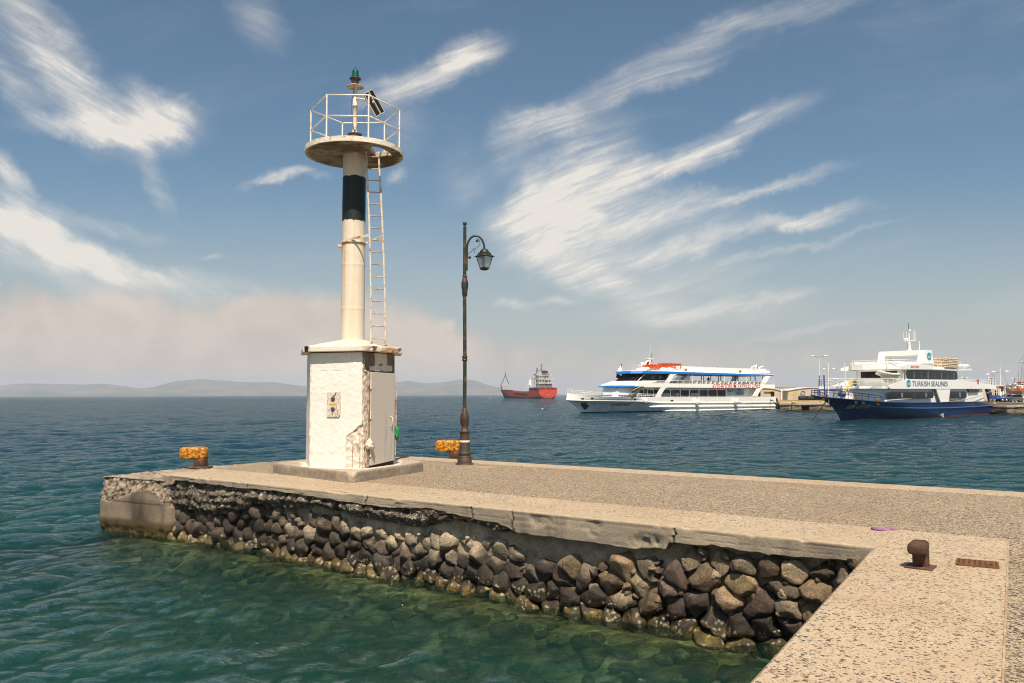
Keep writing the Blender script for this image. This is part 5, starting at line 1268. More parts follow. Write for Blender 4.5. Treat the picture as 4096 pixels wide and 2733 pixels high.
out_ = lambda pl, d: [(x-(d if i in (0, 1, 4, 5) else 0), y+(-d if y < 0 else d)) for i, (x, y) in enumerate(pl)]
t0, t1 = tt(zb0), tt(zb0+.22); plan(st, out_(lerp_plan(pB, pT, t0), .02), zb0, out_(lerp_plan(pB, pT, t1), .02), zb0+.22); st.build('blue_stripe', BLU, fer)
# nameboard on the forward face: 'HIZIR REİS'
V, F = textmesh('B. HIZIR REİS', 1, .25, .0)
P1_, P2_ = lerp_plan(pB, pT, .55)[1], lerp_plan(pB, pT, .55)[0]; z_n = zdk+(z_roof0-zdk)*.50; hN = .55
q1 = lerp_plan(pB, pT, .72)
vs = []
for u, v in V:
    t = .50+.18*v; pp = lerp_plan(pB, pT, t); a = Vector((pp[0][0], pp[0][1])); b = Vector((pp[1][0], pp[1][1])); c_ = a.lerp(b, .04+.9*u); n_ = Vector((-(b-a).y, (b-a).x)).normalized(); n_ = n_ if n_.y < 0 else -n_
    c_ = c_+n_*.04; vs.append((c_.x, c_.y, zdk+(z_roof0-zdk)*t))
MB().add(vs, F).build('lettering', BLK, fer)
# fascia and sloped white roof
fa = MB(); xe = A(800, 480, -3.4)[0]; pf = bowplan(xf1-1.0, xk1-.7, xe+1, 1.4, 2.55, 3.5); plan(fa, pf, z_roof0, [(x+.1, y*.98) for x, y in pf], z_roof1); fa.build('blue_fascia', BLU, fer)
zcm = A(700, 427, -2.6)[1]
xwf = A(815, 425, -2.7)[0]      # port front corner of the wheelhouse base
slp = MB(); pa = [(x+.1, y*.98) for x, y in pf]; pm = bowplan(xwf-1.8, xwf-.3, xe+6, 1.4, 2.75, 2.75)
plan(slp, pa, z_roof1, [(a[0]*.55+b[0]*.45, a[1]*.8+b[1]*.2) for a, b in zip(pa, pm)], z_roof1+(zcm-z_roof1)*.55); plan(slp, [(a[0]*.55+b[0]*.45, a[1]*.8+b[1]*.2) for a, b in zip(pa, pm)], z_roof1+(zcm-z_roof1)*.55, pm, zcm); slp.build('sloped_roof', WHT, fer)
# wheelhouse glass body
ztop = A(860, 350, -2.7)[1]; xend = A(1130, 400, -2.7)[0]
wb_ = bowplan(xwf-1.3, xwf, xend, 1.2, 2.65, 2.65); wt_ = bowplan(xwf+.6, xwf+1.7, xend, 1.2, 2.65, 2.65)
MB_ = plan(MB(), wb_, zcm, wt_, ztop); wh = MB_.build('wheelhouse', GLS, fer)
mu = MB()
def mull(i, t, w=.05, m=None, j=None):
    j = i+1; a = Vector((*wb_[i], zcm)).lerp(Vector((*wb_[j], zcm)), t); b = Vector((*wt_[i], ztop)).lerp(Vector((*wt_[j], ztop)), t); return [tuple(a+Vector((-.02, -.02, 0))), tuple(b+Vector((-.02, -.02, 0)))]
for t in (.33, .66): mu.tube(mull(0, t), .05, 5)
mu.build('mullion', BLK, wh)
MB().tube(mull(1, 0.0), .07, 5).build('mullion', RLW, wh)
for x0, x1 in ((xwf+3.0, xwf+4.0), (xwf+4.9, xwf+6.2), (xwf+7.2, xwf+9.0)):
    MB().box(x0, min(x1, xend-.3), -2.68, -2.65, zcm+.3, ztop-.35).build('window', GL2, wh)  # paler panes put a lighter reflection into the glass colour
# blue roof line
rf = [A(855, 333, -3.9), A(1105, 342), A(2230, 362), A(2230, 378), A(1120, 357), A(870, 348, -3.9)]
zr0, zr1 = A(1000, 356)[1], A(1000, 339)[1]
rx0 = A(858, 340, -3.05)[0]; rx1 = A(2229, 370)[0]; zA0, zA1 = A(2229, 378)[1], A(2229, 363)[1]
rp = [(rx0-1.2, -1.5), (rx0, -3.05), (rx0+4.5, -fb), (rx1, -fb), (rx1, fb), (rx0+4.5, fb), (rx0, 3.05), (rx0-1.2, 1.5)]
zlin = lambda za, zb_: (lambda p: za+(zb_-za)*min(max((p[0]-rx0)/(rx1-rx0), 0), 1))
plan(MB(), rp, zlin(ztop-.0, zA0), [(x+.25, y*.99) for x, y in rp], zlin(ztop+.42, zA1)).build('roof_edge', BLU, fer)
plan(MB(), [(x+.4, y*.96) for x, y in rp], zlin(ztop+.42, zA1), [(x+.6, y*.95) for x, y in rp], zlin(ztop+.5, zA1+.06)).build('roof', WHT, fer)
# deck band along both sides and upper deck
band = [A(792, 487), A(800, 470), A(838, 451), A(900, 451), A(1500, 458), A(2245, 467), A(2245, 503), A(1500, 500), A(1050, 496), A(880, 495)]
both(lambda sg: MB().prism(band, lambda u, v, d: (u, sg*d, v), -fb, -fb+.12).build('deck_band', WHT, fer))
MB().prism([A(790, 488), A(800, 482), A(866, 482), A(882, 496)], lambda u, v, d: (u, d, v), -fb-.03, -fb+.05).build('blue_tip', mat('ferry_pale_blue', (.12, .32, .62), .4), fer)
zu0, zu1 = A(900, 494)[1], A(2240, 503)[1]; ux0, ux1 = A(850, 490)[0], A(2244, 500)[0]
up_ = [(ux0, -fb+.12), (ux1, -fb+.12), (ux1, fb-.12), (ux0, fb-.12)]; zup = lambda off: (lambda p: zu0+(zu1-zu0)*(p[0]-ux0)/(ux1-ux0)+off)
plan(MB(), up_, zup(.02), up_, zup(.14)).build('upper_deck', mat('deck_grey', (0, 0, 0)), fer)
# slanted pillars
U1 = [f4(*p) for p in ((2068, 595), (2205, 600), (2150, 622), (2115, 670), (2060, 768), (1972, 768), (2065, 640), (2072, 610))]
L1 = [f4(*p) for p in ((1895, 846), (2045, 846), (1978, 868), (1950, 910), (1893, 1012), (1892, 1029), (1778, 1029), (1815, 1010), (1893, 870))]
U2 = [f5(*p) for p in ((1838, 430), (1968, 430), (1925, 470), (1850, 604), (1762, 604), (1838, 450))]
L2 = [f5(*p) for p in ((1665, 678), (1815, 678), (1770, 700), (1740, 740), (1690, 840), (1702, 858), (1558, 858), (1608, 830), (1684, 690))]
for poly_ in (U1, L1, U2, L2):
    pp = [FS.loc(*p) for p in poly_]; both(lambda sg: MB().prism(pp, lambda u, v, d: (u, sg*d, v), -fb+.01, -fb+.22).build('slanted_pillar', WHT, fer))
# cabin set back from the side
cy = -(fb-1.0); cx0, cx1 = FS.loc(*f6(808, 560), cy)[0], FS.loc(*f6(2062, 560), cy)[0]
cab = MB().box(cx0, cx1, cy, -cy, zdk, zu0+.05).build('cabin', WHT, fer)
def win(X0, X1, Y0, Y1, r=.12, m=GLS, par=cab, fm=BLK):
    a = FS.loc(*f6(X0, Y1), cy); b = FS.loc(*f6(X1, Y0), cy)
    w = MB().prism(roundrect(a[0], b[0], a[1], b[1], r), lambda u, v, d: (u, d, v), cy-.03, cy).build('window', m, par)
    return a, b
for k, (X0, X1) in enumerate(((1062, 1148), (1160, 1250), (1262, 1345), (1360, 1445), (1458, 1540), (1550, 1635), (1645, 1728))):
    a, b = win(X0, X1, 525, 600, .2)
    if k in (0, 1, 3):
        x = (a[0]+b[0])/2; zz = b[1]-.35*(b[1]-a[1]); q = MB().box(a[0]+.15, x-.05, cy-.036, cy-.031, a[1]+.3, zz-.05).box(x+.05, b[0]-.15, cy-.036, cy-.031, a[1]+.3, zz-.05)
        q.build('pane', mat('painted_sea_view', (.25, .30, .36), .15), cab)  # opaque pale panes, the bright view through the glass painted as colour
    if k in (1, 4): MB().box(a[0]+.2, a[0]+.9, cy-.036, cy-.031, a[1]+.3, b[1]-.12).build('curtain', mat('curtain', (.07, .09, .10), .8), cab)
for X0, X1 in ((830, 870), (918, 970), (980, 1042)): win(X0, X1, 522, 600, .15)
win(880, 908, 515, 600, .05, GL2)
# posters on the cabin wall
def quad_on(X0, X1, Y0, Y1, m, name, par, yl, d=.02):
    a = FS.loc(*f6(X0, Y1), yl); b = FS.loc(*f6(X1, Y0), yl); return MB().box(a[0], b[0], yl-d, yl, a[1], b[1]).build(name, m, par)
p1 = quad_on(1750, 1922, 512, 580, mat('poster_blue', (.36, .50, .56), .5, dscale=.4), 'poster', cab, cy-.01)
quad_on(1752, 1820, 514, 574, mat('poster_card', (.42, .56, .62), .5, dscale=.8), 'poster_card', p1, cy-.03, .015)
tri = [FS.loc(*f6(*q), cy-.05) for q in ((1750, 512), (1766, 512), (1750, 526))]; MB().prism(tri, lambda u, v, d: (u, d, v), cy-.06, cy-.05).build('poster_corner', mat('poster_red', (.45, .03, .05), .5), p1)
INK = mat('poster_ink', (.02, .06, .22), .5)
sidetext(FS, 'DISCOUNT', f6(1755, 525), f6(1806, 543), cy-.055, INK, 'lettering', p1, bold=.02)
sidetext(FS, 'save', f6(1856, 516), f6(1886, 532), cy-.055, INK, 'lettering', p1, bold=.02)
sidetext(FS, 'on your travel', f6(1832, 536), f6(1914, 556), cy-.055, INK, 'lettering', p1, bold=.02)
sidetext(FS, 'expences ...', f6(1844, 558), f6(1912, 577), cy-.055, INK, 'lettering', p1, bold=.02)
for k in range(3): quad_on(1758, 1812, 547+k*8, 549+k*8, mat('poster_line', (.70, .78, .80), .5), 'poster_line', p1, cy-.048, .006)
RED = mat('sign_red', (.50, .05, .045), .5, dscale=2)
sidetext(FS, 'KOS·BODRUM EXPRESS LINES', f6(1592, 461), f6(2094, 500), -fb-.03, RED, 'lettering', fer, shear=.22, bold=.004, skew=-5)
# main stairs behind the lower house, with a yellow handrail
ym = -2.9
s0, s1 = FS.loc(*f4(1495, 850), ym), FS.loc(*f4(1310, 1022), ym); stt = MB()
for k in range(11):
    t = k/10; x = s0[0]+(s1[0]-s0[0])*t; z = s0[1]+(s1[1]-s0[1])*t; stt.box(x-.35, x+.25, ym-.8, ym+.8, z-.06, z)
stt.tube([(s0[0]-.4, ym-.8, s0[1]), (s1[0]-.4, ym-.8, s1[1])], .1, 4); stt.build('stairs', DKG, fer)
MB().tube([(s0[0]-.5, ym-.85, s0[1]+.2), (s1[0]-.1, ym-.85, s1[1]+1.0)], .06, 5).build('handrail', YEL, fer)
s0, s1 = FS.loc(*f6(1290, 366), -2.4), FS.loc(*f6(1190, 450), -2.4); stt = MB()
for k in range(11):
    t = k/10; x = s0[0]+(s1[0]-s0[0])*t; z = s0[1]+(s1[1]-s0[1])*t; stt.box(x-.3, x+.35, -3.2, -1.6, z-.06, z)
stt.tube([(s0[0]-.3, -3.2, s0[1]), (s1[0]-.3, -3.2, s1[1])], .1, 4); stt.build('stairs', DKG, fer)
# white wall behind the upper stairs
a, b = FS.loc(*f6(1345, 366), 1.5)[0], 0
MB().prism([(FS.loc(*f6(1300, 366), -2.0)[0], ztop-.1), (FS.loc(*f6(1342, 366), -2.0)[0], ztop-.1), (FS.loc(*f6(1342, 450), -2.0)[0], zup(0)((FS.loc(*f6(1342, 450), -2.0)[0], 0))), (FS.loc(*f6(1232, 450), -2.0)[0], zup(0)((FS.loc(*f6(1232, 450), -2.0)[0], 0)))], lambda u, v, d: (u, d, v), -2.1, -1.9).build('bulkhead', WHT, fer)
plan(MB(), [(xend-.1, -2.65), (xend+.1, -2.65), (xend+.1, 2.65), (xend-.1, 2.65)], zcm, [(xend-.1, -2.65), (xend+.1, -2.65), (xend+.1, 2.65), (xend-.1, 2.65)], ztop).build('bulkhead', mat('bulkhead_dark', (.05, .05, .05), .8), fer)
# posts holding the roof
for X in (345, 555, 1010, 1460):
    a, b = FS.loc(*f5(X, 410), -fb+.2), FS.loc(*f5(X+8, 590), -fb+.2); MB().tube([(a[0], -fb+.2, a[1]), (a[0], -fb+.2, b[1]-.3)], .085, 8).build('post', RLW, fer)
for X in (303, 540, 730, 885, 1235, 1540, 1790):
    a, b = FS.loc(*f5(X, 420), 3.0), FS.loc(*f5(X, 560), 3.0); MB().tube([(a[0], 3.0, a[1]+.4), (a[0], 3.0, b[1]-.3)], .08, 6).build('post', DKG, fer)
for X in (575, 935, 1285, 1635):
    a, b = FS.loc(*f5(X, 420), .4), FS.loc(*f5(X, 560), .4); MB().tube([(a[0], .4, a[1]+.3), (a[0], .4, b[1]-.3)], .1, 6).build('post', mat('post_grey', (.35, .33, .30), .6), fer)
# rails
rm = MB(); P3 = lambda X, Y, yl: (lambda q: (q[0], yl, q[1]))(FS.loc(*f6(X, Y), yl))
rail(rm, [P3(860, 423, -fb), P3(1500, 430, -fb), P3(2238, 440, -fb)], [P3(860, 451, -fb), P3(1500, 458, -fb), P3(2240, 466, -fb)], 26, .03)
rm.build('railing', RLW, fer)
rm = MB(); q0, q1, q2 = P3(860, 423, -fb), P3(2238, 440, -fb), P3(2240, 466, -fb); w0 = P3(860, 451, -fb)
rail(rm, [(q0[0], fb, q0[2]), (q1[0], fb, q1[2])], [(w0[0], fb, w0[2]), (q2[0], fb, q2[2])], 26, .03); rail(rm, [(q1[0], -fb, q1[2]), (q1[0], fb, q1[2])], [(q2[0], -fb, q2[2]), (q2[0], fb, q2[2])], 9, .03); rm.build('railing', RLW, fer)
rm = MB()
bowr = [(float(x), -max(HF.half(float(x), zd(float(x))), .1)) for x in np.linspace(xb+.1, A(850, 590)[0], 22)]
for sg in (1, -1): rail(rm, [(x, sg*y, zd(x)+.62-.25*min(1, max(0, (x-5)/14))+(.15 if i == 0 else 0)) for i, (x, y) in enumerate(bowr)], [(x, sg*y, zd(x)) for x, y in bowr], 26, .03, (.45,))
rm.build('railing', RLW, fer)
rm = MB(); rail(rm, [P3(1055, 588, -fb), P3(2240, 590, -fb)], [P3(1055, 598, -fb), P3(2240, 598, -fb)], 24, .03, ()); rail(rm, [P3(808, 566, -fb), P3(1010, 568, -fb)], [P3(808, 597, -fb), P3(1010, 597, -fb)], 6, .04); rm.build('railing', RLW, fer)
yr = -fb+.5
rm = MB(); rail(rm, [P3(1180, 281, yr), P3(2190, 305, yr)], [P3(1180, 345, yr), P3(2190, 358, yr)], 24, .03, (.22,)); a_, b_ = P3(1180, 281, yr), P3(2190, 305, yr); c_, d_ = P3(1180, 345, yr), P3(2190, 358, yr)
rail(rm, [(a_[0], -yr, a_[2]), (b_[0], -yr, b_[2])], [(c_[0], -yr, c_[2]), (d_[0], -yr, d_[2])], 24, .03, (.22,)); rail(rm, [(b_[0], yr, b_[2]), (b_[0], -yr, b_[2])], [(d_[0], yr, d_[2]), (d_[0], -yr, d_[2])], 8, .03); rail(rm, [P3(925, 302, yr), P3(1180, 310, yr)], [P3(925, 330, yr), P3(1180, 340, yr)], 6, .03, ()); rm.build('railing', RLW, fer)
both(lambda sg: MB().prism([FS.loc(*f6(*p), yr) for p in ((1236, 307), (2188, 322), (2188, 347), (1236, 337))], lambda u, v, d: (u, sg*d, v), yr-.04, yr).build('rail_screen', WHT, fer))
# benches on both open decks
def bench(x, y0, y1, z, k=1.0):
    q = MB(); q.box(x-.22, x+.22, y0, y1, z+.40, z+.46); q.hexa([(x+.16, y0, z+.44), (x+.22, y0, z+.44), (x+.22, y1, z+.44), (x+.16, y1, z+.44), (x+.30, y0, z+.95), (x+.36, y0, z+.95), (x+.36, y1, z+.95), (x+.30, y1, z+.95)])
    for y in (y0+.15, y1-.15): q.box(x-.15, x-.10, y-.03, y+.03, z, z+.42).box(x+.12, x+.17, y-.03, y+.03, z, z+.42)
    q.v = [(a, b, z+(c-z)*k) for a, b, c in q.v]
    return q
ux = np.linspace(FS.loc(*f5(330, 560), -3)[0], FS.loc(*f5(1760, 560), -3)[0], 17)
for k, x in enumerate(ux):
    for y0, y1 in ((-fb+.5, -1.0), (1.0, fb-.5)): bench(float(x), y0, y1, zup(.14)((x, 0))+.15).build('bench', WHT, fer)
rz_ = zlin(ztop+.5, zA1+.06)
for x in np.linspace(FS.loc(*f6(1250, 340), -3)[0], FS.loc(*f6(2150, 340), -3)[0], 19):
    for y0, y1 in ((-fb+.9, -1.0), (1.0, fb-.9)): bench(float(x), y0, y1, rz_((x, 0))).build('bench', WHT, fer)
# liferaft canisters on cradles
def raft(ship, par, px0, px1, yl, r, n=1):
    a = ship.loc(*px0, yl); b = ship.loc(*px1, yl); x0, x1 = a[0], b[0]; z = a[1]
    q = MB(); q.lathe([(.0, x0), (r*.5, x0+.02), (r*.85, x0+r*.3), (r, x0+r*.7), (r, (x0+x1)/2-.04), (r*1.07, (x0+x1)/2), (r, (x0+x1)/2+.04), (r, x1-r*.7), (r*.85, x1-r*.3), (r*.5, x1-.02), (0, x1)], (0, yl, z), 16, ax=(1, 0, 0)).build('liferaft', WHT, par)
for X0, X1, Y, yl in ((890, 932, 308, -2.8), (1050, 1115, 312, -3.0), (1116, 1178, 312, -3.0), (845, 885, 306, -1.6), (805, 842, 314, -.4), (868, 905, 303, .8)):
    raft(FS, fer, f6(X0, Y), f6(X1, Y), yl, .38)
MB().prism([FS.loc(*f6(*p), -2.6) for p in ((930, 318), (1240, 318), (1240, 345), (930, 336))], lambda u, v, d: (u, d, v), -2.7, 2.6).build('deck_locker', WHT, fer)
# mast
ms = MB(); ym = -.2; M2 = lambda X, Y, y=ym: (lambda q: (q[0], y, q[1]))(FS.loc(*f6(X, Y), y))
ms.prism([FS.loc(*f6(*p), ym) for p in ((880, 268), (915, 205), (925, 195), (945, 197), (922, 268))], lambda u, v, d: (u, d, v), ym-.25, ym+.25)
ms.prism([FS.loc(*f6(*p), ym) for p in ((845, 262), (940, 262), (940, 268), (905, 272), (900, 300), (878, 300), (875, 272), (845, 268))], lambda u, v, d: (u, d, v), ym-.7, ym+.7)
ms.prism([FS.loc(*f6(*p), ym) for p in ((905, 193), (966, 193), (966, 200), (905, 200))], lambda u, v, d: (u, d, v), ym-.3, ym+.3)
ms.lathe([(.30, 0), (.32, .1), (.32, .35), (.25, .45)], M2(860, 262), 14); mo = ms.build('mast', WHT, fer)
MB().tube([M2(930, 193), M2(952, 40)], .03, 5).build('whip_antenna', RLW, mo); MB().tube([M2(959, 193), M2(959, 140)], .04, 5).build('antenna', BLK, mo)
for X in (761, 785): MB().tube([M2(X, 325), M2(X, 245 if X == 761 else 255)], .03, 5).build('antenna', RLW, fer)
for k in range(4): MB().obox(M2(921-k*3, 232+k*7, ym-.3), (1, 0, .35), (0, 1, 0), (0, 0, 1), .22, .05, .05).build('horn', BLK, mo)
fl = MB().prism([FS.loc(*f6(*p), ym) for p in ((955, 205), (962, 212), (960, 230), (948, 236))], lambda u, v, d: (u, d, v), ym-.01, ym+.01).build('flag', YEL, mo)
# small red topped signal stand on the starboard bow wing
ys = 3.0; S2 = lambda X, Y: (lambda q: (q[0], ys, q[1]))(FS.loc(*f6(X, Y), ys))
sg_ = MB(); sg_.prism([FS.loc(*f6(*p), ys) for p in ((583, 336), (625, 345), (640, 352), (600, 345))], lambda u, v, d: (u, d, v), ys-.3, ys+.3); sg_.tube([S2(612, 340), S2(622, 300)], .28, 8); sg_.tube([S2(622, 308), S2(630, 306)], .35, 8); sg_.tube([S2(625, 300), S2(636, 265)], .08, 6); so_ = sg_.build('signal_mast', WHT, fer)
MB().tube([S2(636, 275), S2(641, 252)], .13, 6).build('signal_lamp', mat('dark_red', (.12, .015, .015), .5), so_); MB().tube([S2(604, 395), S2(612, 365)], .35, 8).build('dark_red_panel', mat('dark_red', (0, 0, 0)), fer)
# stern davits and the small red triangle between them
ds = MB()
for X0, X1 in (((1998, 288), (2040, 270)), ((2078, 290), (2120, 276))):
    ds.tube([M2(X0[0], 330, -2.5), M2(X0[0], X0[1], -2.5), M2(X1[0], X1[1], -2.5)], .14, 6)
ds.tube([M2(2038, 318, -2.5), M2(2054, 259, -2.5)], .12, 6); ds.build('davit', WHT, fer)
MB().prism([FS.loc(*f6(*p), -2.5) for p in ((2043, 300), (2055, 270), (2070, 300))], lambda u, v, d: (u, d, v), -2.55, -2.45).build('red_marker', RED, fer)
quad_on(1760+0, 1761, 0, 1, WHT, 'x', fer, 0) if False else None
# things on and against the ferry
def world(ship, p): return Vector((ship.T.x+ship.D.x*p[0]+ship.A.x*p[1], ship.T.y+ship.D.y*p[0]+ship.A.y*p[1], p[2]))
def vests(ship, px, label, rz, yl, m=ORG, n=(9, 3, 4), group='stacked life jackets on the ferries'):
    (X0, Y0), (X1, Y1) = px; a = ship.loc(X0, Y1, yl); b = ship.loc(X1, Y0, yl); w, h = b[0]-a[0], b[1]-a[1]
    q = MB(); rr2 = random.Random(int(X0))
    for i in range(n[0]):
        for j in range(n[2]):
            for k in range(n[1]):
                cx = w*(i+.5)/n[0]+rr2.uniform(-.03, .03); cz = h*(j+.5)/n[2]; cyy = (k-n[1]/2+.5)*.55
                V, F = superell((cx, cyy, cz+rr2.uniform(-.02, .02)), w/n[0]*.53, .29, h/n[2]*.54, e1=.5, e2=.4, nu=10, nv=6); q.add(V, F, False)
    o = q.build('life_jackets', m); o.location = world(ship, (a[0], yl, a[1])); o.rotation_euler = (0, 0, ship.rz)
    return tag(o, label, 'life jackets', group)
vests(FS, (f6(898, 260), f6(1045, 316)), 'shorter stack of orange life jackets on the ferry roof behind the mast', 0, -1.2)
vests(FS, (f6(1054, 248), f6(1232, 305)), 'taller stack of orange life jackets on the ferry roof ahead of the benches', 0, -1.2)
def ringbuoy(loc, rz, label, m=None):
    q = MB(); R_ = .27; q.tube([(R_*math.cos(t), 0, R_*math.sin(t)) for t in np.linspace(0, 2*math.pi, 25)[:-1]], .075, 8, closed=True)
    o = q.build('lifebuoy', m or mat('buoy_orange', (.42, .17, .08), .6, dirt=(.6, .5, .4), dirt_amt=.4, dscale=2.2)); o.location = loc; o.rotation_euler = (0, 0, rz)
    return tag(o, label, 'lifebuoy', 'ring lifebuoys hung on ship rails')
for X, Y, lb in ((1313, 319, 'orange and white ring lifebuoy on the roof rail just behind the orange life jackets'), (1881, 333, 'orange and white ring lifebuoy on the roof rail towards the ferry stern')):
    q = FS.loc(*f6(X, Y), yr-.12); ringbuoy(world(FS, (q[0], yr-.14, q[1])), FS.rz, lb)
for X, Y, lb in ((870, 637, 'round white fender hung below the ferry stairs, nearest its bow'), (1415, 651, 'round white fender hung on the ferry side below the row of windows'), (1818, 644, 'round white fender hung on the ferry side below the poster')):
    x, y, z = HF.onhull(FS, *f6(X, Y)); t = empty('fender', world(FS, (x, y-.5, z)), FS.rz, lb, 'fender', 'round white fenders along the ferry')
    MB().lathe([(r__*.84, z__*.84) for r__, z__ in [(.06, .62), (.12, .58), (.2, .52), (.38, .38), (.48, .15), (.5, -.05), (.46, -.25), (.36, -.42), (.2, -.53), (.02, -.56)]], (0, 0, 0), 20).build('body', mat('fender_white', (.80, .76, .70), .4, dscale=2), t)
    MB().tube([(0, 0, .6), (0, .25, zd(x)-z)], .03, 5).build('line', ROPE, t)
x, z = A(2280, 690, -1.5); t = empty('fender', world(FS, (FS.L+1.2, -2.2, .9)), FS.rz, 'big black rubber fender between the ferry stern and the quay', 'fender')
MB().lathe([(.3, -1.5), (.95, -1.25), (1.05, -.9), (1.05, .9), (.95, 1.25), (.3, 1.5)], (0, 0, 0), 20).build('body', mat('rubber', (.014, .013, .012), .7, bump=.4, bscale=3), t)
def seated(ship, p, rz, label):
    me = bpy.data.meshes.new('person'); vs = [(0, 0, .50), (0, 0, .72), (-.03, 0, .95), (-.06, 0, 1.06), (-.10, 0, 1.16), (-.14, 0, 1.27), (-.03, .19, .98), (-.12, .24, .74), (-.34, .17, .72), (-.03, -.19, .98), (-.12, -.24, .74), (-.34, -.17, .72),
                 (-.02, .10, .48), (-.42, .12, .50), (-.44, .12, .08), (-.56, .12, .05), (-.02, -.10, .48), (-.42, -.12, .50), (-.44, -.12, .08), (-.56, -.12, .05)]
    es = [(0, 1), (1, 2), (2, 3), (3, 4), (4, 5), (2, 6), (6, 7), (7, 8), (2, 9), (9, 10), (10, 11), (0, 12), (12, 13), (13, 14), (14, 15), (0, 16), (16, 17), (17, 18), (18, 19)]
    me.from_pydata(vs, es, []); o = meshobj('person', me, mat('silhouette_dark', (.02, .018, .018), .9)); o.location = world(ship, p); o.rotation_euler = (0, 0, ship.rz+rz)  # whole figure coloured dark, its silhouette shade put into the colour
    sk_ = o.modifiers.new('skin', 'SKIN'); rad = [.15, .16, .17, .07, .10, .09, .07, .055, .04, .07, .055, .04, .10, .075, .05, .045, .10, .075, .05, .045]
    for v, r_ in zip(me.skin_vertices[0].data, rad): v.radius = (r_, r_)
    me.skin_vertices[0].data[0].use_root = True; o.modifiers.new('sub', 'SUBSURF').levels = 1
    return tag(o, label, 'person')
q = FS.loc(*f5(690, 560), -1.8); seated(FS, (q[0], -1.8, zup(.3)((q[0], 0))+.35), 0, 'dark silhouetted person sitting with bent head on the open upper deck of the ferry')
def ropething(pts, label, m=ROPE, r=.045, name='mooring_rope', group=None):
    return tag(MB().tube(pts, r, 6).build(name, m), label, 'rope', group)
def sag(a, b, s, n=16): a, b = Vector(a), Vector(b); return [a.lerp(b, i/n)-Vector((0, 0, s*4*(i/n)*(1-i/n))) for i in range(n+1)]
x, y, z = HF.onhull(FS, *f6(1835, 636))
pa = world(FS, (x, y-.08, z)); pe = gp(*f6(2345, 735), .15)
ropething(sag(pa, pe, .4), 'pale mooring rope running from the ferry side down to the water by the quay', ROPE)

# ---------------------------------------------------------------- blue hulled ship
z7 = lambda X, Y: (3200+X/2.623, 1270+Y/2.623)
BS = Ship(gp(*z7(425, 1080), 0), gp(*z7(2018, 1019), 0), 6.6); bb = BS.b
blu = empty('passenger_ship', (BS.T.x, BS.T.y, 0), BS.rz, 'dark blue hulled passenger ship with white decks and a tall white arch', 'ship')
Bq = lambda X, Y, yl=None: BS.loc(*z7(X, Y), yl)
xb, zb = Bq(110, 812, 0)
dB = [(xb, zb), Bq(300, 828, -1.2), Bq(600, 866, -2.8), Bq(900, 890, -3.6), Bq(1200, 898), Bq(1500, 894), Bq(1800, 888), Bq(2063, 882)]
def deckedge(ship, mk, pts, n=5):
    d = None; yl = [-ship.b*.7]*len(pts)
    for _ in range(n):
        d = [(xb, zb)]+[ship.loc(*z7(X, Y), y) for (X, Y), y in zip(pts, yl)]; h = mk(d); yl = [-h.half(x, z) for x, z in d[1:]]
    return d
stemB = [(2.2, -1), (0, 0)]+[Bq(X, Y, 0) for X, Y in ((390, 1010), (345, 945), (290, 895), (220, 858), (150, 832))]+[(xb, zb)]
mkB = lambda d: Hull(BS.L, bb, stemB, [(Bq(2018, 1019)[0]-.3, -1), (Bq(2018, 1019)[0], 0), (Bq(2063, 882)[0], 2.4)], d, flare=1.9, bow=.29, power=2.5, sternf=.97, wlb=.88)
dB = deckedge(BS, mkB, [(200, 818), (300, 828), (450, 846), (600, 866), (750, 880), (900, 890), (1200, 898), (1500, 894), (1800, 888), (2063, 882)])
HB = mkB(dB)
zD = zi(dB)
NAVY = mat('navy_hull', (.004, .022, .095), .28, dirt=(.005, .036, .14), dirt_amt=.4, dscale=.5, coat=.5)
mb = MB(); HB.shell(lambda x: -1.0, lambda x: zD(x), mb, 100, 22); HB.shell(lambda x: zD(x)-1.0, lambda x: zD(x)-.0, mb, 100, 5, -.07, False); mb.build('hull', NAVY, blu)
mb = MB(); HB.shell(lambda x: -.3, lambda x: .17, mb, 90, 2, .02, False); mb.build('antifouling', mat('boot_red', (0, 0, 0)), blu)
strake(HB, dense([(x, zD(x)) for x in np.linspace(xb, BS.L, 40)], 70), .06, 'gunwale', mat('navy_trim', (.006, .04, .16), .35), blu)
strake(HB, dense([Bq(850, 934), Bq(1100, 950), Bq(1300, 955), Bq(1600, 950), Bq(2058, 924)]), .10, 'rub_rail', mat('navy_rail', (.01, .08, .30), .3, coat=.5), blu)
hulltext(HB, BS, 'ASIM  KAPTAN', z7(508, 914), z7(707, 956), mat('letter_grey', (.50, .50, .47), .5), 'lettering', blu, .04, .3, .02)
hullpatch(HB, BS, [z7(*p) for p in ((372, 925), (385, 905), (432, 902), (425, 918), (405, 922), (408, 938), (428, 940), (420, 952), (395, 965), (378, 950))], mat('anchor_brown', (.03, .015, .012), .7), 'anchor', blu, .14)
# load line mark
q = HB.onhull(BS, *z7(1495, 1025)); r_ = .26
mk_ = MB().tube([(q[0]+r_*.7*math.cos(t), q[1]-.03, q[2]+r_*math.sin(t)) for t in np.linspace(0, 2*math.pi, 21)[:-1]], .035, 4, closed=True)
mk_.tube([(q[0]-.4, q[1]-.05, q[2]), (q[0]+.3, q[1]-.05, q[2])], .03, 4); mk_.tube([(q[0]-.75, q[1]-.05, q[2]+.08), (q[0]-.45, q[1]-.05, q[2]+.08)], .03, 4); mk_.tube([(q[0]-.75, q[1]-.05, q[2]-.08), (q[0]-.45, q[1]-.05, q[2]-.08)], .03, 4)
mk_.build('load_line', RLW, blu)
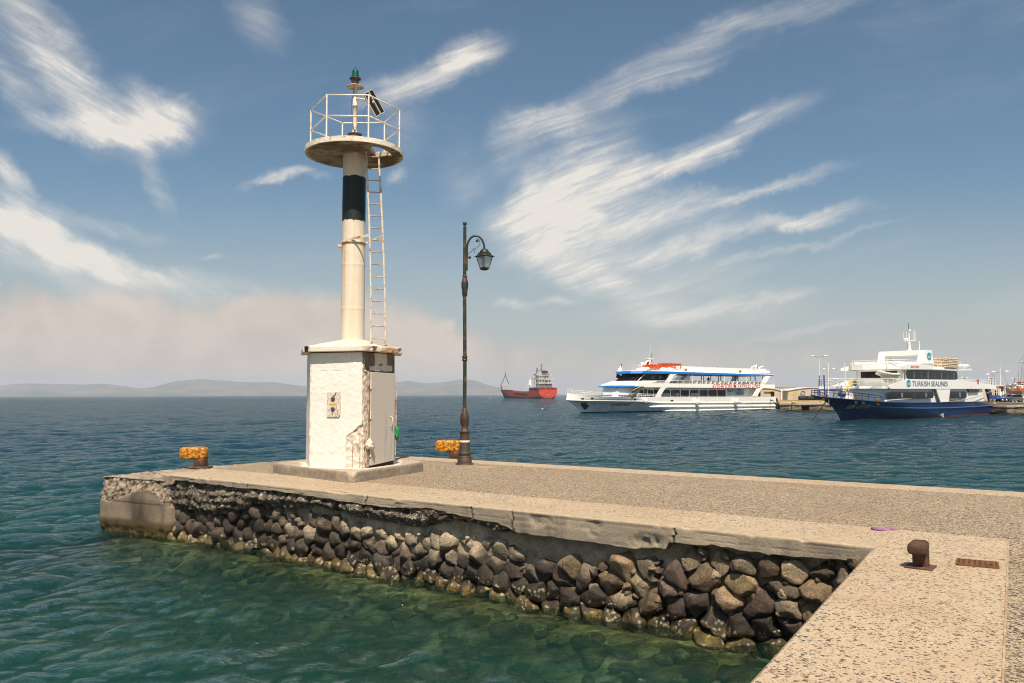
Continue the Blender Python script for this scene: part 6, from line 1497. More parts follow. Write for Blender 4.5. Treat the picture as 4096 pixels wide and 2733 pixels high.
# deck
xs_ = np.linspace(xb+1.5, BS.L-.2, 34); dk_ = [(float(x), -max(HB.half(float(x), zD(float(x))-.9)-.3, .05)) for x in xs_]
MB().prism(dk_+[(x, -y) for x, y in dk_[::-1]], lambda u, v, d: (u, v, zD(u)+d), -.85, -.78).build('main_deck', mat('deck_grey', (0, 0, 0)), blu)
# levels: z of decks
zF0, zF1 = Bq(1500, 750)[1], Bq(1500, 655)[1]
x_c1 = Bq(880, 800, -3.2)[0]; x_back = Bq(1955, 830)[0]
hx0 = BS.cross(*z7(330, 760), 0)  # unused
xfr = Bq(610, 720, -2.6)[0]                 # forward edge of the middle deck, port corner
z1 = zD(12)-.5
ly1 = bb-.06
lowp = bowplan(xfr-1.6, x_c1+1.5, x_back, 1.7, ly1-.15, ly1-.15, 0); zm = Bq(950, 748)[1]
hd_ = lambda x: HB.half(x, zD(x)-.25)-.12
x9 = Bq(905, 735)[0]+.3
cap = lambda x, w: min(w, hd_(x))
half_b = [(xfr+.5, 2.35), ((xfr+x9)/2, 3.0), (x9+1.2, ly1-.05), (x_back, ly1-.05)]
half_t = [(x+.1, min(w, (cap(x, w)+.02))) for x, w in ((xfr+.8, 2.2), ((xfr+.8+x9)/2, 2.75), (x9+.6, ly1-.02), (x_back-1.0, ly1-.02))]
lowp = [(x, -cap(x, w)) for x, w in half_b]+[(x, cap(x, w)) for x, w in half_b[::-1]]+[(xfr+.1, cap(xfr, .9)), (xfr+.1, -cap(xfr, .9))]
top_p = [(x, -w) for x, w in half_t]+[(x, w) for x, w in half_t[::-1]]+[(xfr-.15, 1.0), (xfr-.15, -1.0)]
lowh = plan(MB(), lowp, lambda p: zD(p[0])-.2, top_p, zm+.02, False).build('lower_house', WHT, blu, bevel=.08)
def bwin(X0, X1, Y0, Y1, par, yl, r=None, m=GLS, panes=0):
    a = BS.loc(*z7(X0, Y1), yl); b = BS.loc(*z7(X1, Y0), yl); r = r or (b[1]-a[1])*.48
    w = MB().prism(roundrect(a[0], b[0], a[1], b[1], min(r, (b[1]-a[1])*.49), 7), lambda u, v, d: (u, d, v), yl-.035, yl).build('window', m, par)
    for k in range(panes):
        x = a[0]+(b[0]-a[0])*(k+.9)/(panes+.6); MB().box(x, x+.45, yl-.042, yl-.036, a[1]+.15, b[1]-.15).build('pane', GL2 if k % 2 else mat('painted_sky_view', (.18, .20, .23), .12), w)  # pale panes paint bright sky onto the dark window
    return w
bwin(938, 1395, 778, 855, lowh, -ly1-.01, panes=3); bwin(1565, 1745, 776, 848, lowh, -ly1-.01, panes=1); bwin(1770, 1875, 752, 786, lowh, -ly1-.01)
# raked recess between the windows
MB().prism([BS.loc(*z7(*p), -ly1-.02) for p in ((1425, 752), (1572, 752), (1555, 890), (1472, 890))], lambda u, v, d: (u, d, v), -bb-.02, -ly1+.05).build('buttress', WHT, blu)
# fascia of the middle deck
fas = [Bq(*p) for p in ((905, 722), (960, 705), (1030, 678), (1085, 655), (1150, 648), (1630, 655), (1800, 675), (2055, 712), (2055, 750), (945, 750))]
both(lambda sg: MB().prism(fas, lambda u, v, d: (u, sg*d, v), -bb-.06, -bb+.12).build('deck_fascia', WHT, blu))
fp = [(xfr+1.2, -1.6), (xfr+.8, -2.3), (Bq(905, 735)[0]+.3, -bb-.05), (Bq(905, 735)[0]+.3, bb+.05), (xfr+.8, 2.3), (xfr+1.2, 1.6), (xfr-.2, 1.0), (xfr-.2, -1.0)]
zfa = Bq(700, 719, -3)[1]
plan(MB(), fp, zm, fp, zfa).build('deck_front', WHT, blu)
md_ = [(Bq(905, 735)[0], -bb), (Bq(2053, 740)[0], -bb), (Bq(2053, 740)[0], bb), (Bq(905, 735)[0], bb)]
plan(MB(), md_, zm+.02, md_, zm+.15).build('middle_deck', WHT, blu)
# second house with the wheelhouse windows
yw = bb-.4; xw = Bq(1103, 600, -yw)[0]; xwb = Bq(1655, 600, -yw)[0]; zt = Bq(1300, 552, -yw)[1]
uh = plan(MB(), [(xw, -yw), (xwb+.3, -yw), (xwb+.3, yw), (xw, yw), (xw-.7, yw*.5), (xw-.7, -yw*.5)], zm+.1, [(xw+.0, -yw), (xwb-.2, -yw), (xwb-.2, yw), (xw, yw), (xw-.7, yw*.5), (xw-.7, -yw*.5)], zt).build('upper_house', WHT, blu)
bwin(1118, 1648, 570, 645, uh, -yw-.01, panes=7)
# front windows wrapped round
z0w, z1w = BS.cross(*z7(850, 636), xw-.7)[1], BS.cross(*z7(850, 566), xw-.7)[1]
fw = MB(); pw_ = [(xw-.03, -yw+.15), (xw-.73, -yw*.5), (xw-.73, yw*.5), (xw-.03, yw-.15)]
for a, b in zip(pw_[:-1], pw_[1:]): fw.add([(a[0]-.01, a[1], z0w), (b[0]-.01, b[1], z0w), (b[0]-.01, b[1], z1w), (a[0]-.01, a[1], z1w)], [(0, 1, 2, 3)])
f_ = fw.build('front_window', GLS, uh)
dd0 = Bq(1032, 600, -yw)[0]
MB().box(xw-.06, xw-.02, -yw+.05, -yw+.35, zm+.5, z1w+.1).build('door', GL2, uh)
# top deck edge
tpx = Bq(1110, 545)[0]; te = [(tpx, -bb-.1), (Bq(1660, 556)[0], -bb-.1), (Bq(1660, 556)[0], bb+.1), (tpx, bb+.1), (xw-1.9, bb*.75), (xw-2.3, bb*.3), (xw-2.3, -bb*.3), (xw-1.9, -bb*.75)]
zt2 = Bq(1110, 500)[1]; zte = Bq(1390, 520)[1]
plan(MB(), te, zt, te, lambda p: zt+(.55 if p[0] < tpx+.1 else .35)).build('top_deck', WHT, blu)
both(lambda sg: MB().prism([Bq(*p) for p in ((1030, 518), (1110, 493), (1250, 489), (1390, 508), (1400, 546), (1110, 546), (1030, 546))], lambda u, v, d: (u, sg*d, v), -bb-.16, -bb+.0).build('deck_fascia', WHT, blu))
MB().prism([Bq(*p, -bb) for p in ((1385, 538), (1782, 540), (1782, 556), (1600, 560), (1385, 548))], lambda u, v, d: (u, d, v), -bb-.3, bb+.2).build('raft_platform', WHT, blu)
sidetext(BS, 'IMO 9225867', z7(1166, 508), z7(1255, 527), -bb-.19, RED, 'lettering', blu, bold=.02)
TEAL = mat('logo_teal', (.01, .28, .40), .4); BTX = mat('letter_blue', (.008, .13, .26), .4)
sidetext(BS, 'TURKISH SEALINES', z7(1180, 668), z7(1552, 722), -bb-.09, BTX, 'lettering', blu, shear=.08, bold=.0)
def logo(X0, X1, Y0, Y1, yl, par):
    a = BS.loc(*z7(X0, Y1), yl); b = BS.loc(*z7(X1, Y0), yl); cx, cz, rx, rz2 = (a[0]+b[0])/2, (a[1]+b[1])/2, (b[0]-a[0])/2, (b[1]-a[1])/2
    MB().prism([(cx+rx*math.cos(t), cz+rz2*math.sin(t)) for t in np.linspace(0, 2*math.pi, 33)[:-1]], lambda u, v, d: (u, d, v), yl-.01, yl).build('emblem', TEAL, par)
    for k in range(3):
        up_e = [(cx-rx*(.8-.1*k)+t*rx*(1.7-.15*k), cz-rz2*(.15+.14*k)+rz2*(.38-.14*k)*math.sin(t*1.5)) for t in np.linspace(0, 1, 9)]
        lo_e = [(x, z-rz2*.055*(1+1.2*i/8)) for i, (x, z) in enumerate(up_e)]
        MB().prism(up_e+lo_e[::-1], lambda u, v, d: (u, d, v), yl-.02, yl-.011).build('emblem_wave', WHT, par)
logo(1121, 1163, 655, 728, -bb-.09, blu)
# arch
ya = bb-.5; zat, zab = Bq(1345, 342, -ya)[1], Bq(1345, 480, -ya)[1]
leg = [Bq(*p, -ya) for p in ((1292, 482), (1312, 345), (1318, 341), (1380, 342), (1386, 346), (1400, 484))]
for sg in (1, -1):
    MB().prism(leg, lambda u, v, d: (u, sg*d, v), -ya, -ya+.75).build('arch_leg', WHT, blu)
ax0, ax1 = Bq(1311, 345, -ya)[0], Bq(1384, 345, -ya)[0]
ac = MB().box(ax0, ax1, -ya+.7, ya-.7, zat-.62, zat-.01).build('arch_beam', WHT, blu)
logo(1335, 1378, 370, 448, -ya-.02, blu)
# mast on the arch
xm = (ax0+ax1)/2; ymast = BS.cross(*z7(1148, 300), xm)[0]; C3 = lambda X, Y: (lambda q: (xm, q[0], q[1]))(BS.cross(*z7(X, Y), xm))
ma = MB(); ma.lathe([(.36, 0), (.22, .15), (.13, .35), (.11, 1.1), (.07, 1.2), (.06, 1.9), (.05, 2.6)], (xm, ymast, zat-.02), 12)
p_, q_ = C3(1090, 245), C3(1215, 245); ma.obox((Vector(p_)+Vector(q_))/2, (0, 1, 0), (1, 0, 0), (0, 0, 1), abs(q_[1]-p_[1])/2, .08, .04)
am_ = ma.build('mast', WHT, blu)
pr_ = C3(1110, 235); MB().lathe([(.12, -.2), (.25, -.15), (.30, .0), (.30, .15), (.25, .2)], pr_, 16).build('radar_dome', WHT, am_)
for X, Y0, Y1 in ((1085, 240, 148), (1117, 230, 140), (1189, 240, 135), (1202, 240, 130), (1215, 240, 150)): MB().tube([C3(X, Y0), C3(X, Y1)], .028, 5).build('antenna', RLW, am_)
MB().tube([C3(1140, 125), C3(1138, 60)], .04, 5).build('antenna', DKG, am_); MB().ball(C3(1152, 138), .13, 8).build('radar_dome', WHT, am_)
MB().tube([C3(1252, 340), C3(1250, 247)], .05, 6).build('antenna', RLW, blu)
for k in range(4): MB().ball(C3(1132, 285+k*13), .06, 6, (1, 1, .8)).build('horn', BLK, am_)
# rails
def brail(tp, bt, n, yl, r=.03, mids=(.5,), name='railing', m=RLW):
    q = MB(); rail(q, [(lambda s: (s[0], yl, s[1]))(Bq(X, Y, yl)) for X, Y in tp], [(lambda s: (s[0], yl, s[1]))(Bq(X, Y, yl)) for X, Y in bt], n, r, mids); return q.build(name, m, blu)
brail([(1640, 652), (2053, 657)], [(1640, 660), (2053, 712)], 22, -bb); brail([(620, 640), (850, 640), (1090, 645)], [(620, 716), (850, 718), (1085, 655)], 9, -3.3, .03, (.33, .66))
q = MB(); zr_ = BS.cross(*z7(470, 640), xfr-.2)[1]
fpr = [(xfr+.8, -2.3), (xfr-.2, -1.0), (xfr-.2, 1.0), (xfr+.8, 2.3)]; rail(q, [(x, y, zr_) for x, y in fpr], [(x, y, zfa) for x, y in fpr], 8, .03, (.33, .66)); q.build('railing', RLW, blu)
q = MB(); zq = Bq(1110, 445)[1]; tl = [(tpx+4.5, -bb), (tpx, -bb), (xw-1.9, -bb*.75), (xw-2.3, -bb*.3), (xw-2.3, bb*.3), (xw-1.9, bb*.75), (tpx, bb), (tpx+4.5, bb)]
rail(q, [(x, y, zq) for x, y in tl], [(x, y, zt+.5) for x, y in tl], 24, .03, (.33, .66)); q.build('railing', RLW, blu)
brail([(1402, 458), (1560, 462), (1685, 468)], [(1402, 540), (1560, 545), (1685, 545)], 8, -bb-.1, .03, (.4,))
# white benches on the top deck
for k in range(8):
    x = tpx-.6+k*.95
    for y0, y1 in ((-bb+.7, -.7), (.7, bb-.7)): bench(x, y0, y1, zt+.5, .42).build('bench', WHT, blu)
q = MB(); tp = [HB.onhull(BS, *z7(X, Y)) for X, Y in ((150, 822), (340, 835), (600, 866), (850, 888))]
bl = mat('rail_blue', (.012, .05, .20), .5)
br_t = [Bq(X, Y, -HB.half(x, z)) for (X, Y), (x, y_, z) in zip(((142, 766), (340, 763), (600, 792), (850, 822)), tp)]
xr = [xb+.6]+[p[0] for p in tp[1:]]; topz = [br_t[0][1], br_t[1][1], br_t[2][1], br_t[3][1]]
nb = 16; xx = np.linspace(xb+.25, xr[-1], nb); tops, bots = [], []
for x in xx: x = float(x); yh = HB.half(x, zD(x))-.03; tops.append((x, -yh, float(np.interp(x, xr, topz)))); bots.append((x, -yh, zD(x)))
tops.append((float(xx[-1])+1.0, -HB.half(float(xx[-1])+1, zD(20)), zD(float(xx[-1])+1))); bots.append(tops[-1])
for sg in (1, -1): rail(q, [(x, sg*y, z) for x, y, z in tops[:-1]], [(x, sg*y, z) for x, y, z in bots[:-1]], 11, .035, (.35,)); q.tube([(tops[-2][0], sg*tops[-2][1], tops[-2][2]), (tops[-1][0], sg*tops[-1][1], tops[-1][2])], .04, 5)
q.build('railing', bl, blu)
# foremasts
for X, Y0, Y1, yl, m, r_ in ((251, 770, 606, .5, mat('post_blue', (.01, .045, .17), .45), .07), (292, 820, 475, -.4, RLW, .075), (467, 640, 470, -1.0, RLW, .055)):
    a, b = Bq(X+6, Y0, yl), Bq(X, Y1, yl); MB().tube([(a[0], yl, a[1]-.9), (b[0], yl, b[1])], r_, 8).build('foremast', m, blu)
a, b = Bq(300, 650, -.4), Bq(335, 690, -.4)
MB().tube([(Bq(296, 640, -.4)[0], -.4, Bq(296, 640, -.4)[1]), (xfr, -1.0, zfa+.7)], .05, 5).tube([(Bq(296, 660, -.4)[0], -.4, Bq(296, 660, -.4)[1]), (xfr, -1.0, zfa)], .05, 5).build('stay', RLW, blu)
# yellow bitts, winch, ladder
for X, Y, yl in ((583, 822, -2.2), (657, 830, -2.5), (816, 848, -3.0), (1588, 882, -bb+.25), (247, 785, -.6), (2000, 870, -bb+.3), (2038, 865, -bb+.6)):
    for _ in range(8): a = Bq(X, Y, yl); yl = -max(HB.half(a[0], zD(a[0]))-.35, .3)
    zz_ = zD(a[0]); q = MB()

    for sx_ in (-.16, .16): q.lathe([(.09, -.3), (.09, .22), (.13, .24), (.13, .32)], (a[0]+sx_, yl, zz_-.05), 10)
    q.tube([(a[0]-.32, yl, zz_+.1), (a[0]+.32, yl, zz_+.1)], .05, 6); q.build('mooring_bitt', YEL, blu)
a = Bq(440, 802, -1.0); MB().lathe([(.15, -.6), (.3, -.58), (.3, -.45), (.14, -.4), (.14, .4), (.3, .45), (.3, .58), (.15, .6)], (a[0], -1.0, a[1]), 14, ax=(1, .2, 0)).build('winch', DKG, blu)
a, b = Bq(528, 640, -2.4), Bq(470, 770, -2.4); MB().tube([(a[0], -2.4, a[1]), (b[0], -2.5, b[1])], .05, 5).tube([(a[0]+.5, -2.4, a[1]), (b[0]+.6, -2.5, b[1])], .05, 5).build('ladder', YEL, blu)
# stern gallows
for yl in (-bb+.6, bb-.9):
    MB().prism([Bq(*p, -bb+.6) for p in ((1962, 752), (2000, 752), (2040, 882), (1998, 882))], lambda u, v, d: (u, yl+d, v), 0, .3).build('stern_post', mat('post_blue', (.01, .045, .17), .45), blu)
raft(BS, blu, z7(1642, 512), z7(1702, 512), -bb, .27); raft(BS, blu, z7(1704, 512), z7(1766, 512), -bb, .27)
# davit
dv = MB(); yl = -bb+.1; D2 = lambda X, Y, y=None: (lambda q: (q[0], yl if y is None else y, q[1]))(Bq(X, Y, yl if y is None else y))
dv.tube([D2(1087, 652), D2(1086, 575), D2(1070, 545), D2(1030, 518), D2(930, 470)], .05, 8); dv.build('davit', RLW, blu)
a, b = Bq(848, 650, -bb+.2), Bq(1050, 650, -bb+.2)
dg = empty('dinghy', world(BS, ((a[0]+b[0])/2, -bb+.6, a[1]+.1)), BS.rz, 'pale grey inflatable dinghy hung on a davit beside the wheelhouse of the blue hulled ship', 'dinghy'); hl_ = (b[0]-a[0])/2*.8
GB = mat('dinghy_grey', (.50, .48, .42), .6, dscale=2)
MB().tube([(hl_, .5, .5), (-hl_*.2, .62, .48), (-hl_*.75, .45, .6), (-hl_, 0, .8), (-hl_*.75, -.45, .6), (-hl_*.2, -.62, .48), (hl_, -.5, .5)], .17, 10).build('float_tube', mat('dinghy_tube', (.62, .60, .52), .5, dscale=2), dg)
q = MB(); q.add([(hl_, -.5, .3), (hl_, .5, .3), (-hl_*.2, .6, .3), (-hl_*.9, .1, .6), (-hl_*.9, -.1, .6), (-hl_*.2, -.6, .3), (hl_, 0, -.35), (-hl_*.2, 0, -.45), (-hl_*.75, 0, .05)], [(0, 5, 7, 6), (5, 4, 8, 7), (6, 7, 2, 1), (7, 8, 3, 2), (0, 6, 1), (4, 3, 8)]); q.build('hull', GB, dg)
MB().tube([(0, 0, .5), (-.2, 0, 2.5)], .03, 5).build('hoist_line', ROPE, dg)
vests(BS, (z7(1462, 434), z7(1594, 528)), 'stack of beige wrapped life jackets on the top deck rail of the blue hulled ship', 0, -bb+.4, mat('beige_vest', (.62, .50, .36), .8, dirt=(.3, .2, .12), dirt_amt=.3, dscale=2, bump=.6, bscale=6), (4, 3, 6))
q = BS.loc(*z7(1853, 674), -bb+.1); ringbuoy(world(BS, (q[0], -bb-.05, q[1])), BS.rz, 'orange ring lifebuoy on the stern rail of the blue hulled ship', mat('buoy_red', (.40, .10, .05), .6))
bw = HB.onhull(BS, *z7(318, 915)); an = gp(*z7(108, 1085), 0)
ropething([world(BS, (bw[0], bw[1]+.5, bw[2]+.3)), an+Vector((0, 0, -.3))], 'brown anchor rope from the bow of the blue hulled ship down into the water', ROPE, .06, 'anchor_rope')
pa = world(BS, (Bq(1480, 888)[0], -bb-.1, Bq(1480, 888)[1])); pb_ = world(BS, (Bq(2000, 800)[0], -bb-.1, Bq(2000, 775)[1]))
ropething(sag(pa, pb_, .35), 'pale rope along the white side of the blue hulled ship to its stern', ROPE, .04)

# ---------------------------------------------------------------- red coaster seen from its port quarter
c6 = lambda X, Y: (1940+X/6.528, 1420+Y/6.528)
sc0 = gp(*c6(1640, 1136), 0); L_ = 75; bt = R(26); bowp = Vector((sc0.x-L_*math.sin(bt), sc0.y+L_*math.cos(bt)))
class CS_(Ship):
    def __init__(s, T, S, B):
        s.T = Vector((T[0], T[1])); v = Vector((S[0], S[1]))-s.T; s.L = v.length; s.D = v.normalized(); s.A = Vector((-s.D.y, s.D.x)); s.B = B; s.b = B/2; s.rz = math.atan2(s.D.y, s.D.x)
CS = CS_(bowp, sc0, 13.6); cb2 = CS.b
car = empty('cargo_ship', (CS.T.x, CS.T.y, 0), CS.rz, 'red cargo ship with black waterline and white aft superstructure anchored far out at sea', 'ship')
Cq = lambda X, Y, yl=None: CS.loc(*c6(X, Y), yl)
XQ = lambda X, Y, s_=None: CS.cross(*c6(X, Y), CS.L if s_ is None else s_)
zst = XQ(1640, 852)[1]; zmn = Cq(900, 985)[1]; zfo = Cq(400, 915, 0)[1]
raised = Cq(1150, 850)[0]
dC = [(-5.5, zfo), (Cq(360, 918, -2)[0], zfo), (Cq(800, 950)[0], zmn+.4), (raised-1, zmn), (raised, zst), (CS.L, zst)]
dC.sort()
HCg = Hull(CS.L, cb2, [(3, -1.5), (0, 0), (-2.5, 2.0), (-5.5, zfo)], [(CS.L-4, -1.5), (CS.L-1.5, 0), (CS.L, 1.5), (CS.L, 9)], dC, flare=.9, bow=.22, power=2.0, sternf=.98, z0=-1.5, wlb=.98)
zC = lambda x: float(np.interp(x, [p[0] for p in dC], [p[1] for p in dC]))
REDH = mat('coaster_red', (.42, .042, .022), .55, dirt=(.28, .032, .02), dirt_amt=.5, dscale=.25)
def coaster_hull():
    mb = MB(); HCg.shell(lambda x: -1.0, zC, mb, 110, 14); return mb.build('hull', REDH, car)
coaster_hull()
mb = MB(); HCg.shell(lambda x: -.5, lambda x: float(np.interp(x, [-5, 12, 45, 75], [2.3, 2.0, .9, .25])), mb, 60, 2, .04, False); mb.build('antifouling', mat('coaster_black', (.02, .015, .014), .7), car)
# rounded stern plate
yl0, yl1 = XQ(1405, 900)[0], XQ(1885, 900)[0]; zt_, zl_ = XQ(1640, 852)[1], XQ(1640, 1134)[1]; hw = abs(yl1-yl0)/2
op_ = [(-hw, zt_), (hw, zt_), (hw, zt_*.60)]+[(hw*math.cos(t), zt_*.52-zt_*.52*math.sin(t)*.98) for t in np.linspace(.1, math.pi-.1, 13)]+[(-hw, zt_*.60)]
holes = []
for X0, X1 in ((1440, 1580), (1605, 1697), (1722, 1855)):
    a, b = XQ(X0, 918), XQ(X1, 872); c0 = (yl0+yl1)/2; y0_, y1_ = sorted((a[0]-c0, b[0]-c0)); holes.append([(y0_, a[1]), (y1_, a[1]), (y1_, b[1]), (y0_, b[1])])
OR_ = mat('coaster_orange_red', (.62, .06, .022), .5, dirt=(.36, .04, .02), dirt_amt=.4, dscale=.3)
MB().prism([op_]+[h[::-1] for h in holes], lambda u, v, d: (CS.L+d, u, v), .1, .4).build('transom', OR_, car)
for h in holes: MB().box(CS.L-.3, CS.L-.2, h[0][0]-.1, h[1][0]+.1, h[0][1]-.1, h[2][1]+.1).build('opening_shade_panel', mat('opening_shade_dark', (.03, .028, .03), .9), car)  # dark panels paint the shaded inside of the stern openings
for X0, X1 in ((1180, 1260), (1285, 1398)):
    a, b = Cq(X0, 912), Cq(X1, 868); MB().box(a[0], b[0], -cb2-.06, -cb2+.05, a[1], b[1]).build('side_opening_shade', mat('opening_shade_dark', (0, 0, 0)), car)  # solid dark block on the hull, paints the shade of an opening
for Yt, Yb, X0, X1 in ((1020, 1030, 1606, 1694), (1036, 1047, 1612, 1688), (1053, 1060, 1622, 1682)):
    a, b = XQ(X0, Yb), XQ(X1, Yt); c0 = (yl0+yl1)/2; nL = 7; q = MB()
    for k in range(nL): w_ = (b[0]-a[0])/nL; q.box(CS.L+.4, CS.L+.43, a[0]-c0+w_*(k+.15), a[0]-c0+w_*(k+.8), a[1], b[1])
    q.build('lettering', mat('faded_letters', (.60, .30, .24), .6), car)
MB().tube([(Cq(760, 1000)[0], -cb2-.02, Cq(760, 1000)[1]), (Cq(1110, 1038)[0], -cb2-.02, Cq(1110, 1038)[1])], .22, 4).build('dark_line', mat('coaster_black', (0, 0, 0)), car)
# superstructure tiers (plan boxes, back faces at measured heights)
sx0 = Cq(1270, 700)[0]
tiers = [(zst, XQ(1600, 745)[1], cb2-1.2, CS.L-1.5-9, CS.L-3.5), (XQ(1600, 745)[1], XQ(1600, 638)[1], cb2-1.4, CS.L-1.5-9, CS.L-4.2), (XQ(1600, 630)[1], XQ(1600, 525)[1], cb2-2.6, CS.L-11.5, CS.L-5.5)]
CG = mat('coaster_white', (.72, .70, .66), .5, dirt=(.5, .42, .34), dirt_amt=.25, dscale=.3)
for z0_, z1_, w_, x0_, x1_ in tiers:
    h = MB().box(x0_, x1_, -w_, w_, z0_, z1_-.25).build('deckhouse', CG, car)
    for k, yy_ in enumerate((-w_*.7, -w_*.25, w_*.35, w_*.7)): MB().box(x1_, x1_+.06, yy_-.4, yy_+.4, z0_+(z1_-z0_)*.45, z0_+(z1_-z0_)*.72).build('window', GLS, h)
    MB().box(x1_, x1_+.06, .3, 1.3, z0_+.1, z0_+(z1_-z0_)*.75).build('door', DKG, h)
    MB().box(x0_-1.2, x1_+1.9, -cb2+.4, cb2-.4, z1_-.25, z1_-.05).build('deck', CG, car)
    q = MB(); zr2 = z1_-.05; cor = [(x0_-1.1, -cb2+.5), (x1_+1.8, -cb2+.5), (x1_+1.8, cb2-.5), (x0_-1.1, cb2-.5)]; rail(q, [(x, y, zr2+1.05) for x, y in cor], [(x, y, zr2) for x, y in cor], 16, .06, (.5,)); q.build('railing', CG, car)
MB().box(CS.L-12, CS.L-9.5, -cb2, -cb2+3, tiers[1][1]-.2, tiers[1][1]+1.1).build('bridge_wing', CG, car)
MB().prism([(CS.L-9.5, zst), (CS.L-6.8, zst), (CS.L-7.4, tiers[1][1]), (CS.L-9.5, tiers[1][1])], lambda u, v, d: (u, d, v), -cb2+.3, -cb2+.6).build('stair_casing', CG, car)
q = MB(); cor = [(CS.L-13, -cb2+.1), (CS.L-.2, -cb2+.1), (CS.L-.2, cb2-.1), (CS.L-13, cb2-.1)]; rail(q, [(x, y, zst+1.2) for x, y in cor], [(x, y, zst) for x, y in cor], 22, .06); q.build('railing', CG, car)
z3 = tiers[2][1]; xF = CS.L-7.5
CRn = lambda X, Y: (lambda q: (xF, q[0], q[1]))(XQ(X, Y, xF))
a, b = CRn(1500, 520), CRn(1620, 425)
fu = MB().box(xF-1.5, xF+1.5, a[1], b[1], z3-.3, b[2]).build('funnel', mat('funnel_black', (.018, .018, .02), .6), car, bevel=.2)
MB().box(xF+1.5, xF+1.56, (a[1]+b[1])/2-.1, b[1]-.3, z3+.5, z3+1.8).build('funnel_mark', mat('funnel_red', (.28, .03, .03), .6), fu)
GRN = mat('mast_green', (.02, .07, .035), .6)
mg = MB(); mg.tube([CRn(1355, 495), CRn(1360, 335)], .42, 8); mg.tube([CRn(1468, 430), CRn(1466, 232)], .30, 8); mg.tube([CRn(1355, 412), CRn(1600, 412)], .16, 5); mg.tube([CRn(1360, 372), CRn(1620, 372)], .07, 4)
for Y in (270, 315, 362): mg.tube([CRn(1466, Y), CRn(1492, Y-4)], .10, 4)
mg.build('mast', GRN, car)
q = MB()
for X, Y0, Y1 in ((1372, 335, 150), (1424, 410, 320), (1540, 410, 320), (1622, 420, 295), (1572, 430, 350)): q.tube([CRn(X, Y0), CRn(X, Y1)], .06, 4)
q.tube([CRn(1622, 297), CRn(1640, 297)], .06, 4); q.build('antenna', CG, car)
for X in (1310, 1665): p = CRn(X, 505); MB().ball(p, .9, 8, (1.2, 1, .55)).build('lifeboat', mat('lifeboat_red', (.45, .04, .02), .5), car)
# well deck, forecastle and its green A-mast
q = MB(); q.box(6, raised-2, -cb2+1.6, cb2-1.6, zmn-.3, zmn+1.0); q.build('hatch_cover', mat('hatch_green', (.20, .24, .16), .8, dscale=.3), car)
fz0, fz1 = Cq(500, 915, -4)[1], Cq(500, 790, -4)[1]
fo = MB(); xs_ = np.linspace(-4.6, 8, 12); dk_ = [(float(x), -max(HCg.half(float(x), zfo-.3)-.1, .3)) for x in xs_]
dk2 = dk_+[(x, -y) for x, y in dk_[::-1]]
MB().prism(dk2, lambda u, v, d: (u, v, d), fz1-.9, fz1-.75).build('forecastle_deck', CG, car)
q = MB(); rl_ = dk_+[(x, -y) for x, y in dk_[::-1]]; rail(q, [(x, y, fz1+.9) for x, y in rl_], [(x, y, fz1-.8) for x, y in rl_], 26, .08, (.5,)); q.build('railing', mat('coaster_pink', (.62, .30, .24), .6, dirt=(.7, .6, .5), dirt_amt=.6, dscale=.5), car)
for x in (-2, 0.5, 3, 6): MB().box(x, x+.5, -HCg.half(x, zfo)+.4, -HCg.half(x, zfo)+.9, zfo-.2, fz1-.9).build('support', CG, car)
for x, y_, c_, nm in ((-1, -1.5, CG, 'deck_locker'), (2.2, -2.5, CG, 'deck_locker'), (4.5, -3, YEL, 'yellow_drum'), (6.5, -4, YEL, 'yellow_drum')): MB().box(x-.7, x+.7, y_-.6, y_+.6, zfo-.2, zfo+1.4).build(nm, c_, car, bevel=.15)
xM = 2.5; CM = lambda X, Y: (lambda q_: (xM, q_[0], q_[1]))(XQ(X, Y, xM))
q = MB(); q.tube([CM(425, 780), CM(530, 530)], .28, 6); q.tube([CM(635, 780), CM(530, 530)], .28, 6); q.tube([CM(530, 545), CM(530, 465)], .3, 6); q.tube([CM(475, 497), CM(585, 497)], .1, 4); q.tube([CM(535, 465), CM(545, 270)], .05, 4); q.build('mast', GRN, car)
q = MB(); xD = raised-3; CD = lambda X, Y: (lambda q_: (xD, q_[0], q_[1]))(XQ(X, Y, xD)); q.tube([CD(1070, 900), CD(1168, 640)], .14, 5); q.tube([CD(1168, 820), CD(1168, 560)], .12, 5); q.lathe([(1.6, 0), (.15, 5.5)], CD(1180, 800), 8); q.build('derrick', CG, car)
q = MB(); q.box(raised-6, raised-2.5, -4, 2, zmn+.8, zmn+3.4); q.build('deck_winch', mat('winch_dark', (.06, .07, .05), .8, dirt=(.2, .15, .1), dirt_amt=.5, dscale=.8), car, bevel=.2)
# ================================================================ far quay with its lamps, sheds, cars and boats
fq = [Vector((52.2, 161)), Vector((51.2, 152.5)), Vector((45.6, 136.4)), Vector((47, 135.4)), Vector((58, 131.5)), Vector((66.0, 112)), Vector((67.5, 109)), Vector((80, 104)), Vector((130, 84))]
back_ = [Vector((260, 300)), Vector((200, 480)), Vector((130, 480)), Vector((52, 190)), Vector((41, 168)), Vector((43, 162.5))]
FQ = mat('far_quay_top', (.40, .33, .25), .9, dirt=(.30, .24, .18), dirt_amt=.5, dscale=.3)
tag(MB().prism([v2(p) for p in fq+back_], lambda u, v, d: (u, v, d), 1.0, 1.27).build('quay', FQ), kind='structure')
n = 500; P_ = []; L_ = [0]
for a, b in zip(fq[:-1], fq[1:]): L_.append(L_[-1]+(b-a).length)
ss = np.linspace(0, L_[-1], 700); fx = np.interp(ss, L_, [p.x for p in fq]); fy = np.interp(ss, L_, [p.y for p in fq])
tx, ty = np.gradient(fx), np.gradient(fy); ln_ = np.hypot(tx, ty); nx_, ny_ = ty/ln_, -tx/ln_
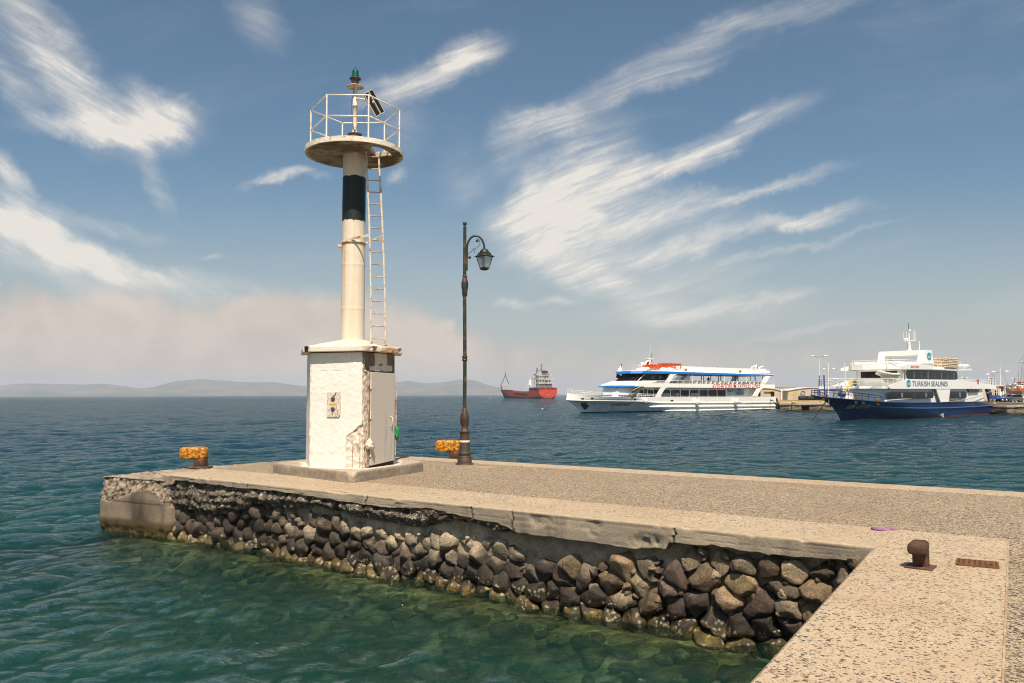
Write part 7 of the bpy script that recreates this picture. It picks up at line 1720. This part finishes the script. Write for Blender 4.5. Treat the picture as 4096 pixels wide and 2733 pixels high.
zs_ = np.linspace(1.26, -.6, 34); S_, Z_ = np.meshgrid(ss, zs_); S_, Z_ = S_.ravel(), Z_.ravel()
Pq = np.stack([S_, Z_*2, S_*0], 1); f1 = fbm(Pq*.8, 5, 201); f2 = fbm(Pq*3, 4, 202)
hole_ = ((S_ % 7.3) < 1.2) & (Z_ < .95+.1*f1) & (Z_ > .1)
o = .12*f1+.08*f2-(Z_ < 1.0)*.12-hole_*.9
cc = np.where((Z_ > 1.02)[:, None], np.array([.36, .29, .21]), np.array([.20, .155, .11]))*(1+.6*f2[:, None]+.3*f1[:, None]); cc = np.where(hole_[:, None], cc*.25, cc)
lo = np.clip((.35-Z_)/.2, 0, 1)[:, None]; cc = cc*(1-lo)+np.array([.06, .04, .02])*lo; crk = (np.abs(fbm(Pq*np.array([.5, 1.4, 1]), 4, 203)) < .02)[:, None]; cc = np.where(crk, cc*.3, cc)
V = np.stack([np.tile(fx, 34)+np.tile(nx_, 34)*o, np.tile(fy, 34)+np.tile(ny_, 34)*o, Z_], 1)
tag(npmesh('quay_wall', V, gridfaces(34, 700), attrmat('old_quay', .95, .8, 3, .3, 4, wet=False), attrs={'Col': np.clip(cc, .01, .6)}), 'old eroded stone quay wall behind the moored ships', 'wall')
t3 = lambda X, Y: (3090+X/5.226, 1380+Y/5.226)
t5 = lambda X, Y: (3700+X/4.9, 1380+Y/4.9)
def facade(name, pts, Y, depth, m, par=None, zmin=None, bevel=0):
    pp = [vp(*p, Y) for p in pts]; pp = [(p.x, max(p.z, zmin) if zmin is not None else p.z) for p in pp]
    return MB().prism(pp, lambda u, v, d: (u, d, v), Y, Y+depth).build(name, m, par, bevel)
BG = mat('render_beige', (.50, .42, .33), .9, dirt=(.42, .35, .28), dirt_amt=.4, dscale=.6)
WHB = mat('white_wall', (.72, .67, .60), .8, dscale=.5)
# raised kerb with a yellow edge
ka, kb = vp(*t3(60, 1165), 158), vp(*t3(1700, 1165), 150)
tag(MB().prism([(ka.x, ka.y), (kb.x, kb.y), (kb.x+8, kb.y+60), (ka.x, ka.y+30)], lambda u, v, d: (u, v, d), 1.2, 1.55).build('pavement', FQ), kind='structure')
dk = (Vector((kb.x, kb.y))-Vector((ka.x, ka.y))).normalized(); nk = Vector((dk.y, -dk.x))
kk = [Vector((ka.x, ka.y)), Vector((kb.x, kb.y)), Vector((kb.x, kb.y))+nk*.2, Vector((ka.x, ka.y))+nk*.2]
tag(MB().prism([v2(p) for p in kk], lambda u, v, d: (u, v, d), 1.26, 1.60).build('kerb', mat('kerb_yellow', (.62, .38, .03), .7, dirt=(.4, .3, .2), dirt_amt=.4, dscale=1.2)), kind='structure')
# two low curved sheds
sh = empty('shed', (0, 0, 0), label='long beige shed with gently curved roof and round window behind the blue bow rail', cat='shed')
facade('wall', [t3(*p) for p in ((325, 955), (470, 928), (640, 905), (790, 893), (900, 898), (1050, 918), (1240, 960), (1240, 1150), (325, 1150))], 166, 7, BG, sh)
rfp = [t3(*p) for p in ((318, 952), (470, 922), (640, 898), (790, 886), (900, 890), (1050, 911), (1250, 956), (1250, 965), (1050, 920), (900, 899), (790, 895), (640, 907), (470, 930), (318, 960))]
facade('roof', rfp, 165.8, 7.5, WHB, sh)
c = vp(*t3(632, 1002), 166); MB().lathe([(.5, 0), (.5, .12), (.42, .12)], (c.x, 165.9, c.z), 24, ax=(0, -1, 0), caps=False).lathe([(0, 0), (.5, .02)], (c.x, 165.95, c.z), 24, ax=(0, -1, 0), caps=False).build('round_window', mat('round_window', (.36, .36, .33), .4), sh)
MB().tube([tuple(vp(*t3(x, y), 164)) for x, y in ((308, 1140), (308, 1042), (575, 1042))], .09, 4).build('handrail', mat('rail_yellow', (.62, .40, .05), .6), sh)
s2 = empty('shed', (0, 0, 0), label='low beige shed with sloping curved end wall just behind the white ferry stern', cat='shed')
facade('wall', [t3(*p) for p in ((-420, 905), (-180, 900), (0, 912), (110, 932), (178, 960), (178, 1150), (-420, 1150))], 160, 7, BG, s2)
facade('roof', [t3(*p) for p in ((-424, 898), (-180, 892), (0, 903), (115, 924), (192, 958), (206, 970), (206, 1146), (178, 1146), (178, 962), (110, 937), (0, 915), (-180, 904), (-424, 908))], 159.8, 7.5, WHB, s2)
for x0, x1, y0, y1 in ((-350, -250, 975, 1070), (-25, 40, 975, 1075)): facade('window', [t3(x0, y0), t3(x1, y0), t3(x1, y1), t3(x0, y1)], 159.7, .2, GLS, s2)
facade('trim', [t3(-160, 955), t3(45, 955), t3(45, 965), t3(-160, 965)], 159.65, .2, YEL, s2)
# gantry of pipes
gn = MB(); PG = lambda X, Y, d=172: tuple(vp(*t3(X, Y), d))
gn.tube([PG(40, 880), PG(500, 880)], .12, 6); gn.tube([PG(500, 882), PG(1240, 878)], .05, 5); gn.tube([PG(225, 910), PG(430, 908)], .07, 4)
for X in (95, 155, 225, 430, 490): gn.tube([PG(X, 880), PG(X, 1150)], .10 if X in (225,) else .06, 5)
for a, b in (((240, 915), (330, 1100)), ((330, 910), (250, 1100)), ((240, 1050), (440, 1050)), ((240, 1100), (440, 1100)), ((270, 1010), (270, 1140)), ((290, 1010), (290, 1140)), ((310, 1010), (310, 1140))): gn.tube([PG(*a), PG(*b)], .04, 4)
for X in (610, 710, 870, 960, 1055, 1140): gn.tube([PG(X, 878), PG(X, 925)], .04, 4)
tag(gn.build('pipe_gantry', mat('gantry_grey', (.26, .23, .20), .8)), 'grey steel pipe gantry rising behind the beige sheds on the far quay', 'gantry')
for k, (X0, X1) in enumerate(((545, 702), (708, 862), (868, 1010))):
    a, b = vp(*t3(X0, 1090), 163), vp(*t3(X1, 1090), 163); r_ = .46
    o = MB().lathe([(.2, 0), (r_*.85, .03), (r_, .1), (r_, b.x-a.x-.1), (r_*.85, b.x-a.x-.03), (.2, b.x-a.x)], (a.x, 163, 1.58+r_), 18, ax=(1, 0, 0)).build('rubber_fender', mat('rubber', (0, 0, 0)))
    tag(o, ('leftmost', 'middle', 'rightmost')[k]+' of the three big black rubber cylinders lying before the shed with the round window', 'rubber fender', 'black rubber fenders lying on the far quay')
# yellow bollard on the quay edge and ferry lines
p = vp(*t3(468, 1235), 133.6); V, F = superell((0, 0, .2), .33, .18, .14, nu=16, nv=10); q = MB().add(V, F, True); V, F = superell((.1, 0, .08), .14, .14, .16, nu=12, nv=6); q.add(V, F, True)
q = q.build('mooring_bollard', YEL); q.location = (p.x, 133.9, 1.30); tag(q, 'small bright yellow bollard on the old quay between the two ferries', 'mooring bollard')
st = world(FS, (FS.L-1.5, -fb-.1, 1.9)); ropething(sag(st, (p.x, 133.7, 1.5), .7), 'green mooring rope from the ferry stern up to the yellow quay bollard', GROPE, .07)
ropething(sag(gp(3100, 1640, .1), (60, 131.0, .9), .4, 20), 'green mooring rope hanging low along the old quay wall', GROPE, .06)
# lamps
LM = mat('far_lamp_pole', (.10, .09, .08), .6); LW = mat('far_lamp_white', (.78, .74, .66), .4)
def farlamp(px, pyt, pyb, arms, label, H=9.4, pale=None, single=False):
    hy = 1584.6-.003*px; d = (H-CH)*FPX/(hy-pyt)
    top = vp(px, pyt, d); x = top.x; t = empty('street_lamp', (x, top.y, 1.3), 0, label, 'street lamp', 'tall lamps on the far quay')
    r = max(.06, d*.00032)
    MB().tube([(0, 0, 0), (0, 0, (H-1.3)*.6)], r*1.2, 7).build('pole', LM, t); MB().tube([(0, 0, (H-1.3)*.6), (0, 0, H-1.3)], r, 7).build('upper_pole', pale or LM, t)
    for ax_, ay_ in arms:
        e_ = vp(ax_, ay_, d); dx, dz = e_.x-x, e_.z-1.3; q = MB().tube([(0, 0, H-1.3), (dx*.45, 0, (H-1.3)*.45+dz*.55), (dx*.72, 0, dz)], r*.6, 5).build('arm', LM, t)
        V, F = superell((dx*.82, 0, dz+.05), abs(dx)*.26, .25, d*.0009, nu=14, nv=8, e1=.8, e2=.8); MB().add(V, F, True).build('lamp_head', LW, t)
farlamp(*t3(970, 258)[:1], t3(0, 258)[1], 0, [t3(810, 243), t3(1135, 236)], 'tall double armed lamp with a pale upper pole left of the blue ship bow', pale=LW)
farlamp(t3(1178, 0)[0], t3(0, 540)[1], 0, [t3(1055, 513), t3(1295, 502)], 'double armed lamp seen just behind the white bow pole of the blue ship')
farlamp(t5(1468, 0)[0], t5(0, 540)[1], 0, [t5(1315, 530), t5(1630, 522)], 'largest dark double armed lamp right of the blue ship stern')
farlamp(t5(1352, 0)[0], t5(0, 585)[1], 0, [t5(1205, 580)], 'dark lamp with a single arm pointing left over the blue ship stern rail')
farlamp(t5(1300, 0)[0], t5(0, 660)[1], 0, [t5(1238, 650), t5(1360, 656)], 'small far double armed lamp half hidden below the single armed one')
farlamp(t5(772, 0)[0], t5(0, 655)[1], 0, [t5(712, 643), t5(842, 650)], 'small far double armed lamp above the middle of the blue ship stern rail')
farlamp(t5(1756, 0)[0], t5(0, 660)[1], 0, [t5(1708, 660), t5(1808, 648)], 'double armed lamp nearest the right end of the far quay')
# kiosk, house
ki = empty('kiosk', (0, 0, 0), label='white ticket kiosk with red letters behind the stern of the blue ship', cat='kiosk')
facade('wall', [t5(1385, 800), t5(1572, 800), t5(1572, 990), t5(1385, 990)], 176, 5, WHB, ki); facade('roof', [t5(1380, 784), t5(1576, 784), t5(1576, 802), t5(1380, 802)], 175.6, 6, WHB, ki)
for x0, x1 in ((1492, 1512), (1518, 1542)): facade('window', [t5(x0, 828), t5(x1, 828), t5(x1, 905), t5(x0, 905)], 175.9, .2, GLS, ki)
V, F = textmesh('TTAM', 1, 0, .02); a, b = vp(*t5(1395, 850), 175.8), vp(*t5(1488, 815), 175.8); MB().add([(a.x+(b.x-a.x)*u, 175.85, a.z+(b.z-a.z)*v) for u, v in V], F).build('lettering', RED, ki)
ho = empty('cottage', (0, 0, 0), label='beige cottage with a white framed window seen past the blue stern post', cat='house')
facade('wall', [t5(1110, 868), t5(1470, 868), t5(1470, 1040), t5(1110, 1040)], 168, 6, BG, ho)
w_ = facade('window', [t5(1362, 890), t5(1440, 890), t5(1440, 990), t5(1362, 990)], 167.9, .2, GLS, ho)
q = MB()
for x in (1360, 1400, 1441):
    a, b = vp(*t5(x, 888), 167.8), vp(*t5(x, 992), 167.8); q.tube([tuple(a), tuple(b)], .045, 4)
for y in (888, 938, 992):
    a, b = vp(*t5(1360, y), 167.8), vp(*t5(1442, y), 167.8); q.tube([tuple(a), tuple(b)], .045, 4)
q.build('window_frame', WHB, w_)
# tall wire fence: posts and top rail
fe = empty('fence', (0, 0, 0), label='tall pale post and rail fence along the far quay by the parked cars', cat='fence'); FEM = mat('fence_post', (.50, .46, .34), .7); FY = 150
for X in (1425, 1510, 1555, 1600, 1690, 1815, 1935):
    a, b = vp(*t5(X, 805), FY), vp(*t5(X, 1100), FY); MB().tube([tuple(a), (a.x, FY, 1.27)], .075 if X in (1425, 1690) else .045, 6).build('post', FEM if X in (1425, 1690) else LM, fe)
for Y in (805,): a, b = vp(*t5(1395, Y), FY), vp(*t5(1990, Y), FY); MB().tube([tuple(a), tuple(b)], .045, 5).build('rail', LM, fe)
facade('canopy', [t5(1798, 790), t5(1990, 792), t5(1990, 806), t5(1798, 804)], FY-2, 4, WHB, fe)
# cars
CARW = mat('car_white', (.72, .72, .70), .3, coat=.6, dscale=1); CARS = mat('car_silver', (.42, .40, .36), .35, metal=.5, coat=.5, dscale=1); TYR = mat('tyre', (.015, .015, .015), .8); RIM = mat('rim', (.5, .5, .48), .3, metal=.8)
def car(loc, rz, body, label, extra=None, L_=4.2, Wd=1.72, wagon=True):
    t = empty('car', loc, rz, label, 'car', 'cars parked on the far quay'); h = L_/2
    pr = [(-h, .35), (-h, .75), (-h+.15, .92), (-h+.95, .98), (-h+1.6, 1.42), (h-1.3 if not wagon else h-.55, 1.44), (h-.10, .98), (h, .80), (h, .35)]
    V = []; F = []; n_ = len(pr)
    for y, k in ((-Wd/2, 1), (-Wd/2+.12, 1.0), (Wd/2-.12, 1.0), (Wd/2, 1)): pass
    q = MB(); q.prism([(x, z) for x, z in pr], lambda u, v, d: (u, d*(1 if v < 1.0 else .84), v), -Wd/2, Wd/2); q.build('body', body, t, bevel=.05)
    g_ = MB(); g_.prism([(-h+1.08, 1.0), (-h+1.66, 1.36), (h-1.45 if not wagon else h-.75, 1.38), (h-.38, 1.0)], lambda u, v, d: (u, d*(1 if v < 1.05 else .875), v), -Wd/2-.012, Wd/2+.012); g_.build('side_window', GLS, t)
    MB().prism([(-Wd/2+.18, 1.02), (Wd/2-.18, 1.02), (Wd/2-.3, 1.36), (-Wd/2+.3, 1.36)], lambda u, v, d: (h-.10-(v-.98)*(.45/.46)*1.0+d, u, v), .0, .03).build('rear_window', GLS, t)
    for x in (-h+.8, h-.8):
        for y in (-1, 1):
            w = MB().lathe([(.16, -.1), (.30, -.1), (.32, -.06), (.32, .06), (.30, .1), (.16, .1)], (x, y*(Wd/2-.1), .32), 18, ax=(0, 1, 0)).build('wheel', TYR, t); MB().lathe([(0, 0), (.18, 0), (.18, .02), (0, .02)], (x, y*(Wd/2+.01), .32), 12, ax=(0, y, 0)).build('rim', RIM, w)
    for y in (-1, 1): MB().box(h-.03, h+.02, y*(Wd/2-.22)-.14, y*(Wd/2-.22)+.14, .72, .98).build('tail_light', mat('tail_red', (.30, .01, .015), .3), t)
    MB().box(h, h+.02, -.28, .28, .62, .74).build('number_plate', mat('plate_pale', (.6, .58, .5), .5), t); MB().box(h-.05, h+.08, -Wd/2+.05, Wd/2-.05, .34, .52).build('bumper', body, t, bevel=.03)
    return t
p = vp(*t5(1862, 1108), 146); car((p.x, 146, 1.27), R(-84), CARS, 'silver hatchback car seen from behind at the right end of the far quay', Wd=1.8)
p2 = vp(*t5(1660, 1100), 152); cw = car((p2.x, 153, 1.56 if False else 1.27), R(12), CARW, 'white car with a blue flash parked behind the fence, left of the silver car', L_=4.0)
MB().prism([(-1.2, .6), (-.2, .95), (.4, .95), (1.6, .6)], lambda u, v, d: (u, d, v), -.885, -.872).build('side_stripe', mat('stripe_blue', (.02, .06, .30), .4), cw)
# trailer with twin wheels
p = vp(*t5(1500, 1108), 148); tr = empty('trailer', (p.x, 148, 1.27), R(8), 'small blue sided trailer with two wheels beside the white car', 'trailer')
MB().prism([(-1.6, .55), (-1.4, 1.2), (-.9, 1.3), (-.6, .6), (1.9, .5), (1.9, .6), (.8, .72), (-.5, .9)], lambda u, v, d: (u, d, v), -.75, .75).build('body', mat('trailer_blue', (.03, .08, .30), .5), tr)
for x in (-.45, .35):
    for y in (-.8, .8): w = MB().lathe([(.2, -.1), (.36, -.1), (.38, 0), (.36, .1), (.2, .1)], (x, y, .38), 16, ax=(0, 1, 0)).build('wheel', TYR, tr); MB().lathe([(0, 0), (.2, 0), (.2, .02), (0, .02)], (x, y*1.14, .38), 10, ax=(0, y, 0)).build('rim', RIM, w)
# boats beyond
def smallboat(X0, X1, Y, d, m, label, cab=None, capc=None):
    a, b = vp(*t5(X0, Y), d), vp(*t5(X1, Y), d); w = b.x-a.x; t = empty('boat', (a.x, d, max(a.z-.2, .3)), 0, label, 'boat', 'small boats lying behind the far quay')
    sec = []
    for s_, hw_, zt in ((0, .02, 1.5), (.15, .7, 1.25), (.45, 1.1, 1.05), (.8, 1.1, 1.0), (1, .9, 1.05)): sec.append([(s_*w, -hw_, zt), (s_*w+.15, -hw_*.7, .2), (s_*w+.2, 0, -.2), (s_*w+.15, hw_*.7, .2), (s_*w, hw_, zt)])
    V = np.array(sec).reshape(-1, 3); F = [(i*5+j, i*5+j+1, (i+1)*5+j+1, (i+1)*5+j) for i in range(4) for j in range(4)]
    MB().add(V, F+[(20, 21, 22, 23, 24)], True).build('hull', m, t); MB().add([(x, y*.95, z-.15) for r_ in sec for (x, y, z) in (r_[0], r_[4])], [(0, 2, 3, 1), (2, 4, 5, 3), (4, 6, 7, 5), (6, 8, 9, 7)]).build('deck', WHB, t)
    c_ = MB().box(w*.35, w*.65, -.7, .7, .9, 2.4).build('cabin', cab or WHB, t, bevel=.1); MB().box(w*.38, w*.62, -.72, .72, 1.6, 2.1).build('window', GLS, c_)
    if capc: MB().box(w*.3, w*.72, -.8, .8, 2.4, 2.65).build('canopy', capc, t)
smallboat(1590, 1700, 930, 215, mat('boat_wood', (.36, .20, .10), .7), 'brown wooden boat with white cabin moored behind the kiosk')
smallboat(1690, 1800, 920, 205, mat('boat_white', (.66, .62, .55), .6), 'white boat with plain white cabin between the two fence posts')
smallboat(1800, 1960, 915, 200, mat('boat_orange_hull', (.55, .50, .42), .6), 'white boat carrying an orange canopy at the right edge of the harbour', None, ORG)
facade('lifeboat', [t5(1862, 855), t5(1990, 845), t5(1990, 890), t5(1862, 890)], 198, 2.5, ORG, bevel=.3)
tag(bpy.data.objects['lifeboat'] if 'lifeboat' in bpy.data.objects else None, 'orange enclosed lifeboat hung beside the rigging at the right picture edge', 'lifeboat') if False else None
for o_ in list(bpy.data.objects):
    if o_.name.startswith('lifeboat') and o_.parent is None: tag(o_, 'orange lifeboat above the boats, beside the rigging of the sailing ship', 'lifeboat')
# sailing ship rig at the far right
sd_ = 190; rg = empty('sailing_ship', (0, 0, 0), label='sailing ship mast with rope ladders and yard at the right edge of the harbour', cat='sailing ship'); SQ = lambda X, Y: tuple(vp(*t5(X, Y), sd_))
WD = mat('mast_wood', (.40, .31, .22), .7)
MB().tube([SQ(1990, 900), SQ(1968, 40)], .12, 8).build('mast', WD, rg); MB().tube([SQ(1840, 338), SQ(2060, 330)], .1, 6).build('yard', WD, rg); MB().tube([SQ(1785, 660), SQ(1838, 525)], .09, 5).build('boom', WD, rg)
q = MB()
for a, b in (((1842, 338), (1955, 160)), ((1842, 338), (1832, 800)), ((1905, 345), (1862, 790)), ((1968, 60), (1870, 790)), ((1968, 60), (1930, 790)), ((1530, 540), (1625, 780)), ((1785, 660), (1690, 800))): q.tube([SQ(*a), SQ(*b)], .025, 4)
q.build('rigging', mat('rigging', (.12, .10, .08), .8), rg)
q = MB()
for k in range(9):
    y = 775-k*35; t_ = k/9; q.tube([SQ(1862+t_*60, y), SQ(1935+t_*22, y-3)], .028, 4)
q.build('ratline', mat('rigging', (0, 0, 0)), rg)
hb = [SQ(1790, 905), SQ(2150, 900), SQ(2150, 1000), SQ(1820, 1000)]; MB().prism([(p[0], max(p[2], .2)) for p in hb], lambda u, v, d: (u, d, v), sd_-2, sd_+3).build('hull', mat('brown_hull', (.22, .12, .07), .7), rg)
MB().tube([tuple(vp(*t5(1467, 425), 240)), tuple(vp(*t5(1480, 940), 240))], .12, 7).build('pole_mast', LW, None)
for o_ in list(bpy.data.objects):
    if o_.name == 'pole_mast': tag(o_, 'white yacht mast rising exactly behind the largest dark lamp', 'mast')
# black workboat squeezed between the blue ship and the quay
wbp = [vp(*t5(*p), 116) for p in ((1400, 1165), (1515, 1160), (1508, 1180), (1440, 1345), (1330, 1350), (1345, 1180))]
q = empty('workboat', (wbp[0].x, 116, 0), 0, 'black work boat with grey deck squeezed between the blue ship stern and the quay', 'boat')
MB().prism([(p.x-wbp[0].x, max(p.z, -.3)) for p in wbp], lambda u, v, d: (u, d, v), -1.5, 4).build('hull', mat('workboat_black', (.012, .012, .012), .6), q)
MB().box(-1.6, 4.1, -1.5, 4, wbp[0].z, wbp[0].z+.25).build('deck', DKG, q)
ropething(sag(world(BS, (BS.L-.3, bb-1, zD(40))), vp(*t5(1930, 1180), 109), .4), 'thin dark rope from the blue ship stern across the quay', DKG, .04)
# small white buoys off the coaster
for k, (X, Y, lb) in enumerate(((130, 1132, 'single white buoy floating left of the red cargo ship bow'), (1500, 1410, 'small white buoy floating in open water in front of the red cargo ship'))):
    p = gp(*c6(X, Y), .1); o = MB().ball((0, 0, 0), .45 if k == 0 else .18, 8, (1, 1, .8)).build('buoy', LW); o.location = p; tag(o, lb, 'buoy')
